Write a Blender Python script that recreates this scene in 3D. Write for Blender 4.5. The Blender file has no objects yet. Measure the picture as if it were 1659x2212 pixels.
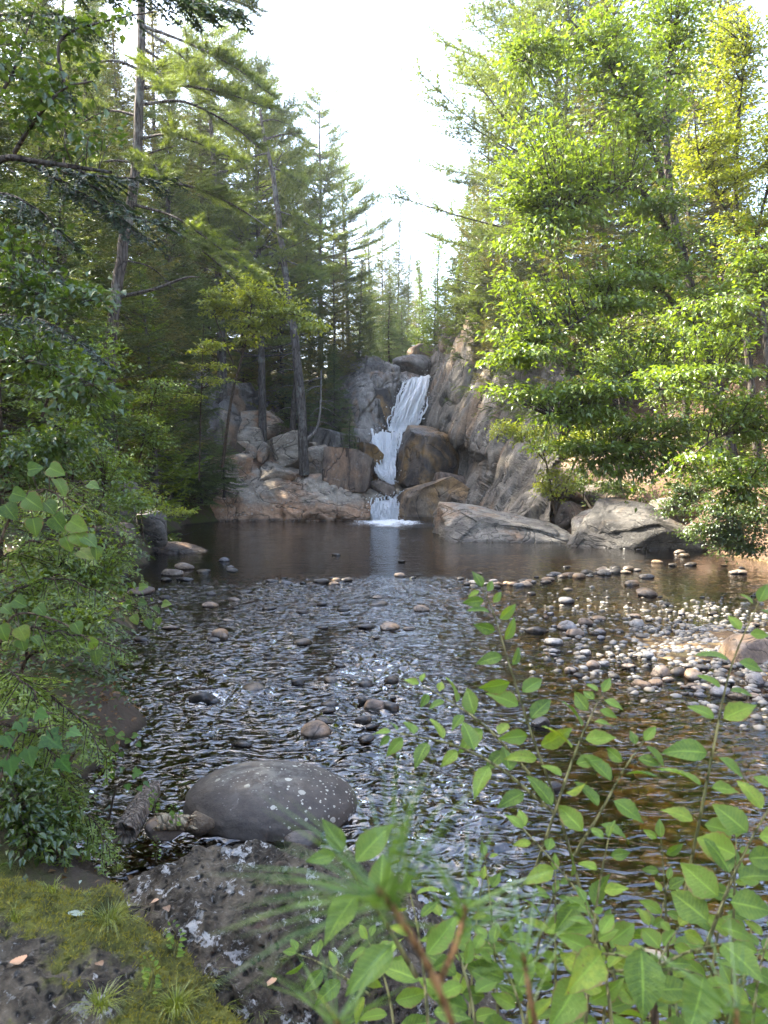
import bpy, bmesh, math, random
import numpy as np
from mathutils import Vector, Matrix

# ------------------------------------------------------------------ camera, sky, sun, exposure
scene = bpy.context.scene
COL = scene.collection
CAM_H = 2.6
PITCH = math.radians(3.13)
cam_data = bpy.data.cameras.new('camera')
cam = bpy.data.objects.new('camera', cam_data)
COL.objects.link(cam)
cam.location = (0, 0, CAM_H)
cam.rotation_euler = (math.radians(90) - PITCH, 0, 0)
cam_data.sensor_fit = 'VERTICAL'
cam_data.sensor_height = 34.6
cam_data.lens = 25.95
cam_data.clip_start = 0.05
cam_data.clip_end = 1500
cam_data.dof.use_dof = True
cam_data.dof.focus_distance = 9.0
cam_data.dof.aperture_fstop = 5.8
scene.camera = cam

SUN_AZ = math.radians(-70)      # measured from +Y, negative = to the left
SUN_EL = math.radians(46)
SUN_DIR = Vector((math.sin(SUN_AZ) * math.cos(SUN_EL), math.cos(SUN_AZ) * math.cos(SUN_EL), math.sin(SUN_EL)))
world = bpy.data.worlds.new('World')
scene.world = world
world.use_nodes = True
wn = world.node_tree.nodes
sky = wn.new('ShaderNodeTexSky')
sky.sky_type = 'NISHITA'
sky.sun_disc = False
sky.sun_elevation = SUN_EL
sky.sun_rotation = SUN_AZ
sky.air_density = 1.0
sky.dust_density = 3.0
sky.ozone_density = 1.0
world.node_tree.links.new(sky.outputs[0], wn['Background'].inputs[0])
wn['Background'].inputs[1].default_value = 0.15
sun_data = bpy.data.lights.new('sun', 'SUN')
sun_data.energy = 3.8
sun_data.angle = math.radians(0.6)
sun_data.color = (1.0, 0.91, 0.75)
sun = bpy.data.objects.new('sun', sun_data)
COL.objects.link(sun)
sun.location = (-40, 25, 60)
sun.rotation_euler = SUN_DIR.to_track_quat('Z', 'Y').to_euler()
vs = scene.view_settings
vs.view_transform = 'Standard'
vs.look = 'None'
vs.exposure = 3.1
vs.gamma = 1.0
vs.use_curve_mapping = False
cy = scene.cycles
cy.use_denoising = True
cy.max_bounces = 8
cy.diffuse_bounces = 3
cy.glossy_bounces = 3
cy.transmission_bounces = 4
cy.transparent_max_bounces = 12
cy.caustics_reflective = False
cy.caustics_refractive = False
cy.sample_clamp_indirect = 6.0

# ------------------------------------------------------------------ helpers
rng = np.random.default_rng(11)
random.seed(5)
FV = 1660.0
cp_, sp_ = math.cos(PITCH), math.sin(PITCH)


def P(u, v, y):
    """a point seen at (u, v) (1659 x 2212 reading of the photograph) standing at distance y"""
    a = (u - 829.5) / FV
    b = (1106 - v) / FV
    dy = cp_ + b * sp_
    dz = -sp_ + b * cp_
    t = y / dy
    return np.array([a * t, y, CAM_H + dz * t])


def W(u, v, z=0.0):
    a = (u - 829.5) / FV
    b = (1106 - v) / FV
    dy = cp_ + b * sp_
    dz = -sp_ + b * cp_
    t = (z - CAM_H) / dz
    return np.array([a * t, dy * t, z])


def CR(cx, cyy, y):
    """the same from the enlarged view of the falls"""
    return P(483.8 + cx * 0.4166, 725.8 + cyy * 0.4166, y)


def _hash(ix, iy, iz, seed):
    h = (ix.astype(np.int64) * 374761393 + iy.astype(np.int64) * 668265263 + iz.astype(np.int64) * 2147483647 + seed * 974634777) & 0xffffffff
    h = ((h ^ (h >> 13)) * 1274126177) & 0xffffffff
    h = ((h ^ (h >> 16)) * 2246822519) & 0xffffffff
    h = h ^ (h >> 13)
    return (h & 0xffffff) / float(0xffffff)


def vnoise(p, seed=0):
    p = np.asarray(p, dtype=np.float64)
    i = np.floor(p).astype(np.int64)
    f = p - i
    f = f * f * f * (f * (f * 6 - 15) + 10)
    x, y, z = i[:, 0], i[:, 1], i[:, 2]
    r = 0
    for dx in (0, 1):
        wx = f[:, 0] if dx else 1 - f[:, 0]
        for dy in (0, 1):
            wy = f[:, 1] if dy else 1 - f[:, 1]
            for dz in (0, 1):
                wz = f[:, 2] if dz else 1 - f[:, 2]
                r = r + wx * wy * wz * _hash(x + dx, y + dy, z + dz, seed)
    return r * 2 - 1


def fbm(p, octaves=4, seed=0, lac=2.03, gain=0.5):
    a, s, t = 1.0, 0.0, 0.0
    p = np.asarray(p, dtype=np.float64)
    for k in range(octaves):
        s = s + a * vnoise(p + 17.3 * k, seed + k * 13)
        t += a
        a *= gain
        p = p * lac
    return s / t


def ridged(p, octaves=4, seed=0, lac=2.1, gain=0.55):
    a, s, t = 1.0, 0.0, 0.0
    p = np.asarray(p, dtype=np.float64)
    for k in range(octaves):
        s = s + a * (1 - np.abs(vnoise(p + 9.1 * k, seed + k * 7)) * 2)
        t += a
        a *= gain
        p = p * lac
    return s / t


def cells(p, seed=0):
    """distance to the nearest and second feature point and the nearest cell's value"""
    p = np.asarray(p, dtype=np.float64)
    i = np.floor(p).astype(np.int64)
    d1 = np.full(len(p), 9.0)
    d2 = np.full(len(p), 9.0)
    val = np.zeros(len(p))
    for dx in (-1, 0, 1):
        for dy in (-1, 0, 1):
            for dz in (-1, 0, 1):
                c = i + np.array([dx, dy, dz])
                q = np.stack([c[:, k] + _hash(c[:, 0], c[:, 1], c[:, 2], seed + 31 * k) for k in range(3)], 1)
                d = np.linalg.norm(q - p, axis=1)
                v = _hash(c[:, 0], c[:, 1], c[:, 2], seed + 999)
                near = d < d1
                d2 = np.where(near, d1, np.minimum(d2, d))
                val = np.where(near, v, val)
                d1 = np.where(near, d, d1)
    return d1, d2, val


def norm(v):
    v = np.asarray(v, dtype=np.float64)
    return v / np.maximum(np.linalg.norm(v, axis=-1, keepdims=True), 1e-9)


def mesh_data(name, V, F, mats=None, smooth=False, attrs=None):
    me = bpy.data.meshes.new(name)
    V = np.ascontiguousarray(V, dtype=np.float32)
    if not isinstance(F, list):
        F = [F]
    F = [np.asarray(f, dtype=np.int32) for f in F if len(f)]
    loops = np.concatenate([f.ravel() for f in F])
    sizes = np.concatenate([np.full(len(f), f.shape[1], dtype=np.int32) for f in F])
    starts = np.concatenate([[0], np.cumsum(sizes)[:-1]]).astype(np.int32)
    me.vertices.add(len(V))
    me.vertices.foreach_set('co', V.ravel())
    me.loops.add(len(loops))
    me.loops.foreach_set('vertex_index', loops)
    me.polygons.add(len(sizes))
    me.polygons.foreach_set('loop_start', starts)
    me.polygons.foreach_set('loop_total', sizes)
    me.update(calc_edges=True)
    if smooth:
        me.polygons.foreach_set('use_smooth', np.ones(len(sizes), dtype=bool))
    else:
        me.polygons.foreach_set('use_smooth', np.zeros(len(sizes), dtype=bool))
    for k, a in (attrs or {}).items():
        at = me.attributes.new(k, 'FLOAT', 'POINT')
        at.data.foreach_set('value', np.ascontiguousarray(a, dtype=np.float32))
    if mats is not None:
        me.materials.append(mats)
    return me


def tag(o, label=None, cat=None, group=None, kind=None):
    if label: o['label'] = label
    if cat: o['category'] = cat
    if group: o['group'] = group
    if kind: o['kind'] = kind
    return o


def empty(name, loc, label=None, cat=None, group=None):
    o = bpy.data.objects.new(name, None)
    o.empty_display_size = 0.2
    COL.objects.link(o)
    o.location = Vector([float(c) for c in loc])
    return tag(o, label, cat, group)


def link(name, me, parent=None, loc=None):
    o = bpy.data.objects.new(name, me)
    COL.objects.link(o)
    if parent is not None:
        o.parent = parent
    if loc is not None:
        o.location = Vector([float(c) for c in loc])
    return o


def add(name, V, F, mat, parent=None, origin=None, smooth=False, attrs=None):
    """V in world coordinates; the object's origin is `origin` or its parent's place"""
    V = np.asarray(V, dtype=np.float64)
    if parent is not None:
        V = V - np.array(parent.location)
        me = mesh_data(name, V, F, mat, smooth, attrs)
        return link(name, me, parent)
    if origin is None:
        origin = np.array([V[:, 0].mean(), V[:, 1].mean(), V[:, 2].min()])
    me = mesh_data(name, V - np.asarray(origin), F, mat, smooth, attrs)
    return link(name, me, None, origin)


class Soup:
    """collects pieces of one mesh"""
    def __init__(s):
        s.V, s.F, s.T, s.n = [], {}, [], 0

    def put(s, V, F, tint=None):
        V = np.asarray(V, dtype=np.float64)
        F = np.asarray(F, dtype=np.int64)
        s.V.append(V)
        s.F.setdefault(F.shape[1], []).append(F + s.n)
        s.T.append(np.zeros(len(V)) if tint is None else np.asarray(tint, dtype=np.float64) * np.ones(len(V)))
        s.n += len(V)

    def get(s):
        return np.concatenate(s.V), [np.concatenate(f) for f in s.F.values()], np.concatenate(s.T)


def tube(pts, rad, sides=6, cap=True):
    pts = np.asarray(pts, dtype=np.float64)
    rad = np.asarray(rad, dtype=np.float64) * np.ones(len(pts))
    tng = norm(np.gradient(pts, axis=0))
    ref = np.array([1.0, 0, 0]) if abs(tng[0][2]) > 0.8 else np.array([0, 0, 1.0])
    s1 = norm(np.cross(tng, ref))
    s2 = np.cross(tng, s1)
    a = np.arange(sides) * 2 * math.pi / sides
    V = pts[:, None, :] + rad[:, None, None] * (np.cos(a)[None, :, None] * s1[:, None, :] + np.sin(a)[None, :, None] * s2[:, None, :])
    V = V.reshape(-1, 3)
    n = len(pts)
    i = np.arange(n - 1)[:, None] * sides
    j = np.arange(sides)[None, :]
    k = (j + 1) % sides
    F = np.stack([i + j, i + k, i + sides + k, i + sides + j], -1).reshape(-1, 4)
    return V, F


def spline(pts, n):
    """Catmull-Rom through the points"""
    pts = np.asarray(pts, dtype=np.float64)
    if len(pts) == 2:
        t = np.linspace(0, 1, n)[:, None]
        return pts[0] * (1 - t) + pts[1] * t
    p = np.vstack([2 * pts[0] - pts[1], pts, 2 * pts[-1] - pts[-2]])
    m = len(pts) - 1
    t = np.linspace(0, m - 1e-9, n)
    i = np.floor(t).astype(int)
    f = (t - i)[:, None]
    a, b, c, d = p[i], p[i + 1], p[i + 2], p[i + 3]
    return 0.5 * (2 * b + (c - a) * f + (2 * a - 5 * b + 4 * c - d) * f ** 2 + (3 * b - a - 3 * c + d) * f ** 3)


def needles(O, D, L, w, r):
    """one thin triangle per needle"""
    O = np.asarray(O); n = len(O)
    D = norm(D)
    side = norm(np.cross(D, norm(r.normal(size=(n, 3))))) * (np.asarray(w) * np.ones(n))[:, None] * 0.5
    V = np.empty((n, 3, 3))
    V[:, 0] = O - side
    V[:, 1] = O + side
    V[:, 2] = O + D * (np.asarray(L) * np.ones(n))[:, None]
    return V.reshape(-1, 3), np.arange(n * 3).reshape(-1, 3)


def leaves(O, D, N, L, w, fold=0.12, droop=0.15):
    """folded leaf of four triangles: base, two shoulders, tip"""
    n = len(O)
    D = norm(D)
    S = norm(np.cross(D, N))
    N = np.cross(S, D)
    L = (np.asarray(L) * np.ones(n))[:, None]
    w = (np.asarray(w) * np.ones(n))[:, None]
    V = np.empty((n, 6, 3))
    V[:, 0] = O
    V[:, 1] = O + D * L * 0.42 + S * w * 0.5 + N * L * fold
    V[:, 2] = O + D * L * 0.42 - S * w * 0.5 + N * L * fold
    V[:, 3] = O + D * L - N * L * droop
    V[:, 4] = O + D * L * 0.45
    V[:, 5] = O + D * L * 0.78 + S * w * 0.3 + N * L * fold * 0.3
    b = np.arange(n)[:, None] * 6
    F = np.concatenate([b + np.array([[0, 1, 4]]), b + np.array([[0, 4, 2]]), b + np.array([[4, 1, 3]]), b + np.array([[4, 3, 2]])])
    V = V[:, :5].reshape(-1, 3)
    F = F // 6 * 5 + F % 6
    return V, F


def rep(t, k):
    return np.repeat(t, k)


# ------------------------------------------------------------------ materials
class NT:
    def __init__(s, name):
        s.m = bpy.data.materials.new(name)
        s.m.use_nodes = True
        s.t = s.m.node_tree
        s.t.nodes.clear()
        s.out = s.t.nodes.new('ShaderNodeOutputMaterial')

    def n(s, typ, **kw):
        nd = s.t.nodes.new('ShaderNode' + typ)
        ins = kw.pop('i', {})
        for k, v in kw.items():
            setattr(nd, k, v)
        for k, v in ins.items():
            s.set(nd.inputs[k], v)
        return nd

    def set(s, sock, v):
        if isinstance(v, bpy.types.NodeSocket):
            s.t.links.new(v, sock)
        elif isinstance(v, bpy.types.Node):
            s.t.links.new(v.outputs[0], sock)
        elif isinstance(v, (tuple, list)) and len(v) == 3 and sock.type == 'RGBA':
            sock.default_value = (*v, 1)
        else:
            sock.default_value = v

    def noise(s, vec, scale, detail=4, rough=0.55, dist=0.0):
        nd = s.n('TexNoise', i={'Vector': vec, 'Scale': scale, 'Detail': detail, 'Roughness': rough, 'Distortion': dist})
        return nd.outputs['Fac']

    def vor(s, vec, scale, feature='F1', out='Distance'):
        nd = s.n('TexVoronoi', feature=feature, i={'Vector': vec, 'Scale': scale})
        return nd.outputs[out]

    def scalev(s, vec, sc):
        nd = s.n('Mapping', i={'Vector': vec})
        nd.inputs['Scale'].default_value = sc
        return nd.outputs[0]

    def ramp(s, fac, stops, interp='LINEAR'):
        nd = s.n('ValToRGB')
        e = nd.color_ramp.elements
        nd.color_ramp.interpolation = interp
        while len(e) < len(stops):
            e.new(0.5)
        for el, (p, c) in zip(e, stops):
            el.position = p
            el.color = (c, c, c, 1) if isinstance(c, (int, float)) else (*c, 1)
        s.set(nd.inputs[0], fac)
        return nd.outputs[0]

    def step(s, x, a, b):
        nd = s.n('MapRange', interpolation_type='SMOOTHSTEP')
        s.set(nd.inputs['Value'], x)
        nd.inputs['From Min'].default_value = a
        nd.inputs['From Max'].default_value = b
        return nd.outputs[0]

    def mix(s, f, a, b, blend='MIX'):
        nd = s.n('Mix', data_type='RGBA', blend_type=blend)
        s.set(nd.inputs[0], f)
        s.set(nd.inputs[6], a)
        s.set(nd.inputs[7], b)
        return nd.outputs[2]

    def math(s, op, a, b=0.0):
        nd = s.n('Math', operation=op)
        s.set(nd.inputs[0], a)
        s.set(nd.inputs[1], b)
        return nd.outputs[0]

    def bump(s, h, strength, dist=0.02, normal=None):
        nd = s.n('Bump', i={'Height': h, 'Strength': strength, 'Distance': dist})
        if normal is not None:
            s.set(nd.inputs['Normal'], normal)
        return nd.outputs[0]

    def done(s, sh):
        s.t.links.new(sh, s.out.inputs[0])
        return s.m


def coord(t, world=False):
    if world:
        return t.n('NewGeometry').outputs['Position']
    return t.n('TexCoord').outputs['Object']


def sep_z(t, vec, which='Z'):
    return t.n('SeparateXYZ', i={0: vec}).outputs[which]


def rock_mat(name, base, dark, stain, stain_amt=0.5, lichen=0.0, lichen_col=(0.5, 0.5, 0.46), scale=1.0, wet_z=0.25, wet_dark=0.45,
             moss=0.0, moss_col=(0.09, 0.11, 0.02), rough=0.75, bump=0.5, strata=(1, 1, 1), vary=0.0, stain_z=None):
    t = NT(name)
    geo = t.n('NewGeometry')
    pos = geo.outputs['Position']
    st = t.scalev(pos, strata)
    n1 = t.noise(st, 0.9 * scale, 6, 0.6, 0.4)
    n2 = t.noise(st, 3.7 * scale, 6, 0.65)
    n3 = t.noise(pos, 22 * scale, 5, 0.7)
    c = t.mix(t.step(n1, 0.35, 0.65), dark, base)
    c = t.mix(t.step(t.noise(st, 0.55 * scale, 5, 0.6, 0.8), 0.62 - 0.3 * stain_amt, 0.75 - 0.25 * stain_amt), c, stain)
    if stain_z:
        z = sep_z(t, pos)
        zz = t.math('ADD', z, t.math('MULTIPLY', t.math('SUBTRACT', n1, 0.5), stain_z[1] * 2))
        c = t.mix(t.math('MULTIPLY', t.step(zz, stain_z[0] + stain_z[1], stain_z[0]), 0.85), c, stain)
    c = t.mix(0.85, c, t.ramp(n2, [(0.28, 0.22), (0.42, 0.75), (0.55, 1.0), (0.75, 1.6)]), 'MULTIPLY')
    c = t.mix(0.55, c, t.ramp(n3, [(0.25, 0.4), (0.5, 1.0), (0.75, 1.4)]), 'MULTIPLY')
    crn = t.noise(t.scalev(pos, tuple(k * 0.8 for k in strata)), 0.8 * scale, 3, 0.5, 1.2)
    crack = t.math('ABSOLUTE', t.math('SUBTRACT', crn, 0.5))
    c = t.mix(t.math('MULTIPLY', t.step(crack, 0.016, 0.0), 0.8), c, tuple(x * 0.2 for x in dark))
    if lichen > 0:
        l1 = t.math('MULTIPLY', t.step(t.noise(pos, 1.6 * scale, 5, 0.7), 0.45, 0.62), t.step(t.vor(t.mix(0.08, pos, t.n('TexNoise', i={'Vector': pos, 'Scale': 30 * scale}).outputs['Color']), 9 * scale), 0.33, 0.26))
        c = t.mix(t.math('MULTIPLY', l1, lichen), c, lichen_col)
    if moss > 0:
        up = sep_z(t, geo.outputs['Normal'])
        mf = t.math('MULTIPLY', t.step(up, 0.25, 0.75), t.step(t.noise(pos, 2.2 * scale, 6, 0.65), 0.62 - 0.3 * moss, 0.7 - 0.25 * moss))
        mc = t.mix(t.noise(pos, 30 * scale, 4, 0.7), tuple(x * 0.35 for x in moss_col), tuple(min(1, x * 1.7) for x in moss_col))
        c = t.mix(mf, c, mc)
    if vary > 0:
        rnd = t.n('ObjectInfo').outputs['Random']
        c = t.mix(vary, c, t.ramp(rnd, [(0.0, (0.30, 0.28, 0.26)), (0.25, (0.9, 0.9, 0.95)), (0.45, (1.15, 0.95, 0.8)), (0.62, (1.25, 1.25, 1.25)), (0.8, (0.55, 0.55, 0.6)), (1.0, (1.2, 1.0, 0.78))], 'CONSTANT'), 'MULTIPLY')
    z = sep_z(t, pos)
    wz = t.step(t.math('ADD', z, t.math('MULTIPLY', t.math('SUBTRACT', n2, 0.5), 0.08)), wet_z, wet_z * 0.4)
    c = t.mix(t.math('MULTIPLY', wz, 1 - wet_dark), c, (0.012, 0.010, 0.008))
    ro = t.math('SUBTRACT', rough, t.math('MULTIPLY', wz, rough - 0.25))
    h = t.math('ADD', t.math('MULTIPLY', n2, 0.6), t.math('MULTIPLY', n3, 0.25))
    h = t.math('ADD', h, t.math('MULTIPLY', t.step(crack, 0.0, 0.03), 0.25))
    b = t.bump(h, bump, 0.12 / scale)
    p = t.n('BsdfPrincipled', i={'Base Color': c, 'Roughness': ro, 'Normal': b})
    p.inputs['Specular IOR Level'].default_value = 0.35
    return t.done(p.outputs[0])


def leaf_mat(name, dark, light, yellow=None, trans=0.45, gloss=0.06, rough=0.4):
    t = NT(name)
    dark, light = ((c[0] * 1.15, c[1] * 1.03, c[2] * 0.72) for c in (dark, light))
    a = t.n('Attribute', attribute_name='tint').outputs['Fac']
    rnd = t.n('ObjectInfo').outputs['Random']
    f = t.math('ADD', t.math('MULTIPLY', a, 0.85), t.math('MULTIPLY', rnd, 0.15))
    stops = [(0.0, dark), (0.75, light)]
    if yellow:
        stops += [(0.93, light), (1.0, yellow)]
    c = t.ramp(f, stops)
    d = t.n('BsdfDiffuse', i={'Color': c})
    tc = t.mix(1.0, c, (1.35, 1.35, 0.55), 'MULTIPLY')
    tr = t.n('BsdfTranslucent', i={'Color': tc})
    g = t.n('BsdfGlossy', i={'Color': (0.9, 0.95, 1.0), 'Roughness': rough})
    m1 = t.n('MixShader', i={0: trans, 1: d.outputs[0], 2: tr.outputs[0]})
    m2 = t.n('MixShader', i={0: gloss, 1: m1.outputs[0], 2: g.outputs[0]})
    return t.done(m2.outputs[0])


def bark_mat(name, a, b, lichen=(0.3, 0.32, 0.28), la=0.3, scale=1.0):
    t = NT(name)
    co = coord(t)
    s = t.scalev(co, (9 * scale, 9 * scale, 1.6 * scale))
    n = t.noise(s, 1.0, 6, 0.7, 0.6)
    v = t.vor(t.mix(0.25, s, t.n('TexNoise', i={'Vector': s, 'Scale': 1.3}).outputs['Color']), 1.4, 'DISTANCE_TO_EDGE')
    c = t.mix(t.step(n, 0.3, 0.7), a, b)
    c = t.mix(t.math('MULTIPLY', t.step(v, 0.12, 0.0), 0.7), c, tuple(x * 0.25 for x in a))
    c = t.mix(t.math('MULTIPLY', t.step(t.noise(co, 1.8, 5, 0.7), 0.5, 0.65), la), c, lichen)
    bp = t.bump(t.math('ADD', t.step(v, 0.0, 0.2), n), 0.8, 0.03)
    p = t.n('BsdfPrincipled', i={'Base Color': c, 'Roughness': 0.9, 'Normal': bp})
    p.inputs['Specular IOR Level'].default_value = 0.2
    return t.done(p.outputs[0])


M = {}
M['pine'] = leaf_mat('pine_needles', (0.045, 0.075, 0.022), (0.14, 0.20, 0.045), (0.26, 0.25, 0.05), 0.38, 0.04)
M['spruce'] = leaf_mat('spruce_needles', (0.036, 0.058, 0.022), (0.11, 0.15, 0.042), (0.20, 0.18, 0.055), 0.32, 0.04)
M['spruce_warm'] = leaf_mat('spruce_needles_olive', (0.05, 0.058, 0.018), (0.16, 0.165, 0.045), (0.24, 0.17, 0.06), 0.38, 0.04)
M['hemlock'] = leaf_mat('hemlock_needles', (0.032, 0.060, 0.022), (0.10, 0.16, 0.042), (0.17, 0.21, 0.055), 0.35, 0.05)
M['cedar'] = leaf_mat('cedar_sprays', (0.04, 0.075, 0.014), (0.15, 0.23, 0.03), (0.30, 0.30, 0.045), 0.42, 0.04)
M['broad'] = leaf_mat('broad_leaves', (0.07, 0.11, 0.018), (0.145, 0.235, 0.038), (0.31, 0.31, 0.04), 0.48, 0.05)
M['broad_sun'] = leaf_mat('sunlit_yellow_green_leaves', (0.11, 0.155, 0.022), (0.26, 0.325, 0.035), (0.44, 0.37, 0.045), 0.52, 0.05)  # lighter copy of the broad leaf, sunlight put into its colour
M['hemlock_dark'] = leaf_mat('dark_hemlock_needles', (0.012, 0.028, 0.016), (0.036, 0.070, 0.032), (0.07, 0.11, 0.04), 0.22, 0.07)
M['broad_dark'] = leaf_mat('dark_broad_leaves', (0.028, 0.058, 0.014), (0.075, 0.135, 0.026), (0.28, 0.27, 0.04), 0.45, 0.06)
M['grass'] = leaf_mat('grass_blades', (0.09, 0.13, 0.02), (0.21, 0.27, 0.05), (0.32, 0.30, 0.09), 0.45, 0.05)
M['moss'] = leaf_mat('moss_fronds', (0.07, 0.08, 0.014), (0.21, 0.21, 0.03), (0.32, 0.29, 0.05), 0.3, 0.02, 0.7)
M['bark'] = bark_mat('pine_bark', (0.055, 0.044, 0.036), (0.15, 0.13, 0.115), la=0.3)
M['bark_dark'] = bark_mat('dark_bark', (0.035, 0.028, 0.022), (0.11, 0.09, 0.075), la=0.25)
M['twig'] = bark_mat('twig_bark', (0.05, 0.035, 0.022), (0.14, 0.10, 0.065), la=0.1, scale=3)
M['dead'] = bark_mat('dead_twigs', (0.16, 0.14, 0.12), (0.32, 0.29, 0.26), la=0.2)

# ------------------------------------------------------------------ the ground: bed, banks and slopes in one sheet
YL = [-60, 0.5, 1.6, 2.5, 3.3, 4.0, 4.6, 5.2, 6.2, 7.8, 10, 12.8, 15, 18, 24, 30, 36, 40, 44, 60, 400]
XL = [3.0, 2.4, 1.7, 0.9, 0.1, -0.7, -1.5, -2.05, -2.4, -2.45, -3.2, -4.3, -5.0, -6.0, -7.3, -8.8, -9.2, -7.5, -4, -1.5, 5]
YR = [-60, 0, 5, 10, 14, 20, 25, 29, 33, 37, 41, 45, 60, 400]
XR = [7.5, 7.5, 8.0, 8.8, 9.6, 10.8, 9.8, 8.6, 7.2, 6.0, 4.6, 3.9, 4.5, 12]


def sstep(x, a, b):
    t = np.clip((x - a) / (b - a), 0, 1)
    return t * t * (3 - 2 * t)


def bed_z(x, y):
    """floor of the stream below the surface"""
    z = -0.32 - 0.10 * sstep(y, 6, 3)
    z = z - 1.3 * sstep(y, 19, 27)                                    # plunge pool
    bar = np.exp(-(((x - 4.9) / 2.7) ** 2 + ((y - 11.2) / 4.6) ** 2))      # gravel bar
    z = z + 0.355 * bar * sstep(y, 24, 18)
    sill = np.exp(-((y - (18.2 - 0.10 * (x - 3) - 0.04 * (x - 3) ** 2)) / 1.4) ** 2)   # the shallow lip of the pool
    z = np.maximum(z, -0.45 + 0.30 * sill)
    z = np.where((x > 2.2) & (y > 9) & (y < 24), np.maximum(z, -0.20), z)
    return z


def ground_z(x, y, detail=True):
    x = np.asarray(x, dtype=np.float64); y = np.asarray(y, dtype=np.float64)
    xl = np.interp(y, YL, XL)
    xr = np.interp(y, YR, XR)
    p = np.stack([x, y, np.zeros_like(x)], 1)
    wob = vnoise(p * 0.9, 3) * 0.18 + vnoise(p * 0.3, 4) * 0.35 * sstep(y, 5, 12)
    dl = xl - x + wob
    dr = x - xr + wob
    z = bed_z(x, y)
    z = z + 0.05 * vnoise(p * 1.7, 8)
    far = sstep(y, 12, 26)
    near_prof = np.interp(dl, [-0.8, 0, 0.35, 0.9, 2, 3.2, 6, 14, 60], [-0.9, -0.1, 0.32, 0.6, 0.85, 1.0, 2.8, 9, 20])
    far_prof = np.interp(dl, [-1.5, 0, 0.8, 2.0, 4, 8, 16, 60], [-1.6, -0.1, 0.9, 2.4, 4.6, 8.6, 13.5, 24])
    near_prof = near_prof - np.clip(near_prof, 0, 0.38) * sstep(y, 4.9, 3.9) * sstep(x, -3.2, -2.5)
    lz = near_prof * (1 - far) + far_prof * far
    z = np.where(dl > -0.8, np.maximum(z, lz), z)
    r_near = np.interp(dr, [-1.2, 0, 1.5, 4, 8, 20, 80], [-0.5, 0.03, 0.5, 2.2, 5.5, 14, 24])
    r_far = np.interp(dr, [-1.2, 0, 1.0, 4, 8, 16, 80], [-1.2, 0.05, 0.9, 4.2, 8.6, 14.5, 26])
    rz = r_near * (1 - far) + r_far * far
    z = np.where(dr > -1.2, np.maximum(z, rz), z)
    back = np.interp(y, [40.5, 43, 45.5, 49, 52, 56, 62, 80, 130, 400], [-3, -0.4, 1.6, 4.0, 7.2, 8.2, 9.0, 11.5, 17, 40])
    z = np.where(y > 40.5, np.maximum(z, back), z)
    side = np.interp(y, [44, 56, 80], [0, 0.25, 0.45])
    z = z + np.where(y > 44, np.abs(x - 1.5).clip(0, 60) * side * 0.35, 0)
    if detail:
        d = np.clip(np.maximum(dl, dr), 0, 1)
        z = z + d * (0.10 * fbm(p * 1.3, 4, 21) + 0.35 * sstep(y, 10, 25) * fbm(p * 0.45, 4, 22))
        rock = cells(p * 0.55, 5)
        z = z + d * sstep(y, 10, 22) * 0.5 * np.clip(rock[2] - 0.45, 0, 1)
    return z


def gz(x, y):
    return float(ground_z(np.array([x]), np.array([y]))[0])


def spaced(a0, a1, dense, n, power=2.4):
    t = np.linspace(-1, 1, n)
    s = np.sign(t) * np.abs(t) ** power
    return np.unique(np.concatenate([np.linspace(dense[0], dense[1], int(n * 0.7)), dense[0] + (a0 - dense[0]) * np.linspace(0, 1, int(n * 0.15)) ** 2, dense[1] + (a1 - dense[1]) * np.linspace(0, 1, int(n * 0.15)) ** 2]))


gx = spaced(-320, 320, (-22, 24), 260)
gy = np.unique(np.concatenate([np.linspace(-90, 0, 20), np.linspace(0, 7, 70), np.linspace(7, 26, 110), np.linspace(26, 62, 100), 62 + 540 * np.linspace(0, 1, 40) ** 2]))
GX, GY = np.meshgrid(gx, gy)
gv = np.stack([GX.ravel(), GY.ravel(), ground_z(GX.ravel(), GY.ravel())], 1)


def grid_faces(rows, cols):
    i = np.arange(rows - 1)[:, None] * cols
    j = np.arange(cols - 1)[None, :]
    return np.stack([i + j, i + j + 1, i + cols + j + 1, i + cols + j], -1).reshape(-1, 4)


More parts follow.
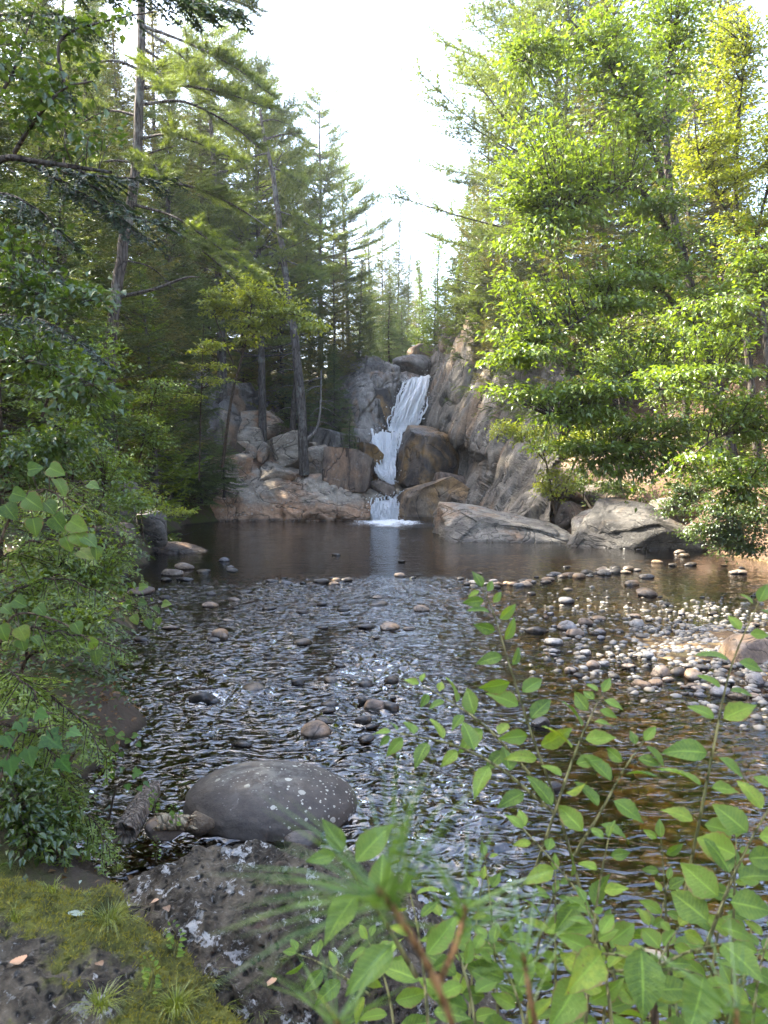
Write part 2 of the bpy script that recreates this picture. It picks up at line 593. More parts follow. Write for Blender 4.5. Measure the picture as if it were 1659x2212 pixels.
def ground_mat():
    t = NT('bank_soil_and_stream_bed')
    geo = t.n('NewGeometry')
    pos = geo.outputs['Position']
    x, y, z = (sep_z(t, pos, k) for k in 'XYZ')
    n1 = t.noise(pos, 1.2, 6, 0.65, 0.3)
    n2 = t.noise(pos, 9, 5, 0.7)
    n3 = t.noise(pos, 45, 3, 0.7)
    soil = t.mix(n2, (0.030, 0.022, 0.015), (0.13, 0.095, 0.065))
    litter = t.mix(t.step(n3, 0.4, 0.6), (0.05, 0.035, 0.025), (0.19, 0.12, 0.08))
    litter = t.mix(t.step(n1, 0.55, 0.7), litter, (0.17, 0.15, 0.125))
    moss = t.mix(n3, (0.025, 0.035, 0.008), (0.10, 0.12, 0.025))
    left = t.mix(t.step(n1, 0.42, 0.62), soil, moss)
    c = t.mix(t.step(x, 3.0, 6.0), left, litter)
    # bed: stones under the surface
    vcol = t.n('TexVoronoi', i={'Vector': t.mix(0.15, pos, t.n('TexNoise', i={'Vector': pos, 'Scale': 3.0}).outputs['Color']), 'Scale': 7.0})
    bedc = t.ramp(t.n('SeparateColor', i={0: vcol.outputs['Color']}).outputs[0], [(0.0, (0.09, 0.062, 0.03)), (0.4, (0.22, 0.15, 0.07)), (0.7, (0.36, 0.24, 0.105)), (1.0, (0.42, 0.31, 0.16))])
    bedc = t.mix(t.step(x, 2.6, 0.6), bedc, (0.014, 0.011, 0.007))  # left bed darker: algae, plus shade against the sunlit right put into colour
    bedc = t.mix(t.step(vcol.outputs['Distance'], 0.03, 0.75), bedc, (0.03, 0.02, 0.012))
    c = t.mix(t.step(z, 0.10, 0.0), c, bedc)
    b = t.bump(t.math('ADD', t.math('MULTIPLY', n2, 0.6), t.math('MULTIPLY', n3, 0.3)), 0.7, 0.08)
    p = t.n('BsdfPrincipled', i={'Base Color': c, 'Roughness': 0.9, 'Normal': b})
    p.inputs['Specular IOR Level'].default_value = 0.2
    return t.done(p.outputs[0])


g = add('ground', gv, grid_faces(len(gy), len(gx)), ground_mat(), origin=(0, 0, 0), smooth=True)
tag(g, 'dark earth banks, wooded slopes and brown stream bed', kind='structure')

# ------------------------------------------------------------------ water of the stream and the pool
def water_mat():
    t = NT('stream_water')
    pos = t.n('NewGeometry').outputs['Position']
    st = t.scalev(pos, (0.75, 1.5, 1.0))
    rif = t.n('Attribute', attribute_name='riffle').outputs['Fac']
    n1 = t.noise(st, 5.0, 1.2, 0.4, 1.5)
    n2 = t.noise(t.scalev(pos, (1.0, 1.6, 1.0)), 3.0, 4, 0.6, 0.4)
    h = t.math('ADD', t.math('MULTIPLY', n1, t.math('ADD', t.math('MULTIPLY', rif, 1.5), 0.05)), t.math('MULTIPLY', n2, 0.22))
    b = t.bump(h, 1.0, 0.055)
    foam = t.n('Attribute', attribute_name='foam').outputs['Fac']
    fn = t.noise(t.scalev(pos, (1.0, 0.7, 1)), 14, 6, 0.75, 0.8)
    ff = t.step(t.math('ADD', foam, t.math('MULTIPLY', t.math('SUBTRACT', fn, 0.5), 1.6)), 0.55, 0.95)
    fr = t.n('Fresnel', i={'IOR': 1.65, 'Normal': b}).outputs[0]
    tr = t.n('BsdfTransparent', i={'Color': (0.62, 0.47, 0.26)})
    gl = t.n('BsdfGlossy', i={'Color': (1, 1, 1), 'Roughness': 0.03, 'Normal': b})
    m = t.n('MixShader', i={0: t.math('ADD', t.math('MULTIPLY', fr, 0.97), 0.02), 1: tr.outputs[0], 2: gl.outputs[0]})
    wh = t.n('BsdfPrincipled', i={'Base Color': (0.82, 0.83, 0.83), 'Roughness': 0.6, 'Normal': b})
    m2 = t.n('MixShader', i={0: ff, 1: m.outputs[0], 2: wh.outputs[0]})
    return t.done(m2.outputs[0])


ROCK_SPOTS = []       # (x, y, radius): stones that break the surface, for the foam and waves around them


def build_water():
    n_y, n_x = 560, 340
    ys = 1.2 * (43.5 / 1.2) ** np.linspace(0, 1, n_y)
    s = np.linspace(0, 1, n_x)
    lo = np.maximum(np.interp(ys, YL, XL) - 1.2, -0.75 * ys - 2.5)
    hi = np.minimum(np.interp(ys, YR, XR) + 1.2, 0.75 * ys + 2.5)
    X = lo[:, None] * (1 - s) + hi[:, None] * s
    Y = np.repeat(ys[:, None], n_x, 1)
    x, y = X.ravel(), Y.ravel()
    p = np.stack([x, y, np.zeros_like(x)], 1)
    rif = sstep(y, 19.5, 16.5) * (0.55 + 0.45 * sstep(x, 3.2, 0.8)) * (0.85 + 0.45 * vnoise(p * 0.5, 40))
    rif = rif * (1 - 0.8 * np.exp(-(((x - 4.8) / 2.6) ** 2 + ((y - 12.0) / 4.5) ** 2)))
    rif = np.maximum(rif, 0.16 * sstep(y, 16, 26) * sstep(y, 12, 40))
    rif = np.maximum(rif, 0.7 * np.exp(-(((x - 0.5) / 3.5) ** 2 + ((y - 38) / 4.0) ** 2)))
    pf = (p + np.stack([0.5 * vnoise(p * 0.35, 45), np.zeros_like(x), np.zeros_like(x)], 1)) * np.array([1.25, 0.28, 1.0])
    streak = fbm(pf, 3, 46)
    rif = rif * np.clip(0.98 + 1.2 * streak, 0.25, 1.6)
    warp = np.stack([vnoise(p * 1.4, 51), vnoise(p * 1.4, 52), np.zeros_like(x)], 1) * 0.25
    q = (p + warp) * np.array([0.78, 1.3, 1.0])
    w = 0.35 * ridged(q * 2.4, 3, 61) + 0.40 * ridged(q * np.array([6.5, 4.5, 1]), 2, 62) + 0.4 * fbm(q * 1.1, 3, 63) + 0.10 * vnoise(q * 11.0, 64)
    fade = np.interp(y, [2, 6, 9, 14, 18, 30], [0.85, 0.95, 1.1, 1.15, 1.0, 0.6])
    z = (w - 0.25) * 0.040 * rif * fade + 0.004 * vnoise(p * np.array([1.6, 3.2, 1]), 66) * (1 - rif)
    foam = np.zeros_like(x)
    # falls' landing place
    fx, fy = P(838, 1124, 38.6)[:2]
    d = np.sqrt(((x - fx) / 2.3) ** 2 + ((y - fy) / 4.2) ** 2)
    foam = np.maximum(foam, (1.15 + 0.5 * fbm(p * np.array([1.4, 0.6, 1]), 3, 74)) * np.exp(-(d / 0.95) ** 2))
    foam = np.maximum(foam, 0.42 * np.exp(-(((x - 0.2) / 4.5) ** 2 + ((y - 35.5) / 3.2) ** 2)))
    z = z + 0.06 * sstep(d, 1.1, 0.2) * vnoise(p * 4, 71)
    # small rapid by the left bank
    rp = W(480, 1510)
    d = ((x - rp[0]) / 0.85) ** 2 + ((y - rp[1]) / 0.75) ** 2
    foam = np.maximum(foam, 0.50 * np.exp(-d) + 0.10 * np.exp(-d / 4))
    z = z + 0.05 * np.exp(-d) * ridged(p * 3.2, 3, 72)
    rp = W(700, 1330)
    foam = np.maximum(foam, np.minimum(rif, 1) * (0.20 + 0.16 * vnoise(p * 0.8, 73)))
    for (sx, sy, sr) in ROCK_SPOTS:
        m = (np.abs(x - sx) < sr * 4) & (np.abs(y - sy) < sr * 4)
        if not m.any():
            continue
        dx, dy = x[m] - sx, y[m] - sy
        dd = np.sqrt(dx ** 2 + dy ** 2) / sr
        down = np.exp(-((dd - 1.2) / 0.35) ** 2)
        foam[m] = np.maximum(foam[m], (0.40 * np.minimum(rif[m] * 1.5, 1)) * down)
        z[m] = z[m] + 0.018 * down * rif[m]
    me_attrs = {'riffle': np.clip(rif, 0, 1), 'foam': foam}
    o = add('stream_water', np.stack([x, y, z], 1), grid_faces(n_y, n_x), water_mat(), origin=(0, 0, 0), smooth=True, attrs=me_attrs)
    tag(o, 'rippling tea brown stream and dark plunge pool', kind='structure')


# ------------------------------------------------------------------ rocks
_ICO = {}


def ico(level):
    if level not in _ICO:
        bm = bmesh.new()
        bmesh.ops.create_icosphere(bm, subdivisions=level, radius=1.0)
        V = np.array([v.co[:] for v in bm.verts])
        F = np.array([[v.index for v in f.verts] for f in bm.faces])
        bm.free()
        _ICO[level] = (norm(V), F)
    return _ICO[level]


def rock_shape(level, dims, seed, facets=9, lump=0.16, rough=0.03, blocky=1.0, cut=(0.55, 0.9), soft=0.9, box=None, planes=()):
    r = np.random.default_rng(seed)
    D, F = ico(level)
    p = np.sign(D) * np.abs(D) ** blocky
    if blocky != 1.0:
        p = p / np.max(np.abs(p), axis=1, keepdims=True) ** 0.65
    off = r.uniform(-50, 50, 3)
    if box is not None:          # a broken block: flat faces meeting in worn edges
        p = D * 1.75
        for ax_ in range(3):
            for sg in (-1, 1):
                n = np.zeros(3); n[ax_] = sg
                n = norm(n + r.normal(size=3) * box)
                s = p @ n
                p = p - np.where(s > 1.0, (s - 1.0), 0)[:, None] * n
    for n, d in planes:
        n = norm(np.array(n)); s = p @ n
        p = p - np.where(s > d, s - d, 0)[:, None] * n
    p = p * (1 + lump * fbm(D * 1.2 + off, 3, seed)[:, None])
    for _ in range(facets):
        n = norm(r.normal(size=3))
        d = r.uniform(*cut)
        s = p @ n
        p = p - np.where(s > d, (s - d) * soft, 0)[:, None] * n
    k = p + D * (rough * fbm(D * 6 + off, 4, seed + 5) + rough * 0.7 * ridged(D * 3 + off, 3, seed + 6))[:, None]
    return k * np.asarray(dims), F


def rotz(V, a, tilt=0.0, tilt_ax='x'):
    c, s = math.cos(tilt), math.sin(tilt)
    R1 = np.array([[1, 0, 0], [0, c, -s], [0, s, c]]) if tilt_ax == 'x' else np.array([[c, 0, s], [0, 1, 0], [-s, 0, c]])
    c, s = math.cos(a), math.sin(a)
    R2 = np.array([[c, -s, 0], [s, c, 0], [0, 0, 1]])
    return V @ (R2 @ R1).T


def boulder(name, label, centre, dims, seed, mat, rot=0.0, tilt=0.0, ax='x', level=5, group=None, cat='boulder', **kw):
    V, F = rock_shape(level, dims, seed, **kw)
    V = rotz(V, rot, tilt, ax) + np.asarray(centre)
    o = add(name, V, F, mat, smooth=True)
    return tag(o, label, cat, group)


def upsample(C, nr, nc):
    """bicubic surface through a grid of control points"""
    C = np.asarray(C, dtype=np.float64)
    A = np.stack([spline(C[r], nc) for r in range(C.shape[0])])
    B = np.stack([spline(A[:, c], nr) for c in range(nc)], 1)
    return B


def grid_normals(S):
    du = np.gradient(S, axis=1)
    dv = np.gradient(S, axis=0)
    return norm(np.cross(dv, du))


def cliff(name, label, ctrl, nr, nc, seed, mat, amp=0.35, cell=0.5, strata=(1, 1, 1), fine=0.06, cat='rock face', back=3.0, blocks=1.0, lean=(0.28, 0.25, 0.92)):
    C = np.array([[CR(*q) for q in row] for row in ctrl])
    S = upsample(C, nr, nc)
    N = grid_normals(S)
    p = S.reshape(-1, 3)
    n = N.reshape(-1, 3)
    # make normals look at the stream
    flip = np.sign(np.mean(n[:, 1]))
    n = -n * (flip if flip != 0 else 1)
    ax = norm(np.array(lean))
    al = p @ ax
    q = (p - al[:, None] * ax) * strata[0] + al[:, None] * ax * strata[2]
    w = np.stack([fbm(q * 0.6, 3, seed + k) for k in range(3)], 1)
    d1, d2, val = cells(q * cell + w * 0.5, seed)
    e1, e2, val2 = cells(q * cell * 2.7 + w * 0.8, seed + 3)
    h = blocks * (amp * (val - 0.5) * 1.6 + amp * 0.45 * (val2 - 0.5)) + amp * 0.9 * fbm(q * 0.35, 4, seed + 9)
    h = h - blocks * amp * 0.55 * sstep(d2 - d1, 0.10, 0.0) - blocks * amp * 0.25 * sstep(e2 - e1, 0.10, 0.0)
    h = h + fine * fbm(q * 3.0, 4, seed + 11) + fine * 1.2 * fbm(q * 1.1, 4, seed + 12)
    V = (p + n * h[:, None]).reshape(nr, nc, 3)
    # skirt so that the rock has a body behind its face
    sk = V.copy()
    top = V[0:1] + np.array([0, back, -0.4])
    V2 = np.concatenate([top, V], 0)
    left = V2[:, :1] + np.array([-0.3, back, 0])
    right = V2[:, -1:] + np.array([0.3, back, 0])
    V2 = np.concatenate([left, V2, right], 1)
    o = add(name, V2.reshape(-1, 3), grid_faces(V2.shape[0], V2.shape[1]), mat, smooth=True)
    return tag(o, label, cat)


GREY, DARKG, ORANGE = (0.27, 0.265, 0.25), (0.11, 0.105, 0.10), (0.27, 0.155, 0.075)
M['slab'] = rock_mat('grey_slab_rock', (0.39, 0.33, 0.26), (0.20, 0.162, 0.122), (0.34, 0.20, 0.115), 0.48, 0.35, scale=0.6, wet_z=0.2, strata=(1, 1, 1.6), stain_z=(0.55, 0.5), bump=0.9)
M['block'] = rock_mat('orange_brown_rock', (0.22, 0.165, 0.125), (0.085, 0.065, 0.052), (0.27, 0.165, 0.10), 0.5, 0.2, scale=0.6, strata=(1.6, 1.6, 0.5), bump=1.0)
M['cliff'] = rock_mat('streaked_cliff_rock', (0.185, 0.165, 0.135), (0.075, 0.066, 0.052), (0.21, 0.145, 0.09), 0.42, 0.15, scale=0.55, strata=(1.6, 1.6, 0.4), bump=0.9)
M['cliff_back'] = rock_mat('grey_brown_cliff_rock', (0.25, 0.225, 0.20), (0.09, 0.08, 0.07), (0.22, 0.145, 0.09), 0.4, 0.15, scale=0.55, strata=(1.5, 1.5, 0.6), bump=0.9)
M['wet'] = rock_mat('wet_brown_rock', (0.13, 0.10, 0.075), (0.035, 0.03, 0.03), (0.22, 0.13, 0.05), 0.5, 0.0, scale=0.8, rough=0.35, bump=0.8)
M['ochre'] = rock_mat('ochre_boulder_rock', (0.27, 0.205, 0.145), (0.11, 0.08, 0.055), (0.31, 0.19, 0.09), 0.6, 0.0, scale=0.9, wet_z=0.45, bump=0.8)
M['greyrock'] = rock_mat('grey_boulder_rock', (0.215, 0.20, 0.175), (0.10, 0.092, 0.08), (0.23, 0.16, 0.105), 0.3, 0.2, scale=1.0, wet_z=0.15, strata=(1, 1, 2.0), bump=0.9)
M['darkrock'] = rock_mat('dark_shaded_rock', (0.10, 0.092, 0.08), (0.035, 0.033, 0.03), (0.11, 0.08, 0.05), 0.3, 0.15, scale=1.0, wet_z=0.15, bump=0.9)  # the bank boulder's deep shade is put into this dark rock colour
M['stone'] = rock_mat('river_stone', (0.25, 0.24, 0.225), (0.165, 0.155, 0.14), (0.24, 0.195, 0.15), 0.3, 0.0, scale=4.0, wet_z=0.045, wet_dark=0.25, rough=0.7, bump=0.25, vary=0.95)
M['stone_dark'] = rock_mat('wet_river_stone', (0.075, 0.062, 0.052), (0.022, 0.02, 0.018), (0.12, 0.085, 0.05), 0.35, 0.0, scale=4.0, wet_z=0.07, wet_dark=0.3, rough=0.45, bump=0.3)
M['stone_tan'] = rock_mat('tan_river_stone', (0.24, 0.19, 0.145), (0.12, 0.09, 0.07), (0.28, 0.18, 0.10), 0.5, 0.0, scale=3.0, wet_z=0.05, wet_dark=0.25, rough=0.6, bump=0.3)
M['bedstone'] = rock_mat('submerged_stone', (0.24, 0.165, 0.08), (0.13, 0.09, 0.045), (0.28, 0.20, 0.10), 0.4, 0.0, scale=3.0, wet_z=-5, rough=0.6, bump=0.2)

# --- the rock walls round the falls
cliff('cliff', 'tall streaked grey cliff on the right of the waterfall', [
    [(1110, -80, 54), (1200, -90, 50), (1330, -90, 46), (1500, -70, 42), (1780, -50, 36)],
    [(1085, 150, 52), (1170, 150, 48), (1280, 150, 46), (1450, 180, 41), (1750, 160, 35.5)],
    [(1050, 300, 50.8), (1130, 320, 47), (1250, 340, 44.2), (1420, 380, 40), (1730, 380, 35)],
    [(1010, 480, 49.5), (1120, 490, 45.5), (1225, 535, 42.6), (1380, 560, 38.5), (1710, 600, 33.5)],
    [(1080, 610, 48.6), (1190, 610, 45.8), (1285, 640, 41.8), (1420, 720, 36.6), (1690, 760, 32.5)],
    [(1100, 760, 47), (1200, 780, 43.5), (1265, 810, 39.8), (1420, 850, 35), (1670, 880, 31.5)],
    [(1100, 930, 46), (1200, 960, 40.5), (1285, 985, 36.8), (1440, 1010, 32.6), (1650, 1030, 29.5)],
], 170, 150, 3, M['cliff'], amp=0.34, cell=0.42, strata=(1.2, 1.2, 0.34), fine=0.10, lean=(0.45, 0.2, 0.85))
cliff('cliff', 'grey brown rock wall on the left of the upper waterfall', [
    [(540, 40, 56), (740, 105, 53), (860, 140, 52.5), (1000, 180, 52.2), (1085, 215, 52)],
    [(540, 160, 54), (725, 200, 51), (820, 230, 50.6), (900, 235, 51), (1060, 245, 52)],
    [(530, 300, 52), (690, 330, 49.2), (790, 350, 49.7), (870, 380, 51), (1040, 360, 51.6)],
    [(530, 420, 51), (690, 440, 48.3), (780, 440, 48.9), (860, 460, 50.2), (1020, 460, 51)],
    [(530, 560, 50), (690, 510, 47.4), (780, 510, 47.9), (870, 512, 49.5), (1010, 512, 50.3)],
    [(530, 700, 49), (690, 640, 47), (790, 640, 47), (880, 620, 48), (1000, 640, 49)],
], 100, 100, 5, M['cliff_back'], amp=0.28, cell=0.5, strata=(1.1, 1.1, 0.45))
cliff('cliff', 'shaded overhanging cliff behind the pines left of the pool', [
    [(-420, 120, 42), (-200, 150, 44), (0, 230, 45), (200, 260, 47), (420, 260, 49), (560, 290, 50.5)],
    [(-420, 330, 39), (-200, 330, 42), (0, 330, 43.5), (200, 380, 46), (420, 420, 48), (560, 450, 49.8)],
    [(-420, 500, 38), (-200, 500, 40.5), (0, 480, 42.5), (180, 500, 45.6), (420, 520, 47.4), (560, 560, 49.3)],
    [(-420, 700, 37), (-200, 700, 39.5), (0, 640, 41.5), (200, 620, 44.2), (420, 640, 45.8), (560, 660, 48)],
    [(-440, 1010, 36), (-200, 1000, 38.5), (0, 900, 40.5), (200, 800, 43.5), (420, 800, 45), (560, 800, 47)],
], 110, 130, 7, M['cliff_back'], amp=0.5, cell=0.45, strata=(1, 1, 0.7))
cliff('bedrock_step', 'wet dark bedrock under the middle and lower waterfall', [
    [(680, 506, 49.3), (800, 504, 49.6), (940, 500, 50)],
    [(680, 525, 47.4), (800, 518, 47.5), (940, 515, 47.8)],
    [(735, 650, 46.2), (820, 650, 46.2), (905, 650, 46.2)],
    [(785, 760, 44.6), (840, 770, 44.4), (915, 775, 44.4)],
    [(770, 815, 43.2), (850, 822, 43.2), (990, 815, 43.4)],
    [(750, 850, 42.2), (840, 852, 42.3), (990, 845, 42.5)],
    [(735, 975, 41.3), (840, 975, 41.4), (990, 975, 41.6)],
], 90, 50, 9, M['wet'], amp=0.10, cell=0.8, fine=0.05)
cliff('rock_slab', 'broad sloping slab stained orange along the left of the pool', [
    [(-220, 640, 42.5), (50, 590, 43.2), (200, 620, 43.2), (400, 690, 42.7), (540, 715, 42.6), (690, 755, 42.6), (790, 795, 42.8), (905, 815, 43)],
    [(-240, 760, 40.5), (45, 680, 41.5), (190, 690, 41.4), (390, 732, 41.1), (530, 760, 41), (670, 800, 41.1), (765, 838, 41.4), (870, 846, 42.5)],
    [(-250, 880, 39.3), (30, 820, 39.8), (180, 820, 39.7), (380, 830, 39.7), (520, 850, 39.7), (650, 878, 39.9), (742, 890, 40.4), (772, 900, 41.8)],
    [(-260, 962, 38.2), (20, 962, 38.4), (180, 960, 38.6), (380, 958, 38.9), (520, 956, 39.1), (640, 952, 39.4), (735, 948, 39.9), (752, 962, 41.3)],
    [(-260, 1030, 37.8), (20, 1030, 38), (180, 1030, 38.2), (380, 1025, 38.5), (520, 1020, 38.8), (640, 1015, 39.2), (738, 1010, 39.8), (752, 1010, 41.3)],
], 110, 190, 15, M['slab'], amp=0.26, cell=0.35, fine=0.07, strata=(1, 1, 1), back=2.0, cat='rock')

# --- boulders round the pool
boulder('boulder', 'square orange brown block lying on the slab beside the falls', CR(645, 688, 41.6), (1.32, 0.9, 0.92), 21, M['block'], rot=0.05, tilt=0.16, ax='y', box=0.10, facets=4, cut=(1.0, 1.2), lump=0.05, rough=0.05, soft=1.0)
boulder('boulder', 'pale grey boulder behind the foot of the pine on the slab', CR(330, 610, 43.2), (0.95, 0.85, 1.05), 24, M['slab'], rot=0.3, box=0.22, facets=7, cut=(0.9, 1.2), soft=1.0, rough=0.05, lump=0.08)
boulder('boulder', 'grey boulder wedged between the pine trunk and the orange block', CR(475, 655, 42.4), (0.5, 0.6, 0.8), 27, M['slab'], rot=-0.3, box=0.15, facets=5, cut=(1.0, 1.2), soft=1.0, rough=0.05, lump=0.06)
boulder('boulder', 'small grey stone perched on top of the slab beside the pine', CR(470, 568, 42.9), (0.32, 0.3, 0.2), 29, M['slab'], blocky=0.8, level=4)
boulder('boulder', 'pale split boulder at the upper left end of the slab', CR(198, 606, 42.2), (0.36, 0.4, 0.55), 31, M['slab'], rot=0.2, tilt=0.5, ax='y', blocky=0.7, level=4)
boulder('boulder', 'small pale boulder next to the split boulder above the slab', CR(143, 600, 42.8), (0.36, 0.4, 0.42), 33, M['slab'], rot=0.4, level=4, blocky=0.8)
boulder('boulder', 'rounded wet brown boulder between the middle fall and the cliff', CR(1072, 655, 45.0), (1.75, 1.5, 1.7), 37, M['wet'], rot=0.5, facets=9, lump=0.16, cut=(0.85, 1.1), soft=0.95, box=0.25, rough=0.07)
boulder('boulder', 'ochre stained boulder on the right of the lowest fall', CR(1075, 862, 40.4), (1.75, 1.2, 0.98), 39, M['ochre'], rot=0.1, tilt=-0.14, ax='y', facets=8, box=0.2, cut=(0.85, 1.15), soft=0.95, rough=0.07, lump=0.12)
boulder('boulder', 'ochre rock shoulder between the orange boulder and the cliff foot', CR(1230, 872, 39.6), (0.75, 0.9, 0.95), 41, M['ochre'], rot=0.1, facets=9, blocky=0.8)
boulder('boulder', 'brown rock tongue sloping down beside the middle fall', CR(822, 795, 42.2), (0.8, 0.9, 0.42), 43, M['block'], tilt=0.35, ax='y', facets=7, level=4)
boulder('boulder', 'dark wet rock left of the upper waterfall', CR(820, 390, 50.2), (0.7, 0.6, 1.5), 44, M['wet'], facets=12, blocky=0.6, level=4)
boulder('boulder', 'grey brown rock hump above the top of the falls', CR(1010, 165, 56), (1.9, 1.5, 0.9), 46, M['cliff_back'], tilt=0.25, ax='y', facets=8, level=4)
boulder('boulder', 'pinkish rock far up the gorge between the trees', CR(1035, 92, 62), (1.3, 1.2, 0.9), 48, M['block'], facets=8, level=4)
boulder('boulder', 'long grey boulder lying in the right side of the pool', P(1092, 1148, 29.0) * [1, 1, 0] + [0, 0, 0.02], (2.45, 1.5, 0.98), 53, M['greyrock'], rot=-0.12, tilt=0.08, ax='y', facets=3, box=0.12, planes=(((0.34, -0.12, 0.93), 0.70), ((-0.75, -0.55, 0.45), 0.95), ((-0.1, -0.85, 0.5), 0.85), ((0.5, -0.5, 0.7), 0.95)), lump=0.07, cut=(1.0, 1.2), rough=0.07, soft=1.0)
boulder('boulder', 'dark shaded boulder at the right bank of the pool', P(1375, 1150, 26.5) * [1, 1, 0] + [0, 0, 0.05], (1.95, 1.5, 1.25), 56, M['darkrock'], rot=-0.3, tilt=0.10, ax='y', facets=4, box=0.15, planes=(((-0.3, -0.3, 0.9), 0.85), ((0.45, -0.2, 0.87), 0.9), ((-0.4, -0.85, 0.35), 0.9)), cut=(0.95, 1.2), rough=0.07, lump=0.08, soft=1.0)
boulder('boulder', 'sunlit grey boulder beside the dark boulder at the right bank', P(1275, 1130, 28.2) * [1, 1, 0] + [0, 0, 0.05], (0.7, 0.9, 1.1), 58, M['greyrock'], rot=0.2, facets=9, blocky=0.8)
for k, (u, v, y, s, lab) in enumerate([
        (1230, 1118, 33, 0.9, 'pinkish rock in the sun behind the long grey boulder'), (1320, 1082, 32, 1.3, 'large sunlit rock on the bank above the dark boulder'),
        (1195, 1105, 35, 0.8, 'low pale rock at the foot of the right cliff'), (1420, 1050, 31, 1.4, 'pale rock half buried in the right slope under the branches'),
        (1290, 1030, 34, 1.6, 'sloping sunlit rock on the right slope left of the slender trunk'), (1480, 1110, 27, 0.9, 'brown rock in the shade right of the dark boulder'),
        (1150, 1108, 37, 0.9, 'small pink brown rock at the water by the cliff')]):
    boulder('rock', lab, P(u, v, y), (s * 1.2, s, s * 0.8), 60 + k, M['cliff' if k % 2 else 'block'], rot=k * 0.7, tilt=0.2, facets=9, blocky=0.75, level=4, cat='rock')

for k, (cx_, cy_, y, dm, rt, mt, lab) in enumerate([
        (690, 560, 46.6, (0.8, 0.7, 0.9), 0.2, 'cliff_back', 'grey brown ledge at the left lip of the middle fall'),
        (735, 640, 45.2, (0.7, 0.7, 0.8), 0.7, 'wet', 'dark wet rock behind the orange block'), (1175, 800, 42.2, (0.9, 0.8, 0.8), 0.3, 'block', 'brown rock wedged under the cliff behind the ochre boulder'),
        (560, 560, 45.2, (1.1, 0.9, 0.75), 0.5, 'cliff_back', 'grey ledge rock below the hanging trees left of the falls'), (75, 560, 43.8, (1.2, 0.9, 1.0), 0.2, 'slab', 'pale angular rock at the top left of the slab'),
        (20, 690, 41.6, (1.0, 0.8, 0.8), 0.6, 'slab', 'pale rock step at the left side of the slab'), (285, 735, 41.4, (0.95, 0.7, 0.32), 0.15, 'slab', 'flat pale plate lying on the slab left of the pine'),
        (-70, 480, 43.2, (1.5, 1.0, 1.2), 0.3, 'cliff_back', 'tan rock shoulder of the shaded cliff'), (170, 470, 45.2, (1.6, 1.0, 0.9), 0.1, 'slab', 'long pale ledge under the overhang of the shaded cliff')]):
    boulder('rock', lab, CR(cx_, cy_, y), dm, 140 + k, M[mt], rot=rt, tilt=0.12, ax='y', box=0.18, facets=6, cut=(0.95, 1.2), soft=1.0, rough=0.06, lump=0.08, level=4, cat='rock')

# --- left bank rocks
boulder('rock_point', 'low brown rock spit running into the pool from the left bank', P(385, 1182, 24.6) * [1, 1, 0] + [0, 0, -0.02], (1.15, 0.8, 0.30), 80, M['block'], rot=-0.1, tilt=0.16, ax='y', facets=8, cat='rock', rough=0.05)
boulder('boulder', 'grey leaning boulder above the rock spit on the left bank', P(325, 1135, 24.2), (0.5, 0.55, 0.75), 82, M['greyrock'], rot=0.3, facets=9, blocky=0.7, level=4)
boulder('boulder', 'grey rock among the shrubs on the left bank', P(235, 1100, 22.5), (0.8, 0.7, 0.9), 84, M['cliff_back'], rot=0.1, facets=9, blocky=0.6, level=4)
boulder('boulder', 'brown rock low on the left bank under the hemlock sprays', P(230, 1165, 19.5), (0.75, 0.7, 0.4), 86, M['block'], rot=0.1, facets=9, blocky=0.6, level=4)
boulder('boulder', 'pale boulder glimpsed high between the left trunks', P(200, 650, 33) * [1, 1, 0] + [0, 0, gz(P(200, 650, 33)[0], 33) + 0.3], (1.6, 1.2, 1.3), 88, M['greyrock'], facets=9, level=4)

# ------------------------------------------------------------------ stones in the stream, each its own thing
PEB = []
for k in range(10):
    r_ = np.random.default_rng(300 + k)
    V, F = rock_shape(3, (1, r_.uniform(0.7, 0.95), r_.uniform(0.42, 0.65)), 300 + k, facets=3 + k % 5, lump=0.18, rough=0.02, cut=(0.6, 0.95), soft=0.8)
    PEB.append((V, F))
PEB_ME = {}


def pebble(label, u, v, w, h, kind, k, group, seed, cat='stone', z=None):
    """a stone seen at (u, v) in the photograph, w pixels wide, resting in the shallow water"""
    p = W(u, v + h * 0.45)
    dist = math.hypot(p[1], CAM_H)
    rx = 0.5 * w / FV * dist
    rz = max(0.5 * h / FV * dist / 0.9, rx * 0.3)
    key = (k % 10, kind)
    if key not in PEB_ME:
        PEB_ME[key] = mesh_data('stone', PEB[k % 10][0], PEB[k % 10][1], M[kind], True)
    o = link('stone', PEB_ME[key], None, (p[0], p[1] + rx * 0.4, rz * 0.30 if z is None else z))
    r_ = random.Random(seed)
    zs = rz / 0.55
    o.scale = (rx, rx * r_.uniform(0.8, 1.1), zs)
    o.rotation_euler = (r_.uniform(-.15, .15), r_.uniform(-.15, .15), r_.uniform(-0.5, 0.5))
    if rx > 0.10:
        ROCK_SPOTS.append((p[0], p[1] + rx * 0.4, rx))
    return tag(o, label, cat, group)


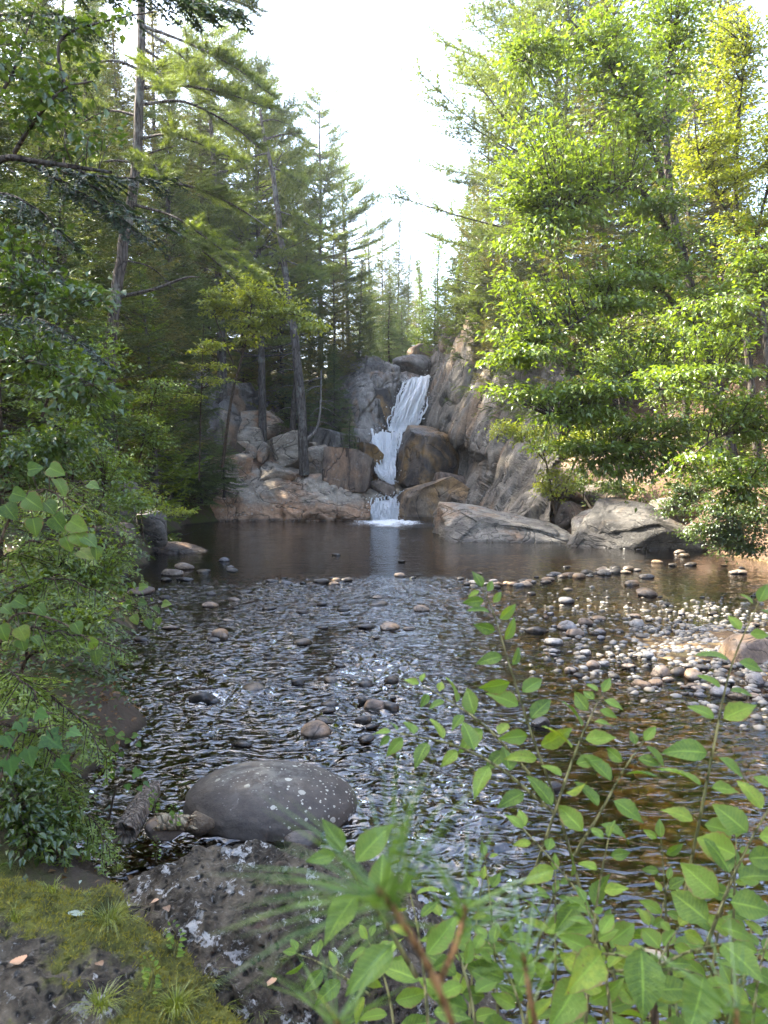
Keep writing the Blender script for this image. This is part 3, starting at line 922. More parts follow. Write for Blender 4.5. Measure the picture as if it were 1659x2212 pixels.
D_, T_, S_ = 'stone_dark', 'stone_tan', 'stone'
named = [
    (395, 1222, 42, 18, T_, 'rounded tan stone, hindmost of the cluster by the left bank'),
    (370, 1234, 50, 22, T_, 'largest rounded tan stone of the cluster by the left bank'),
    (358, 1250, 26, 13, D_, 'small dark stone in front of the left bank cluster'),
    (398, 1249, 42, 15, D_, 'flat dark stone at the front right of the left bank cluster'),
    (437, 1233, 34, 9, D_, 'low wet stone just right of the left bank cluster'),
    (484, 1208, 24, 11, S_, 'lone round grey stone out in the still pool'),
    (500, 1241, 30, 10, S_, 'flat grey stone carrying two small balanced pebbles'),
    (497, 1234, 15, 6, S_, 'small pebble balanced on the flat grey stone'),
    (298, 1276, 70, 20, T_, 'long low tan stone under the left bank shrubs'),
    (356, 1290, 28, 15, D_, 'dark round stone below the left bank shrubs'),
    (452, 1306, 35, 14, T_, 'tan oval stone in the left riffle near a stick'),
    (505, 1295, 30, 12, T_, 'tan round stone in the left riffle above the stick'),
    (582, 1312, 32, 12, D_, 'jagged dark stone in the riffle right of the stick'),
    (697, 1253, 50, 16, D_, 'long dark stone on the lip of the pool'),
    (727, 1252, 24, 13, T_, 'pinkish stone touching the long dark stone on the pool lip'),
    (722, 1260, 26, 9, T_, 'flat pink tan stone in front of the long dark pool lip stone'),
    (620, 1259, 28, 9, S_, 'pale flat stone on the lip of the pool'),
    (588, 1254, 32, 10, D_, 'dark low stone left of the pale pool lip stone'),
    (815, 1290, 28, 8, T_, 'thin tan stone above the black flat stone in midstream'),
    (816, 1304, 44, 11, D_, 'black flat stone in midstream'),
    (695, 1304, 22, 9, D_, 'small dark oval stone in midstream'),
    (742, 1315, 30, 10, D_, 'dark angular stone in midstream'),
    (495, 1340, 28, 10, T_, 'rusty flat stone in the left riffle'),
    (367, 1355, 42, 10, T_, 'tan flat stone almost awash near the left bank'),
    (472, 1366, 40, 24, T_, 'rounded brown stone of the pile of three in the left riffle'),
    (483, 1374, 18, 16, T_, 'angular tan stone leaning on the pile of three'),
    (460, 1382, 30, 11, D_, 'dark flat stone at the foot of the pile of three'),
    (303, 1379, 36, 15, D_, 'dark smooth stone tight against the left bank'),
    (652, 1387, 44, 15, D_, 'black wedge shaped stone in the middle of the riffle'),
    (792, 1354, 44, 9, D_, 'long thin dark stone almost awash in midstream'),
    (841, 1353, 46, 17, T_, 'grey brown boulder beside the thin dark stone in midstream'),
    (884, 1357, 28, 9, T_, 'small mossy tan stone in midstream'),
    (735, 1437, 26, 12, D_, 'dark stone lying alone in the middle of the riffle'),
    (437, 1503, 62, 36, D_, 'black wet boulder splitting the small rapid at the left bank'),
    (642, 1472, 34, 15, D_, 'dark pointed stone above the small rapid'),
    (548, 1486, 60, 18, D_, 'dark stone with water pouring over it in the small rapid'),
    (715, 1470, 36, 15, D_, 'low dark stone left of the mossy stone'),
    (790, 1476, 30, 18, D_, 'mossy dark stone above the brown stone pile'),
    (845, 1468, 34, 20, D_, 'dark mossy stone behind the leaves in midstream'),
    (712, 1521, 40, 14, D_, 'upper dark flat stone left of the brown stone pile'),
    (707, 1535, 36, 12, D_, 'lower dark flat stone left of the brown stone pile'),
    (808, 1520, 44, 34, T_, 'shiny brown stone topping the pile in midstream'),
    (784, 1510, 22, 24, D_, 'narrow black stone on the left of the midstream pile'),
    (785, 1551, 40, 24, D_, 'round black stone at the lower left of the midstream pile'),
    (844, 1525, 40, 20, D_, 'black stone on the right of the midstream pile'),
    (682, 1574, 64, 38, T_, 'big round brown stone in front of the midstream pile'),
    (700, 1557, 42, 13, D_, 'flat dark stone just behind the big round brown stone'),
    (520, 1606, 46, 16, D_, 'submerged looking dark stone below the rapid'),
    (790, 1596, 40, 14, D_, 'low grey stone right of the big round brown stone'),
    (864, 1241, 25, 13, T_, 'tan egg shaped stone at the pool lip'),
    (910, 1314, 36, 18, T_, 'tan round stone standing alone in midstream'),
    (726, 1197, 20, 8, D_, 'small dark stone in the pool below the falls'),
    (868, 1212, 16, 7, D_, 'tiny dark stone in the pool behind the egg shaped stone'),
    (1163, 1358, 54, 24, D_, 'black rounded stone at the left edge of the gravel bar'),
    (1200, 1385, 50, 16, S_, 'long grey stone below the black stone of the gravel bar'),
    (1229, 1350, 44, 24, S_, 'grey oval stone in the pair at the top of the gravel bar'),
    (1266, 1342, 34, 22, T_, 'upright tan stone in the pair at the top of the gravel bar'),
    (1293, 1334, 32, 14, T_, 'flat tan stone behind the upright tan stone'),
    (1243, 1366, 40, 20, T_, 'pinkish angular stone in front of the grey oval stone'),
    (1378, 1345, 32, 22, S_, 'blue white round stone on the gravel bar'),
    (1399, 1278, 46, 22, T_, 'broad tan stone standing in the golden shallows'),
    (1367, 1257, 34, 18, T_, 'slanting tan stone behind the broad tan stone in the shallows'),
    (1226, 1294, 34, 22, S_, 'grey stone of the little pile in the golden shallows'),
    (1229, 1284, 22, 10, S_, 'small flat stone on top of the little pile in the shallows'),
    (1150, 1281, 22, 8, D_, 'dark flat stone in the water left of the little pile'),
    (1282, 1434, 30, 20, T_, 'pink tan stone in the shallows below the gravel bar'),
    (1233, 1447, 26, 16, T_, 'reddish stone left of the dark one below the gravel bar'),
    (1253, 1457, 28, 16, D_, 'dark stone beside the reddish one below the gravel bar'),
    (1431, 1450, 42, 32, T_, 'brown angular stone at the front edge of the gravel bar'),
    (1468, 1449, 34, 22, S_, 'blue grey stone at the front edge of the gravel bar'),
    (1501, 1456, 46, 27, T_, 'wide tan stone at the front edge of the gravel bar'),
    (1388, 1477, 42, 20, T_, 'brown pointed stone standing in water below the gravel bar'),
    (1561, 1490, 46, 30, S_, 'white angular stone at the lower right of the gravel bar'),
    (1598, 1503, 42, 20, D_, 'flat dark grey stone at the lower right of the gravel bar'),
    (1636, 1464, 40, 34, S_, 'large pale grey stone below the tan boulder on the gravel bar'),
    (1558, 1458, 28, 15, S_, 'smooth greenish stone on the gravel bar'),
    (1402, 1413, 28, 20, S_, 'round pale stone standing on the gravel bar'),
    (1440, 1405, 30, 13, S_, 'flat white stone on the gravel bar'),
    (1529, 1386, 30, 18, S_, 'pale grey stone high on the gravel bar'),
    (1330, 1232, 32, 14, D_, 'dark grey stone at the right end of the stone row'),
    (1359, 1227, 26, 14, D_, 'black stone closing the right end of the stone row'),
    (1399, 1243, 36, 14, S_, 'grey stone right of the stone row in the shallows'),
    (1226, 1223, 18, 8, D_, 'small dark stone in the calm water behind the stone row'),
    (1037, 1237, 14, 10, S_, 'tiny pile of flat pebbles in the calm water'),
]
for k, (u, v, w, h, kind, lab) in enumerate(named):
    pebble(lab, u, v, w, h, kind, k * 3, 'stones breaking the surface of the stream', 900 + k, z=(0.14 if 'balanced' in lab or 'on top of' in lab else None))
p_ = W(1622, 1440)
boulder('boulder', 'big tan boulder at the right edge of the gravel bar', (p_[0] + 0.1, p_[1] + 0.3, 0.08), (0.46, 0.36, 0.26), 401, M['stone_tan'], facets=5, level=4)

r_ = random.Random(77)
CW = {D_: 'dark wet', T_: 'tan', S_: 'grey'}
row = [(990, 1253), (1060, 1262), (1120, 1257), (1180, 1250), (1240, 1240), (1300, 1236), (1367, 1228)]
for k in range(42):
    t_ = k / 41 * (len(row) - 1)
    i_ = min(int(t_), len(row) - 2); f_ = t_ - i_
    u = row[i_][0] * (1 - f_) + row[i_ + 1][0] * f_ + r_.uniform(-8, 8)
    v = row[i_][1] * (1 - f_) + row[i_ + 1][1] * f_ + r_.uniform(-9, 6)
    w = r_.uniform(13, 32)
    kd = r_.choice([S_, S_, T_, T_, D_])
    pebble(CW[kd] + ' stone in the row across the head of the shallows', u, v, w, w * r_.uniform(0.34, 0.52), kd, k, 'row of stones across the shallows', 1200 + k)
done_ = 0
tries = 0
while done_ < 128 and tries < 5000:
    tries += 1
    u = r_.uniform(1130, 1700); v = r_.uniform(1285, 1505)
    cu = 1330 + (v - 1285) * 1.15
    dens = math.exp(-((u - max(1450, cu)) / 190) ** 2) * (1.0 if v > 1320 else 0.4)
    lim = 1130 + max(0, v - 1400) * 2.6
    if u < lim or r_.random() > dens + 0.05:
        continue
    w = r_.choice([10, 13, 16, 20, 24, 30]) * (0.7 + 0.5 * (v - 1285) / 220)
    kd = r_.choice([S_, S_, S_, S_, T_, T_, D_])
    sz = 'small' if w < 16 else 'medium' if w < 26 else 'large'
    where = ' at the far end' if v < 1340 else ' in the middle' if v < 1420 else ' at the near end'
    pebble(sz + ' ' + CW[kd] + ' pebble' + where + ' of the gravel bar', u, v, w, w * r_.uniform(0.3, 0.5), kd, done_, 'pebbles on the gravel bar', 1500 + done_)
    done_ += 1
for k in range(24):
    u = r_.uniform(420, 1000); v = 1245 + r_.random() ** 1.3 * 330
    w = r_.uniform(14, 34)
    pebble('dark wet stone barely showing above the riffle', u, v, w, w * 0.32, D_, k, 'dark stones awash in the riffle', 1900 + k)
for k in range(9):
    u = r_.uniform(1420, 1659); v = r_.uniform(1188, 1240)
    w = r_.uniform(12, 30)
    pebble('brown stone at the shaded right margin of the pool', u, v, w, w * 0.42, r_.choice([D_, T_]), k, 'stones along the right margin', 2000 + k)

# finer gravel between the pebbles of the bar
S = Soup()
rr = np.random.default_rng(56)
gV, gF = ico(1)
for k in range(3400):
    x, y = 5.2 + rr.normal() * 1.6, 10.9 + rr.normal() * 2.2
    if x < 1.6 + max(0, 10 - y) * 0.8:
        continue
    s = rr.uniform(0.02, 0.075)
    V = gV * (1 + 0.25 * vnoise(gV * 1.3 + k * 2.7, 6)[:, None]) * np.array([s, s * rr.uniform(0.7, 1), s * 0.55])
    z = float(bed_z(np.array([x]), np.array([y]))[0])
    S.put(rotz(V, rr.uniform(0, 6.28)) + np.array([x, y, max(z, -0.01) + s * 0.1 if rr.random() < 0.55 else z]), gF, rr.random())
V, F, T = S.get()


def gravel_mat():
    t = NT('bar_gravel')
    a = t.n('Attribute', attribute_name='tint').outputs['Fac']
    c = t.ramp(a, [(0.0, (0.04, 0.036, 0.03)), (0.35, (0.12, 0.11, 0.10)), (0.6, (0.18, 0.17, 0.15)), (0.8, (0.18, 0.145, 0.10)), (1.0, (0.26, 0.25, 0.225))])
    p = t.n('BsdfPrincipled', i={'Base Color': c, 'Roughness': 0.7})
    return t.done(p.outputs[0])


tag(add('gravel', V, F, gravel_mat(), origin=(0, 0, 0), smooth=True, attrs={'tint': T}), 'fine grey gravel between the pebbles of the bar', kind='stuff')

# stones lying on the bed under the water: too many to count
S = Soup()
rr = np.random.default_rng(55)
near_ico, far_ico = ico(2), ico(1)
n_c = 0
for k in range(5200):
    y = 2.0 + rr.random() ** 1.5 * 20
    lo, hi = np.interp(y, YL, XL), np.interp(y, YR, XR)
    x = rr.uniform(lo + 0.2, hi)
    if abs(x) > 0.62 * y + 1.5:
        continue
    lowV, lowF = near_ico if y < 4.6 else far_ico
    s = rr.uniform(0.05, 0.13) * (1.25 if rr.random() < 0.12 else 1.0) * (0.8 + y * 0.02)
    z = float(bed_z(np.array([x]), np.array([y]))[0])
    V = lowV * (1 + 0.2 * vnoise(lowV * 1.3 + k * 3.1, 5)[:, None]) * np.array([s, s * rr.uniform(0.7, 1), s * 0.42])
    V = rotz(V, rr.uniform(0, 6.28)) + np.array([x, y, min(z + s * 0.12, -0.03 - s * 0.36) if rr.random() < 0.97 else z + 0.02])
    S.put(V, lowF, rr.random() * (1.0 if x > 2.0 else 0.08))  # tint holds dark algae at left and painted sun and shade contrast
    n_c += 1
V, F, T = S.get()


def bedstone_mat():
    t = NT('submerged_cobbles')
    a = t.n('Attribute', attribute_name='tint').outputs['Fac']
    pos = t.n('NewGeometry').outputs['Position']
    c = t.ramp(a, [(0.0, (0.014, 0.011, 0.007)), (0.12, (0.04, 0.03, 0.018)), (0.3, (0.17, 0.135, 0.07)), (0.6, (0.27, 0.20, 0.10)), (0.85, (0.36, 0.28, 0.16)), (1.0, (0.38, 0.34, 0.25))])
    c = t.mix(0.6, c, t.ramp(t.noise(pos, 14, 5, 0.7), [(0.25, 0.35), (0.7, 1.2)]), 'MULTIPLY')
    p = t.n('BsdfPrincipled', i={'Base Color': c, 'Roughness': 0.6})
    return t.done(p.outputs[0])


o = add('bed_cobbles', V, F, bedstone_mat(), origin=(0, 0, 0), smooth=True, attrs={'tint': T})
tag(o, 'brown cobbles covering the bed under the clear water', kind='stuff')

for u0, v0, u1, v1, rad, lab in [(365, 1502, 470, 1487, 0.017, 'thin bare stick caught on the black boulder at the rapid'), (490, 1316, 565, 1297, 0.02, 'reddish stick lying across the left riffle')]:
    a, b = W(u0, v0, 0.06), W(u1, v1, 0.10)
    pts = spline([a, a * 0.6 + b * 0.4 + [0, 0, 0.03], b], 10)
    V, F = tube(pts, np.linspace(rad, rad * 0.5, 10), 6)
    V2, F2 = tube(spline([pts[6], pts[6] + [0.08, 0.1, 0.09], pts[6] + [0.12, 0.2, 0.12]], 5), np.linspace(rad * 0.5, rad * 0.2, 5), 5)
    tag(add('stick', np.vstack([V, V2]), np.vstack([F, F2 + len(V)]), M['twig'], smooth=True), lab, 'stick')
build_water()

# ------------------------------------------------------------------ the falls
def fall_mat():
    t = NT('white_falling_water')
    pos = t.n('NewGeometry').outputs['Position']
    a = t.n('Attribute', attribute_name='veil').outputs['Fac']
    s = t.scalev(pos, (3.2, 2.2, 0.5))
    n = t.noise(s, 2.0, 6, 0.65, 0.5)
    n2 = t.noise(t.scalev(pos, (4.0, 4.0, 1.6)), 3.0, 5, 0.7)
    f = t.step(t.math('ADD', a, t.math('MULTIPLY', t.math('SUBTRACT', n, 0.5), 1.8)), 0.28, 0.68)
    c = t.mix(t.step(n2, 0.3, 0.7), (0.80, 0.82, 0.84), (0.95, 0.95, 0.95))
    b = t.bump(t.math('ADD', n, t.math('MULTIPLY', n2, 0.7)), 0.6, 0.2)
    d = t.n('BsdfDiffuse', i={'Color': c, 'Normal': b})
    tl = t.n('BsdfTranslucent', i={'Color': c, 'Normal': b})
    w = t.n('MixShader', i={0: 0.3, 1: d.outputs[0], 2: tl.outputs[0]})
    gl = t.n('BsdfGlossy', i={'Roughness': 0.15, 'Normal': b})
    tr = t.n('BsdfTransparent', i={'Color': (0.7, 0.62, 0.5)})
    thin = t.n('MixShader', i={0: 0.12, 1: tr.outputs[0], 2: gl.outputs[0]})
    m = t.n('MixShader', i={0: f, 1: thin.outputs[0], 2: w.outputs[0]})
    return t.done(m.outputs[0])


M['fall'] = fall_mat()


def fall(name, label, ctrl, nr, nc, seed, amp=0.16, veil=0.75, edge=0.14):
    C = np.array([[CR(*q) for q in row] for row in ctrl])
    S = upsample(C, nr, nc)
    N = -grid_normals(S)
    if N[..., 1].mean() > 0:
        N = -N
    p = S.reshape(-1, 3)
    s = np.tile(np.linspace(0, 1, nc), nr)
    tt = np.repeat(np.linspace(0, 1, nr), nc)
    h = amp * (fbm(np.stack([s * 9 + 0.4 * fbm(p * 0.8, 2, seed), tt * 2.2, np.zeros_like(s)], 1), 4, seed) + 0.8 * ridged(p * np.array([2.2, 2.2, 0.8]), 3, seed + 1) * (0.3 + tt))
    V = p + N.reshape(-1, 3) * h[:, None]
    e = np.minimum(s, 1 - s)
    vl = veil * (0.25 + 0.75 * sstep(e, 0, edge)) + 0.24 * fbm(np.stack([s * 17 + 0.8 * fbm(p * 0.9, 2, seed + 6), tt * 2.0, s * 0], 1), 3, seed + 4) + 0.20 * tt + 0.12 * fbm(p * 5, 3, seed + 8)
    S2 = Soup()
    r = np.random.default_rng(seed + 50)
    G = V.reshape(nr, nc, 3); NN = N
    S2.put(V, grid_faces(nr, nc), vl)
    for q in range(46):                                   # loose strands in front of the sheet
        a = r.uniform(0, 0.7); b = min(1.0, a + r.uniform(0.15, 0.45))
        rows = np.arange(int(a * (nr - 1)), int(b * (nr - 1)) + 1)
        if len(rows) < 4:
            continue
        sc = r.uniform(-0.03, 1.03) * (nc - 1) + np.cumsum(r.normal(size=len(rows))) * 0.12
        ci = np.clip(sc, 0, nc - 1.001).astype(int)
        fr = (np.clip(sc, 0, nc - 1.001) - ci)[:, None]
        base = G[rows, ci] * (1 - fr) + G[rows, ci + 1] * fr
        out = NN[rows, ci] * (0.05 + 0.22 * np.sin(np.linspace(0, math.pi, len(rows)))[:, None] * r.uniform(0.3, 1.0))
        base = base + out + np.array([1, 0, 0]) * ((sc - np.clip(sc, 0, nc - 1)) * 0.04)[:, None]
        Vt, Ft = tube(base, 0.012 + r.uniform(0.02, 0.055) * np.sin(np.linspace(0.15, math.pi, len(rows))), 5)
        S2.put(Vt, Ft, 1.0)
    nd = 300                                             # flying drops
    rw, cl = (r.random(nd) ** 0.6 * (nr - 1)).astype(int), r.integers(0, nc, nd)
    c0 = G[rw, cl] + NN[rw, cl] * r.uniform(0.05, 0.45, nd)[:, None] + r.normal(size=(nd, 3)) * [0.16, 0.1, 0.12]
    dv, df = ico(1)
    for q in range(nd):
        S2.put(c0[q] + dv * np.array([1, 1, 1.6]) * r.uniform(0.010, 0.032), df, 1.0)
    V, Fs, vl = S2.get()
    o = add(name, V, Fs, M['fall'], smooth=True, attrs={'veil': vl})
    return tag(o, label, kind='structure')


fall('waterfall', 'upper white chute of the waterfall between the rock walls', [
    [(955, 232, 51.2), (985, 222, 51.1), (1020, 214, 51.0), (1052, 208, 50.9), (1078, 208, 50.8)],
    [(925, 290, 50.2), (965, 285, 49.9), (1000, 280, 49.8), (1035, 278, 49.8), (1058, 280, 50.0)],
    [(895, 370, 49.4), (930, 368, 49.0), (965, 365, 48.9), (1000, 365, 48.9), (1028, 368, 49.2)],
    [(868, 450, 48.8), (900, 450, 48.4), (940, 450, 48.3), (975, 448, 48.3), (1000, 445, 48.6)],
    [(858, 500, 48.4), (890, 502, 48.0), (930, 503, 47.9), (965, 502, 47.9), (992, 498, 48.2)],
], 90, 50, 3, 0.22, 0.95)
fall('waterfall', 'middle veil of the waterfall over a square ledge', [
    [(695, 500, 48.3), (762, 502, 48.3), (830, 503, 48.3), (880, 504, 48.3), (925, 500, 48.4)],
    [(702, 512, 46.9), (766, 514, 46.8), (830, 515, 46.8), (878, 516, 46.8), (918, 512, 47.0)],
    [(738, 585, 46.2), (784, 590, 46.0), (832, 592, 45.9), (872, 592, 45.9), (900, 588, 46.1)],
    [(765, 665, 45.4), (805, 670, 45.1), (836, 672, 45.0), (866, 670, 45.0), (888, 665, 45.2)],
    [(800, 735, 44.3), (822, 742, 44.1), (845, 748, 44.0), (864, 748, 44.0), (880, 742, 44.2)],
    [(845, 770, 43.6), (855, 775, 43.5), (866, 778, 43.4), (876, 778, 43.4), (886, 772, 43.6)],
], 90, 56, 5, 0.14, 0.86)
fall('waterfall', 'low curtain of the waterfall dropping into the pool', [
    [(800, 812, 43.0), (850, 806, 43.2), (900, 804, 43.3), (940, 804, 43.3), (975, 806, 43.3)],
    [(766, 850, 42.0), (800, 846, 42.0), (840, 845, 42.0), (878, 846, 42.0), (915, 850, 42.1)],
    [(758, 875, 41.0), (800, 873, 40.9), (845, 873, 40.9), (885, 878, 40.95), (935, 885, 41.1)],
    [(748, 920, 40.7), (795, 920, 40.55), (845, 920, 40.5), (890, 922, 40.55), (950, 925, 40.7)],
    [(742, 962, 40.5), (795, 964, 40.35), (850, 964, 40.3), (905, 964, 40.35), (975, 960, 40.5)],
], 70, 56, 8, 0.10, 0.86)

# ------------------------------------------------------------------ trees
def conifer(seed, h, kind):
    """wood and needles of one conifer standing at the origin"""
    r = np.random.default_rng(seed)
    wood, fol = Soup(), Soup()
    K = dict(
        pine=dict(base=0.25, gap=0.50, per=(4, 6), lmax=0.23, r0=0.013, tw_gap=0.14, tw=0.62, droop=-0.02, up=0.16, irr=0.55),
        spruce=dict(base=0.10, gap=0.19, per=(4, 6), lmax=0.165, r0=0.010, tw_gap=0.11, tw=0.48, droop=-0.30, up=0.22, irr=0.30),
        thin=dict(base=0.16, gap=0.26, per=(3, 5), lmax=0.11, r0=0.009, tw_gap=0.13, tw=0.42, droop=-0.35, up=0.2, irr=0.5),
        hemlock=dict(base=0.05, gap=0.20, per=(4, 6), lmax=0.24, r0=0.012, tw_gap=0.13, tw=0.50, droop=-0.10, up=-0.22, irr=0.45),
        cedar=dict(base=0.03, gap=0.20, per=(3, 5), lmax=0.17, r0=0.011, tw_gap=0.11, tw=0.45, droop=-0.15, up=0.30, irr=0.35),
    )[kind]
    zz = np.linspace(0, h, 26)
    lean = r.normal(size=2) * 0.02 * h
    wob = np.stack([lean[0] * (zz / h) ** 2 + 0.06 * np.sin(zz * 0.7 + r.uniform(0, 6)) * zz / h, lean[1] * (zz / h) ** 2 + 0.06 * np.cos(zz * 0.6 + r.uniform(0, 6)) * zz / h, zz], 1)
    rad = K['r0'] * h * (1 - 0.94 * (zz / h) ** 0.9) + 0.008
    rad[0] *= 1.35
    V, F = tube(wob, rad, 9)
    wood.put(V, F)
    tops, tdir, tlen, ttin, tbr = [], [], [], [], []
    z = h * K['base']
    while z < h * 0.985:
        f = (z - h * K['base']) / (h * (1 - K['base']))
        for _ in range(r.integers(*K['per'])):
            if kind == 'pine':
                prof = (0.55 + 0.6 * min(1, f * 3)) * (1 - f) ** 0.75 + 0.06
            elif kind == 'hemlock':
                prof = (0.7 + 0.3 * min(1, f * 5)) * (1 - f) ** 0.9 + 0.04
            else:
                prof = (0.75 + 0.25 * min(1, f * 6)) * (1 - f) + 0.035
            L = h * K['lmax'] * prof * r.uniform(1 - K['irr'], 1 + K['irr'] * 0.5)
            if L < 0.12:
                L = 0.12
            a = r.uniform(0, 2 * math.pi)
            d = np.array([math.cos(a), math.sin(a)])
            el = K['droop'] * (1 - f) + 0.55 * f + r.normal() * 0.10
            n = 7
            t = np.linspace(0, 1, n)
            rise = L * (math.tan(el) * t + K['up'] * t ** 2 + (-0.10 if kind != 'pine' else 0.0) * np.sin(t * math.pi))
            bend = r.normal() * 0.10 * L * t ** 2
            c = np.array([np.interp(z, zz, wob[:, 0]), np.interp(z, zz, wob[:, 1]), z])
            pts = c + np.stack([d[0] * L * t - d[1] * bend, d[1] * L * t + d[0] * bend, rise], 1)
            rb = max(0.006, 0.011 * L + 0.004)
            V, F = tube(pts, rb * (1 - 0.8 * t), 4)
            wood.put(V, F)
            dead = f < 0.10 and r.random() < 0.5
            if dead:
                continue
            start = 0.42 if kind == 'pine' else 0.22
            m = max(2, int(L * (1 - start) / K['tw_gap']))
            tt = np.linspace(start, 1, m) + r.normal(size=m) * 0.02
            tt = np.clip(tt, 0, 1)
            pos = np.stack([np.interp(tt, t, pts[:, k]) for k in range(3)], 1)
            dr = norm(pts[-1] - pts[0])
            sd = np.array([-d[1], d[0], 0.0])
            btin = r.uniform(0.15, 0.75)
            for s in (-1, 1):
                ln = K['tw'] * np.minimum(1.1, (0.35 + 0.65 * (1 - tt)) * L * 0.9 + 0.10) * r.uniform(0.6, 1.25, m)
                td = norm(dr * 0.62 + sd * s * 0.75 + np.array([0, 0, 0.10 if kind == 'pine' else -0.12]) + r.normal(size=(m, 3)) * 0.14)
                tops.append(pos); tdir.append(td); tlen.append(ln); ttin.append(np.full(m, btin) + r.normal(size=m) * 0.1)
            tops.append(pts[-2:-1]); tdir.append((pts[-1] - pts[-2])[None]); tlen.append(np.array([L / n * 1.6 + 0.1])); ttin.append(np.array([btin + 0.1]))
        z += K['gap'] * r.uniform(0.6, 1.4) * (1.0 if f < 0.8 else 0.6)
    O = np.concatenate(tops); D = norm(np.concatenate(tdir)); L = np.concatenate(tlen); T = np.concatenate(ttin)
    # needles
    if kind == 'pine':
        sp, nl, nw, per = 0.11, 0.19, 0.022, 10
    elif kind == 'hemlock':
        sp, nl, nw, per = 0.045, 0.075, 0.024, 3
    elif kind == 'cedar':
        sp, nl, nw, per = 0.05, 0.11, 0.030, 3
    else:
        sp, nl, nw, per = 0.042, 0.085, 0.024, 3
    cnt = np.maximum(2, (L / sp).astype(int))
    idx = np.repeat(np.arange(len(O)), cnt)
    within = np.concatenate([np.linspace(0.08, 1, c) for c in cnt])
    po = O[idx] + D[idx] * (L[idx] * within)[:, None]
    po[:, 2] -= 0.14 * L[idx] * within ** 2 if kind != 'pine' else 0
    idx = np.repeat(idx, per); po = np.repeat(po, per, 0); wi = np.repeat(within, per)
    n = len(idx)
    side = norm(np.cross(D[idx], np.array([0, 0, 1.0]))) * np.where(np.arange(n) % 2 == 0, 1, -1)[:, None]
    if kind == 'pine':
        nd = norm(D[idx] * 0.75 + r.normal(size=(n, 3)) * 0.62 + np.array([0, 0, 0.12]))
    else:
        nd = norm(D[idx] * 0.75 + side * (0.75 if kind != 'cedar' else 0.6) + r.normal(size=(n, 3)) * 0.28)
    V, F = needles(po, nd, nl * r.uniform(0.7, 1.25, n), nw * r.uniform(0.8, 1.3, n), r)
    tin = np.clip(T[idx] + 0.25 * (wi - 0.5) + r.normal(size=n) * 0.13, 0, 1)
    fol.put(V, F, np.repeat(tin, 3))
    return wood.get(), fol.get()


PROTO = {}


def proto(key, seed, h, kind, leafm, barkm):
    w, f = conifer(seed, h, kind)
    PROTO[key] = (mesh_data('trunk', w[0], w[1], M[barkm], True), mesh_data('crown', f[0], f[1], M[leafm], False, {'tint': f[2]}), h)


proto('pine_a', 101, 20, 'pine', 'pine', 'bark')
proto('pine_b', 102, 20, 'pine', 'pine', 'bark')
proto('spruce_a', 103, 16, 'spruce', 'spruce', 'bark_dark')
proto('spruce_b', 104, 16, 'spruce', 'spruce_warm', 'bark_dark')
proto('thin_a', 105, 15, 'thin', 'spruce', 'bark_dark')
proto('hemlock_a', 106, 11, 'hemlock', 'hemlock', 'bark_dark')
proto('cedar_a', 108, 9, 'cedar', 'cedar', 'bark')
TREE_KIND = dict(pine='pine_tree', spruce='spruce_tree', thin='spruce_tree', hemlock='hemlock_tree', cedar='cedar_tree')


def tree(key, x, y, h, label, rot=0.0, z=None, group=None, wide=1.0, lean=(0, 0)):
    tm, cm, h0 = PROTO[key]
    s = h / h0
    o = empty(TREE_KIND[key.split('_')[0]], (x, y, (gz(x, y) - 0.1) if z is None else z), label, 'tree', group)
    o.scale = (s * wide, s * wide, s)
    o.rotation_euler = (lean[0], lean[1], rot)
    link('trunk', tm, o)
    c = link('crown', cm, o)
    c['kind'] = 'stuff'
    return o


def tree_at(key, u, vtop, y, label, rot=0.0, group=None, wide=1.0, vbase=None, lean=(0, 0)):
    """place a tree whose tip is seen at (u, vtop) from distance y"""
    top = P(u, vtop, y)
    x = top[0]
    z = gz(x, y) - 0.15 if vbase is None else P(u, vbase, y)[2]
    return tree(key, x, y, top[2] - z, label, rot, z, group, wide, lean)


GL = 'conifers on the left slope'
GR = 'conifers on the right slope'
# far trees round the gap of sky
tree_at('spruce_a', 858, 436, 78, 'thin spruce, right one of the far pair in the gap', 0.3, GL, 0.75)
tree_at('spruce_b', 828, 448, 80, 'thin spruce, left one of the far pair in the gap', 2.1, GL, 0.75)
tree_at('thin_a', 800, 430, 70, 'slim spruce just left of the far pair in the gap', 1.1, GL, 1.2)
tree_at('pine_a', 690, 205, 56, 'tall white pine with a layered pointed top against the sky', 0.5, GL, 0.85)
tree_at('pine_b', 752, 325, 60, 'white pine right of and below the pointed pine top', 2.2, GL, 0.9)
tree_at('spruce_b', 722, 470, 52, 'olive spruce in front of the layered white pines', 1.4, GL)
tree_at('spruce_a', 668, 420, 50, 'dark spruce left of the olive spruce above the falls', 3.3, GL)
tree_at('spruce_a', 775, 560, 54, 'dark low spruce above the rock wall left of the upper fall', 0.2, GL, 1.2)
tree_at('hemlock_a', 840, 610, 60, 'bushy dark hemlock above the upper fall', 0.9, GL, 1.1)
tree_at('hemlock_a', 800, 590, 66, 'bushy hemlock behind the rock wall above the upper fall', 4.4, GL, 1.1)
tree_at('hemlock_a', 870, 640, 72, 'small hemlock at the bottom of the gap of sky', 2.4, GL, 1.2)
tree_at('spruce_b', 605, 330, 47, 'olive spruce behind the pine growing on the slab', 5.1, GL)
tree_at('hemlock_a', 640, 690, 45.5, 'hemlock filling the cliff top behind the slab pine', 3.0, GL, 0.9)
tree_at('cedar_a', 555, 620, 47.5, 'green cedar on the cliff top left of the slab pine', 1.0, GL, 1.2)
tree_at('hemlock_a', 720, 760, 47, 'drooping hemlock beside the rock wall left of the falls', 5.0, GL, 1.0)
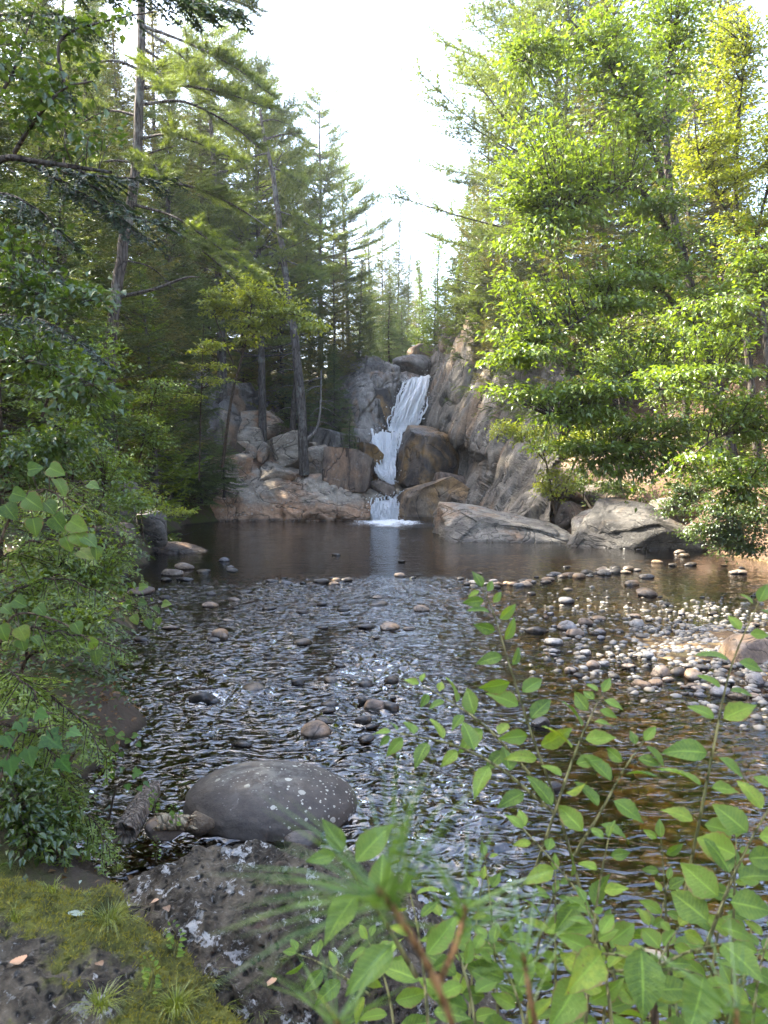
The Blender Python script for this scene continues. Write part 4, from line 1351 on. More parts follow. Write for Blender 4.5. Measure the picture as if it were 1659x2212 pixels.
tree_at('hemlock_a', 755, 880, 43.8, 'small hemlock between the orange block and the middle fall', 0.6, GL, 0.9, vbase=1000)
tree_at('hemlock_a', 432, 860, 37.2, 'dark hemlock standing above the water left of the slab', 2.0, GL, 1.25, vbase=1090)
tree_at('hemlock_a', 482, 905, 38.6, 'smaller dark hemlock touching the left end of the slab', 4.0, GL, 1.15, vbase=1075)
tree_at('hemlock_a', 392, 880, 36.4, 'dark hemlock in the left corner of the pool behind the bright sapling', 0.8, GL, 1.2, vbase=1095)
tree_at('hemlock_a', 360, 930, 35.5, 'low dark hemlock at the left corner of the pool', 5.4, GL, 1.2, vbase=1090)
for k, (u, vt, y, lab) in enumerate([(905, 560, 95, 'hazy spruce closing the gap beside the bright cedar'), (880, 545, 100, 'hazy spruce at the very bottom of the gap'), (790, 500, 88, 'dense spruce closing the left side of the gap'), (845, 560, 90, 'low dense spruce under the far pair'), (740, 480, 75, 'dense spruce behind the olive one above the falls')]):
    tree_at('spruce_a' if k % 2 else 'spruce_b', u, vt, y, lab, k * 1.7, GL, 1.05)
# the slope on the left
tree_at('pine_b', 470, -20, 44, 'white pine with a dense crown behind the big leaning pine', 1.9, GL, 1.0)
tree_at('pine_a', 560, 130, 44, 'white pine behind the top of the slab pine', 4.2, GL, 0.9)
tree_at('spruce_a', 345, 200, 36, 'dark spruce in the stand right of the big pine trunk', 0.4, GL)
tree_at('spruce_b', 520, 430, 48, 'olive spruce in the middle of the left stand', 2.8, GL)
for k, (key, u, vt, y, lab) in enumerate([
        ('spruce_a', 170, -60, 27, 'dark spruce left of the big pine trunk'), ('spruce_a', 60, -150, 24, 'dark spruce at the top left corner'),
        ('cedar_a', 330, 560, 29, 'green cedar under the big pine branches'), ('spruce_b', 250, 60, 31, 'olive spruce behind the big pine trunk'),
        ('thin_a', 120, 80, 21, 'thin spruce with bare lower twigs near the left edge'), ('hemlock_a', 110, 380, 19, 'dense hemlock near the left edge'),
        ('cedar_a', 205, 660, 23, 'cedar below the bend of the big pine trunk'), ('spruce_a', -40, -100, 18, 'dark spruce cut by the left edge'),
        ('thin_a', 440, 560, 47, 'thin spruce behind the round crowned young maple'), ('thin_a', 350, 120, 36, 'thin spruce far back in the left stand')]):
    tree_at(key, u, vt, y, lab, k * 1.3, GL, 1.1)
for k, (key, u, vt, y, lab) in enumerate([('spruce_a', 425, 120, 52, 'dark spruce behind the cliff left of the slab pine'), ('pine_a', 520, 150, 56, 'white pine far behind the slab pine'), ('spruce_b', 575, 260, 54, 'olive spruce filling the wood behind the slab pine'),
        ('spruce_a', 635, 320, 58, 'dark spruce between the slab pine and the pointed pine'), ('spruce_a', 480, 300, 60, 'dark spruce deep in the wood above the shaded cliff'), ('hemlock_a', 530, 560, 53, 'hemlock on the crest of the shaded cliff'), ('hemlock_a', 460, 600, 50, 'hemlock above the left end of the shaded cliff'), ('hemlock_a', 600, 600, 52, 'hemlock on the cliff crest behind the slab pine')]):
    tree_at(key, u, vt, y, lab, k * 2.1, GL, 1.15)
# the slope on the right
tree_at('spruce_a', 1115, -60, 47, 'tall dark spruce at the edge of the right wood', 0.7, GR, 0.95)
tree_at('spruce_b', 1062, 180, 50, 'olive spruce stepping down from the tall right spruce', 1.9, GR, 0.95)
tree_at('spruce_a', 1030, 330, 54, 'dark spruce lower down the right skyline', 2.9, GR)
tree_at('cedar_a', 985, 415, 57, 'yellow green cedar on the right skyline above the cliff', 0.2, GR, 1.1)
tree_at('cedar_a', 945, 495, 60, 'bright cedar next to the gap of sky', 1.2, GR, 1.1)
tree_at('cedar_a', 918, 560, 66, 'lowest bright cedar right of the gap of sky', 3.2, GR, 1.1)
tree_at('spruce_b', 1060, 480, 46, 'olive spruce growing on top of the cliff', 4.1, GR, 1.0)
tree_at('spruce_b', 1110, 380, 43, 'brownish spruce behind the oak leaves', 5.1, GR, 1.0)
tree_at('pine_a', 1190, -190, 41, 'white pine whose long branch reaches into the sky at right', 2.35, GR, 1.25)
tree_at('spruce_a', 1210, -80, 39, 'dark spruce behind the broadleaf crown on the right', 0.9, GR)
tree_at('spruce_b', 1320, -150, 36, 'olive spruce high behind the broadleaf crown', 1.7, GR)
tree_at('spruce_a', 1440, -200, 34, 'dark spruce on the slope behind the forked tree', 2.7, GR)
tree_at('spruce_b', 1560, -260, 31, 'olive spruce at the upper right corner', 0.1, GR)
tree_at('thin_a', 1270, 150, 38, 'thin spruce on the right slope with dead twigs', 0.5, GR)
tree_at('thin_a', 1500, 60, 30, 'thin spruce right of the forked tree', 2.2, GR)
tree_at('cedar_a', 1090, 760, 41, 'small cedar on the cliff face below the oak leaves', 1.5, GR, 1.0, vbase=860)
tree_at('cedar_a', 1010, 640, 50, 'cedar clinging to the left edge of the cliff', 3.6, GR, 1.0, vbase=770)
tree_at('cedar_a', 960, 600, 54, 'cedar between the cliff top and the gap', 0.9, GR, 1.1, vbase=760)
tree_at('cedar_a', 1035, 520, 45.5, 'cedar leaning in front of the cliff top beside the oak boughs', 2.6, GR, 1.25, vbase=730)
tree_at('cedar_a', 985, 560, 48.5, 'bushy cedar on the crest of the cliff', 0.6, GR, 1.3, vbase=745)
tree_at('spruce_b', 1085, 520, 43.5, 'olive spruce rooted on the cliff crest', 1.6, GR, 1.1, vbase=770)
tree_at('cedar_a', 940, 600, 56, 'small bright cedar right above the upper fall', 4.6, GR, 1.3, vbase=750)
tree_at('pine_a', 130, -140, 38, 'white pine high on the slope behind the near hemlock', 0.9, GL, 1.0)
tree_at('spruce_b', 330, -40, 42, 'olive spruce high on the slope right of the big pine', 3.9, GL, 1.1)
tree_at('spruce_a', 215, -60, 40, 'dark spruce high on the slope left of the big pine', 5.3, GL, 1.1)
tree_at('pine_b', 20, -200, 33, 'white pine filling the top left corner', 2.0, GL, 1.0)
tree_at('spruce_a', 440, 60, 45, 'dark spruce far up the slope behind the big pine boughs', 4.7, GL, 1.1)
# more trees of the left wood, out of view, added to shade the near bank
for k, (x, y, h) in enumerate([(-9, 4.5, 15), (-12, 8, 17), (-14, 13, 18), (-10.5, 14.5, 17), (-13, 19, 19)]):
    tree(['spruce_a', 'hemlock_a', 'spruce_a', 'pine_b'][k % 4], x, y, h, 'unseen conifer of the near left wood added to shade the bank', k * 1.1, None, 'near left wood', 1.1)


for k, (key, x, y, h) in enumerate([('spruce_b', 13.5, 13, 15), ('cedar_a', 14.5, 18, 11), ('spruce_a', 17, 23, 16), ('pine_a', 20, 28, 19), ('cedar_a', 12.5, 9, 10)]):
    tree(key, x, y, h, 'conifer on the right slope beyond the layered beech', k * 1.7, None, 'wood beyond the right bank', 1.1)


def woody(stems, name='trunk'):
    """stems: list of (points, r0, r1)"""
    S = Soup()
    allp = []
    for pts, r0, r1 in stems:
        n = max(8, len(pts) * 5)
        c = spline(pts, n)
        V, F = tube(c, np.linspace(r0, r1, n), 8)
        S.put(V, F)
        allp.append(c)
    return S, np.concatenate(allp)


def leafy(name, label, base, stems, blobs, leaf_len, leafm, barkm, seed, per=26, cat='tree', group=None, lw=0.55, spread=0.30, flat=0.35, twig_r=0.012, layer=0.0):
    """broadleaf tree or bush: stems plus branchlets that fill the given volumes with leaf sprays"""
    r = np.random.default_rng(seed)
    o = empty(name, base, label, cat, group)
    S, sp = woody(stems)
    Os, Ds, Ns, Ls, Ts = [], [], [], [], []
    for c, rad, n in blobs:
        c = np.asarray(c, dtype=np.float64); rad = np.asarray(rad, dtype=np.float64) * np.ones(3)
        d = norm(r.normal(size=(n, 3))) * (r.random((n, 1)) ** 0.42)
        T = c + d * rad
        keep = vnoise(T * (0.9 / max(rad.mean(), 0.3) * 2.0), seed + 3) > -0.35
        T = T[keep]
        if layer:
            T[:, 2] = np.round(T[:, 2] / layer + 0.35 * vnoise(T * 0.5, seed + 9)) * layer + r.normal(size=len(T)) * 0.05
        for tgt in T:
            dv = tgt - sp
            dist = np.linalg.norm(dv, axis=1) + 0.6 * np.maximum(0, -dv[:, 2]) + r.random(len(sp)) * 0.15
            st = sp[np.argmin(dist)]
            Lb = np.linalg.norm(tgt - st)
            mid = (st + tgt) / 2 + np.array([0, 0, 0.12 * Lb]) + r.normal(size=3) * 0.06 * Lb
            t = np.linspace(0, 1, 6)[:, None]
            cv = (1 - t) ** 2 * st + 2 * t * (1 - t) * mid + t ** 2 * tgt
            V, F = tube(cv[::2] if Lb < 0.5 else cv, np.linspace(twig_r * (0.6 + 0.5 * Lb), twig_r * 0.25, 3 if Lb < 0.5 else 6), 3)
            S.put(V, F)
            fr = min(0.75, spread * 2.2 / max(Lb, 0.2))
            k = per
            tt = 1 - fr * r.random(k)
            pos = (1 - tt[:, None]) ** 2 * st + 2 * tt[:, None] * (1 - tt[:, None]) * mid + tt[:, None] ** 2 * tgt
            ax = norm(cv[-1] - cv[-3])
            ax[2] *= 0.6
            sd = norm(np.cross(ax, [0, 0, 1.0]) + 1e-6)
            u = r.normal(size=k)
            pos = pos + sd * (u * spread * 0.55)[:, None] + ax * (r.normal(size=k) * spread * 0.3)[:, None] + np.array([0, 0, 1.0]) * (r.normal(size=k) * spread * flat * 0.5)[:, None]
            dd = norm(ax * 0.6 + sd * (np.sign(u) * 0.6)[:, None] + r.normal(size=(k, 3)) * 0.45 + np.array([0, 0, -0.18]))
            nn = norm(np.array([0, 0, 1.0]) + r.normal(size=(k, 3)) * 0.42)
            Os.append(pos); Ds.append(dd); Ns.append(nn); Ls.append(leaf_len * r.uniform(0.6, 1.2, k))
            Ts.append(np.clip(r.uniform(0.25, 0.75) + r.normal(size=k) * 0.18, 0, 1))
    Ls = np.concatenate(Ls)
    V, F = leaves(np.concatenate(Os), np.concatenate(Ds), np.concatenate(Ns), Ls, Ls * lw)
    w = S.get()
    add('trunk', w[0], w[1], M[barkm], o, smooth=True)
    c = add('crown', V, F, M[leafm], o, attrs={'tint': np.repeat(np.concatenate(Ts), 5)})
    c['kind'] = 'stuff'
    return o


def leafy_each(name, labels, stems, blobs, *args, **kw):
    """one bush for every stem; each volume of leaves goes to the stem nearest to it"""
    seed = args[3]
    own = [int(np.argmin([np.min(np.linalg.norm(np.array(st[0]) - np.asarray(c), axis=1)) for st in stems])) for c, _, _ in blobs]
    for k, st in enumerate(stems):
        mine = [b for b, w in zip(blobs, own) if w == k]
        if not mine:
            c, rd, n = blobs[k % len(blobs)]
            mine = [(np.asarray(st[0][-1]), rd, max(10, n // 2))]
        leafy(name, labels[k], st[0][0], [st], mine, *args[:3], seed + 40 * k, **kw)


# big white pine that leans out from the left bank
def special_pine(name, label, pts_uv, r0, r1, branches, seed, dens=1.0, nl=0.15, leafm='pine', group=GL, nw=0.011):
    """a pine whose trunk and main branches follow given lines"""
    r = np.random.default_rng(seed)
    tr = np.array(pts_uv)
    o = empty(name, tr[0], label, 'tree', group)
    S = Soup()
    n = 40
    c = spline(tr, n)
    c[1:-1] += r.normal(size=(n - 2, 3)) * 0.015
    V, F = tube(c, np.linspace(r0, r1, n), 12)
    S.put(V, F)
    Os, Ds, Ts = [], [], []
    for bp, br, bare in branches:
        m = 16
        b = spline(np.array(bp), m)
        V, F = tube(b, np.linspace(br, br * 0.25, m), 6)
        S.put(V, F)
        L = np.sum(np.linalg.norm(np.diff(b, axis=0), axis=1))
        if bare >= 1:
            continue
        k = max(3, int(L * (1 - bare) / 0.05 * dens))
        tt = r.uniform(bare, 1, k)
        pos = np.stack([np.interp(tt, np.linspace(0, 1, m), b[:, q]) for q in range(3)], 1)
        ax = norm(b[-1] - b[0])
        sd = norm(np.cross(ax, [0, 0, 1.0]))
        bt = r.uniform(0.3, 0.8)
        for q in range(k):
            s = 1 if r.random() < 0.5 else -1
            ln = (0.30 + 0.85 * (1 - tt[q])) * r.uniform(0.5, 1.2) * min(1.0, L / 2.5)
            td = norm(ax * 0.75 + sd * s * 0.7 + np.array([0, 0, 0.12]) + r.normal(size=3) * 0.2)
            e = pos[q] + td * ln + np.array([0, 0, 0.05])
            V, F = tube(np.stack([pos[q], (pos[q] + e) / 2, e]), [0.012, 0.009, 0.004], 3)
            S.put(V, F)
            mm = max(3, int(ln / 0.055))
            w = np.linspace(0.25, 1.0, mm)[:, None]
            Os.append(pos[q] * (1 - w) + e * w)
            Ds.append(np.repeat(td[None], mm, 0))
            Ts.append(np.full(mm, bt + r.normal() * 0.12))
    O = np.concatenate(Os); D = np.concatenate(Ds); T = np.concatenate(Ts)
    per = 15
    O = np.repeat(O, per, 0); D = np.repeat(D, per, 0); T = np.repeat(T, per)
    n = len(O)
    nd = norm(D * 0.7 + r.normal(size=(n, 3)) * 0.6 + np.array([0, 0, 0.1]))
    V, F = needles(O, nd, nl * r.uniform(0.7, 1.2, n), nw * r.uniform(0.8, 1.3, n), r)
    w = S.get()
    add('trunk', w[0], w[1], M['bark'], o, smooth=True)
    cc = add('crown', V, F, M[leafm], o, attrs={'tint': np.repeat(np.clip(T + r.normal(size=n) * 0.12, 0, 1), 3)})
    cc['kind'] = 'stuff'
    return o


Y0 = 22.0


def B(*pts, y=Y0):
    return [P(u, v, y + dy) for (u, v, dy) in pts]


special_pine('pine_tree', 'big white pine on the left bank with long drooping branches', [P(238, 1010, Y0), P(236, 800, Y0), P(246, 680, Y0), P(264, 540, Y0), P(292, 380, Y0), P(302, 200, Y0), P(305, 60, Y0), P(308, -120, Y0), P(312, -300, Y0)], 0.19, 0.085, [
    (B((306, 55, 0), (400, 90, -0.3), (500, 140, -0.8), (580, 200, -1.2)), 0.05, 0.30),
    (B((306, 60, 0), (380, 110, -0.2), (440, 170, -0.6), (500, 215, -1)), 0.04, 0.35),
    (B((304, 190, 0), (400, 185, -0.4), (500, 205, -1.0), (585, 235, -1.6)), 0.05, 0.30),
    (B((303, 225, 0), (400, 220, 0.5), (500, 270, 0.8), (560, 320, 1.0)), 0.05, 0.35),
    (B((302, 300, 0), (360, 290, -0.6), (430, 310, -1.2), (520, 350, -2)), 0.04, 0.35),
    (B((298, 340, 0), (340, 325, -0.3), (380, 315, -0.6)), 0.035, 0.6),
    (B((290, 390, 0), (400, 400, 0.4), (500, 440, 0.6), (620, 520, 0.6)), 0.055, 0.35),
    (B((282, 440, 0), (380, 470, -0.6), (480, 540, -1.2), (560, 600, -1.8)), 0.05, 0.4),
    (B((276, 470, 0), (360, 490, 0.4), (460, 560, 0.9), (520, 620, 1.2)), 0.045, 0.4),
    (B((262, 640, 0), (330, 625, -0.2), (400, 600, -0.5), (430, 598, -0.7)), 0.06, 1.0),
    (B((264, 560, 0), (330, 580, 0.5), (390, 640, 1.0)), 0.03, 1.0),
    (B((308, -60, 0), (400, -40, -0.5), (480, -10, -1.0), (560, 20, -1.4)), 0.05, 0.25),
    (B((308, -40, 0), (380, 0, 0.6), (450, 30, 1.0), (530, 40, 1.4)), 0.045, 0.25),
    (B((303, 150, 0), (240, 130, -0.4), (160, 150, -0.8), (100, 190, -1.2)), 0.045, 0.3),
    (B((300, 250, 0), (230, 240, 0.4), (150, 280, 0.8)), 0.045, 0.3),
    (B((296, 350, 0), (220, 350, -0.4), (140, 400, -1)), 0.04, 0.3),
    (B((304, 130, 0), (330, 140, -1.2), (345, 170, -2.6), (360, 200, -3.8)), 0.04, 0.3),
    (B((304, 100, 0), (350, 130, 1.0), (400, 150, 2.2), (430, 190, 3)), 0.04, 0.3),
    (B((296, 330, 0), (330, 350, -1.6), (350, 400, -3.0)), 0.04, 0.3),
], 501)
Y1 = 40.8
special_pine('pine_tree', 'slender white pine growing from the slab beside the falls', [P(657, 1026, Y1), P(652, 900, Y1), P(640, 760, Y1), P(624, 650, Y1), P(612, 560, Y1), P(598, 440, Y1), P(588, 370, Y1), P(568, 280, Y1), P(562, 235, Y1)], 0.27, 0.06, [
    (B((565, 262, 0), (590, 258, -0.3), (622, 268, -0.6), y=Y1), 0.05, 0.3),
    (B((566, 270, 0), (540, 268, -0.3), (505, 285, -0.6), y=Y1), 0.05, 0.3),
    (B((563, 240, 0), (575, 225, -0.3), (585, 212, -0.5), y=Y1), 0.04, 0.3),
    (B((572, 300, 0), (612, 290, -0.3), (650, 288, -0.6), y=Y1), 0.06, 0.5),
    (B((585, 360, 0), (620, 375, -0.5), (660, 400, -1.2), y=Y1), 0.06, 0.35),
    (B((580, 330, 0), (540, 340, -0.5), (500, 370, -1.0), y=Y1), 0.06, 0.4),
    (B((592, 400, 0), (560, 420, -0.5), (520, 450, -1.0), y=Y1), 0.05, 0.4),
    (B((600, 455, 0), (640, 470, -0.6), (690, 500, -1.2), y=Y1), 0.06, 0.4),
    (B((612, 560, 0), (660, 580, -0.8), (700, 610, -1.4), y=Y1), 0.05, 0.3),
    (B((612, 550, 0), (570, 530, -0.8), (540, 540, -1.8), y=Y1), 0.05, 0.4),
    (B((622, 640, 0), (590, 630, -0.5), (550, 650, -1), y=Y1), 0.04, 1.0),
    (B((590, 620 - 250, 0), (610, 330, -0.2), (640, 300, -0.4), y=Y1), 0.03, 1.0),
], 502, dens=0.9, nl=0.2, nw=0.018)
a = P(672, 975, 42.0)
for k, (pts, rr_, lab) in enumerate([([(632, 945), (634, 880), (640, 800), (640, 700)], 0.20, 'dark dead trunk standing behind the slab pine'), ([(662, 950), (684, 925), (692, 880), (694, 800)], 0.09, 'crooked pale sapling trunk right of the slab pine')]):
    c = spline([P(u, v, 43.4 - k * 0.6) for u, v in pts], 16)
    o = empty('tree', c[0], lab, 'tree')
    V, F = tube(c, np.linspace(rr_, rr_ * 0.45, 16), 8)
    add('trunk', V, F, M['bark_dark' if k == 0 else 'dead'], o, smooth=True)
    S = Soup()
    r_ = np.random.default_rng(40 + k)
    for q in range(9):
        i = r_.integers(5, 15)
        d = norm(r_.normal(size=3) * [1, 0.6, 0.3] + [0, 0, -0.15])
        V, F = tube(spline([c[i], c[i] + d * 0.5, c[i] + d * 1.0 + [0, 0, -0.2]], 6), np.linspace(0.03, 0.008, 6), 4)
        S.put(V, F)
    V, F, _ = S.get()
    add('branches', V, F, M['dead'], o, smooth=True)

# broadleaf trees on the right bank
YB = 19.0
b0 = P(1590, 1020, YB)
leafy('broadleaf_tree', 'forked broadleaf tree spreading over the right side of the pool', b0, [
    ([P(1590, 1040, YB), P(1560, 880, YB), P(1510, 700, YB), P(1478, 560, YB), P(1450, 440, YB), P(1440, 300, YB + 0.3), P(1445, 150, YB + 0.5), P(1470, 0, YB + 0.6)], 0.17, 0.05),
    ([P(1480, 570, YB), P(1440, 490, YB - 0.3), P(1380, 410, YB - 0.7), P(1300, 420, YB - 1.2), P(1200, 470, YB - 1.6)], 0.09, 0.025),
    ([P(1520, 730, YB), P(1440, 640, YB - 0.6), P(1370, 600, YB - 1.2), P(1270, 680, YB - 1.8), P(1150, 760, YB - 2.2)], 0.08, 0.02),
    ([P(1450, 430, YB), P(1380, 250, YB - 0.4), P(1300, 120, YB - 0.8), P(1230, 40, YB - 1.0)], 0.07, 0.02),
    ([P(1440, 300, YB + 0.3), P(1330, 140, YB), P(1200, 100, YB - 0.3), P(1120, 130, YB - 0.5)], 0.05, 0.015),
    ([P(1570, 930, YB), P(1490, 930, YB - 0.8), P(1400, 960, YB - 1.5), P(1290, 980, YB - 2.0)], 0.05, 0.012),
    ([P(1550, 860, YB), P(1470, 800, YB - 0.8), P(1380, 800, YB - 1.5), P(1280, 870, YB - 2.2), P(1190, 900, YB - 2.6)], 0.06, 0.015),
], [
    (P(1180, 340, YB - 1.5), (1.7, 1.5, 1.3), 130), (P(1320, 230, YB - 0.8), (1.8, 1.5, 1.5), 150), (P(1250, 90, YB - 0.6), (1.8, 1.4, 1.1), 110), (P(1150, 150, YB - 0.4), (0.9, 1.0, 0.7), 45),
    (P(1350, 420, YB - 1.0), (1.9, 1.5, 1.3), 160), (P(1200, 560, YB - 1.8), (1.5, 1.4, 1.2), 110), (P(1130, 720, YB - 2.2), (1.05, 1.2, 1.0), 85), (P(1300, 640, YB - 1.4), (1.8, 1.4, 1.2), 150),
    (P(1420, 760, YB - 1.2), (1.8, 1.5, 1.0), 130), (P(1260, 850, YB - 2.2), (1.5, 1.3, 0.75), 120), (P(1360, 920, YB - 2.0), (1.8, 1.3, 0.75), 130), (P(1440, 130, YB + 0.2), (1.7, 1.4, 1.4), 110), (P(1500, 560, YB - 1), (1.6, 1.3, 1.2), 90),
    (P(1420, 20, YB), (1.8, 1.4, 1.0), 70), (P(1090, 800, YB - 2.4), (0.8, 0.9, 0.6), 40), (P(1090, 560, YB - 1.8), (0.7, 0.9, 0.7), 36), (P(1110, 400, YB - 1.4), (0.7, 0.8, 0.8), 40), (P(1560, 660, YB - 0.6), (1.3, 1.2, 0.9), 70), (P(1480, 930, YB - 1.4), (1.3, 1.0, 0.6), 60), (P(1230, 960, YB - 2.2), (1.2, 0.9, 0.4), 50), (P(1330, 1020, YB - 2.0), (1.2, 0.9, 0.35), 50), (P(1450, 1020, YB - 1.6), (1.1, 0.9, 0.4), 44)
], 0.15, 'broad', 'bark_dark', 601, per=24, spread=0.50, lw=0.5, layer=0.62, flat=0.2)
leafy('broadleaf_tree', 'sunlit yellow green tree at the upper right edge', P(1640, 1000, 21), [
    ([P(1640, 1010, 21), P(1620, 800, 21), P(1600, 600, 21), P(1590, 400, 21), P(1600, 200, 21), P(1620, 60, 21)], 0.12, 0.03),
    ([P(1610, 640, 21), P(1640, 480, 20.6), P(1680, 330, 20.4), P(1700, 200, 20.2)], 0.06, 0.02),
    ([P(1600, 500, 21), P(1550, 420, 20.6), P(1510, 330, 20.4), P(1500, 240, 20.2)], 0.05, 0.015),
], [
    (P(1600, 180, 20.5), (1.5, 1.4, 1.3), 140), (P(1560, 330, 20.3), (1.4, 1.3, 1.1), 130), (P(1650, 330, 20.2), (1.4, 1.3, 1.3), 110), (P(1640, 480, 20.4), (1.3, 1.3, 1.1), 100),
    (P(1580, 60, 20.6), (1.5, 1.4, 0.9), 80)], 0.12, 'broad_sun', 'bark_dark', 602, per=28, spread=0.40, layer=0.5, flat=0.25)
leafy('broadleaf_tree', 'layered beech with low sweeping branches at the right edge', P(1680, 1060, 15.5), [
    ([P(1690, 1080, 15.5), P(1670, 900, 15.5), P(1650, 700, 15.6), P(1640, 540, 15.8)], 0.10, 0.03),
    ([P(1672, 930, 15.5), P(1610, 930, 15.0), P(1540, 950, 14.5), P(1480, 1000, 14.2)], 0.04, 0.012),
    ([P(1665, 820, 15.5), P(1590, 790, 15.0), P(1500, 800, 14.6), P(1420, 840, 14.2)], 0.04, 0.012),
    ([P(1650, 700, 15.5), P(1580, 650, 15.0), P(1500, 650, 14.6)], 0.04, 0.012),
    ([P(1676, 980, 15.5), P(1640, 1020, 14.8), P(1600, 1060, 14.4)], 0.03, 0.012),
], [
    (P(1560, 1000, 14.5), (0.85, 1.0, 0.40), 75), (P(1620, 1050, 14.4), (0.6, 0.8, 0.35), 50), (P(1500, 830, 14.5), (1.1, 1.0, 0.4), 80), (P(1610, 860, 14.8), (0.8, 1.0, 0.45), 60), (P(1560, 690, 14.8), (1.1, 1.0, 0.5), 75), (P(1640, 560, 15.4), (0.8, 0.9, 0.7), 60),
    (P(1640, 950, 14.8), (0.6, 0.8, 0.4), 40)
], 0.125, 'broad', 'bark_dark', 603, per=24, spread=0.36, layer=0.4, flat=0.15)
leafy('shrub', 'lit yellow green shrub at the foot of the cliff above the pool', P(1190, 1090, 30.5), [
    ([P(1200, 1110, 30.5), P(1180, 1000, 30.3), P(1150, 920, 30)], 0.05, 0.02), ([P(1200, 1110, 30.5), P(1230, 1030, 30), P(1260, 960, 29.8)], 0.05, 0.02), ([P(1180, 1000, 30.3), P(1120, 930, 30), P(1070, 920, 30)], 0.03, 0.01)],
    [(P(1105, 930, 30), (1.0, 0.8, 0.55), 45), (P(1190, 960, 30), (1.2, 0.9, 0.9), 80), (P(1200, 1050, 30), (1.0, 0.8, 0.7), 60), (P(1270, 960, 29.8), (1.1, 0.8, 0.8), 60)], 0.16, 'broad_sun', 'twig', 604, per=22, spread=0.34, cat='shrub')
leafy_each('shrub', ['leafy bush on the right slope left of the forked trunk', 'leafy bush on the right slope right of the forked trunk', 'leafy bush behind the crown on the slope above the sunlit rocks'], [
    ([P(1450, 1010, 27), P(1440, 900, 27), P(1420, 800, 27)], 0.05, 0.02), ([P(1500, 1010, 27), P(1520, 900, 27), P(1530, 800, 27)], 0.05, 0.02), ([P(1330, 1010, 29), P(1340, 900, 29), P(1330, 800, 29)], 0.05, 0.02)],
    [(P(1420, 820, 27), (1.6, 1.0, 1.2), 80), (P(1330, 760, 29), (1.5, 1.0, 1.5), 80), (P(1540, 800, 27), (1.6, 1.0, 1.2), 70), (P(1480, 700, 28), (2.0, 1.0, 1.0), 80)], 0.15, 'broad', 'twig', 605, per=20, spread=0.40, cat='shrub')
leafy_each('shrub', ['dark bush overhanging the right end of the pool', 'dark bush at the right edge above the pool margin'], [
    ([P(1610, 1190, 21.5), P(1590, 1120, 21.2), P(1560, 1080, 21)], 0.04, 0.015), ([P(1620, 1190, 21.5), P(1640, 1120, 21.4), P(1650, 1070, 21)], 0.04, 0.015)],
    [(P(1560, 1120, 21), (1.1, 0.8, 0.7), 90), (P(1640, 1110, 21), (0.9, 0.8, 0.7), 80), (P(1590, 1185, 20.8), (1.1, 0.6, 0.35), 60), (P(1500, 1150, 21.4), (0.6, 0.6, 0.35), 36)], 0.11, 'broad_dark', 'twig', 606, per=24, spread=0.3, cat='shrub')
# broadleaf growth on the left
leafy('maple_tree', 'young maple with a rounded crown in front of the slab pine', P(500, 1000, 31), [
    ([P(480, 1010, 31), P(500, 860, 31), P(530, 740, 31), P(545, 650, 31)], 0.07, 0.02), ([P(520, 760, 31), P(580, 690, 30.6), P(640, 680, 30.3), P(690, 705, 30)], 0.035, 0.01), ([P(510, 800, 31), P(470, 700, 30.8), P(450, 640, 30.6)], 0.03, 0.01)],
    [(P(540, 640, 30.6), (1.7, 1.2, 0.9), 110), (P(480, 660, 30.6), (1.0, 0.9, 0.7), 50), (P(610, 680, 30.4), (1.1, 1.0, 0.6), 60), (P(670, 710, 30.1), (0.7, 0.8, 0.35), 28), (P(540, 720, 30.6), (1.2, 1.0, 0.5), 50)], 0.17, 'broad_sun', 'twig', 611, per=22, spread=0.40, layer=0.35, flat=0.2)
leafy('sapling', 'slim sapling with flat yellow lit leaf layers on the left', P(470, 1000, 27), [
    ([P(430, 1040, 27), P(433, 900, 27), P(436, 800, 27), P(440, 700, 27)], 0.03, 0.01)],
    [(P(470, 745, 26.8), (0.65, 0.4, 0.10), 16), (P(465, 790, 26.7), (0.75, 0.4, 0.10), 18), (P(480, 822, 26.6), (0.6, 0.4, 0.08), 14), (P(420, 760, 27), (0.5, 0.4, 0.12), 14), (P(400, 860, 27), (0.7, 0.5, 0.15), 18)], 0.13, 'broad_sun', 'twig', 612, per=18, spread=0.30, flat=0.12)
leafy('sapling', 'bright sapling with upward flat sprays over the left bank', P(330, 1140, 16.5), [
    ([P(310, 1170, 16.5), P(305, 1110, 16.5), P(310, 1060, 16.4), P(325, 1040, 16.3)], 0.018, 0.006), ([P(305, 1110, 16.5), P(350, 1100, 16.2), P(400, 1110, 16)], 0.012, 0.004), ([P(305, 1110, 16.5), P(270, 1090, 16.3), P(245, 1085, 16.2)], 0.012, 0.004)],
    [(P(325, 1065, 16.3), (0.42, 0.3, 0.14), 34), (P(385, 1105, 16), (0.34, 0.3, 0.10), 26), (P(265, 1090, 16.2), (0.3, 0.3, 0.12), 20), (P(345, 1100, 16.1), (0.35, 0.3, 0.10), 24)], 0.075, 'broad_sun', 'twig', 613, per=16, spread=0.16, flat=0.15, lw=0.4)
leafy_each('shrub', ['pale leaved shrub catching light on the left slope', 'pale leaved shrub under the big pine trunk'], [
    ([P(300, 1000, 21), P(320, 900, 21), P(340, 830, 20.8)], 0.03, 0.01), ([P(260, 1000, 20), P(250, 920, 20), P(240, 850, 20)], 0.03, 0.01)],
    [(P(350, 850, 20.8), (0.9, 0.7, 0.5), 45), (P(300, 920, 20.6), (0.9, 0.7, 0.4), 45), (P(240, 860, 20), (0.9, 0.7, 0.5), 45), (P(350, 960, 20.6), (0.5, 0.5, 0.2), 20)], 0.10, 'broad', 'twig', 614, per=20, spread=0.26, cat='shrub')

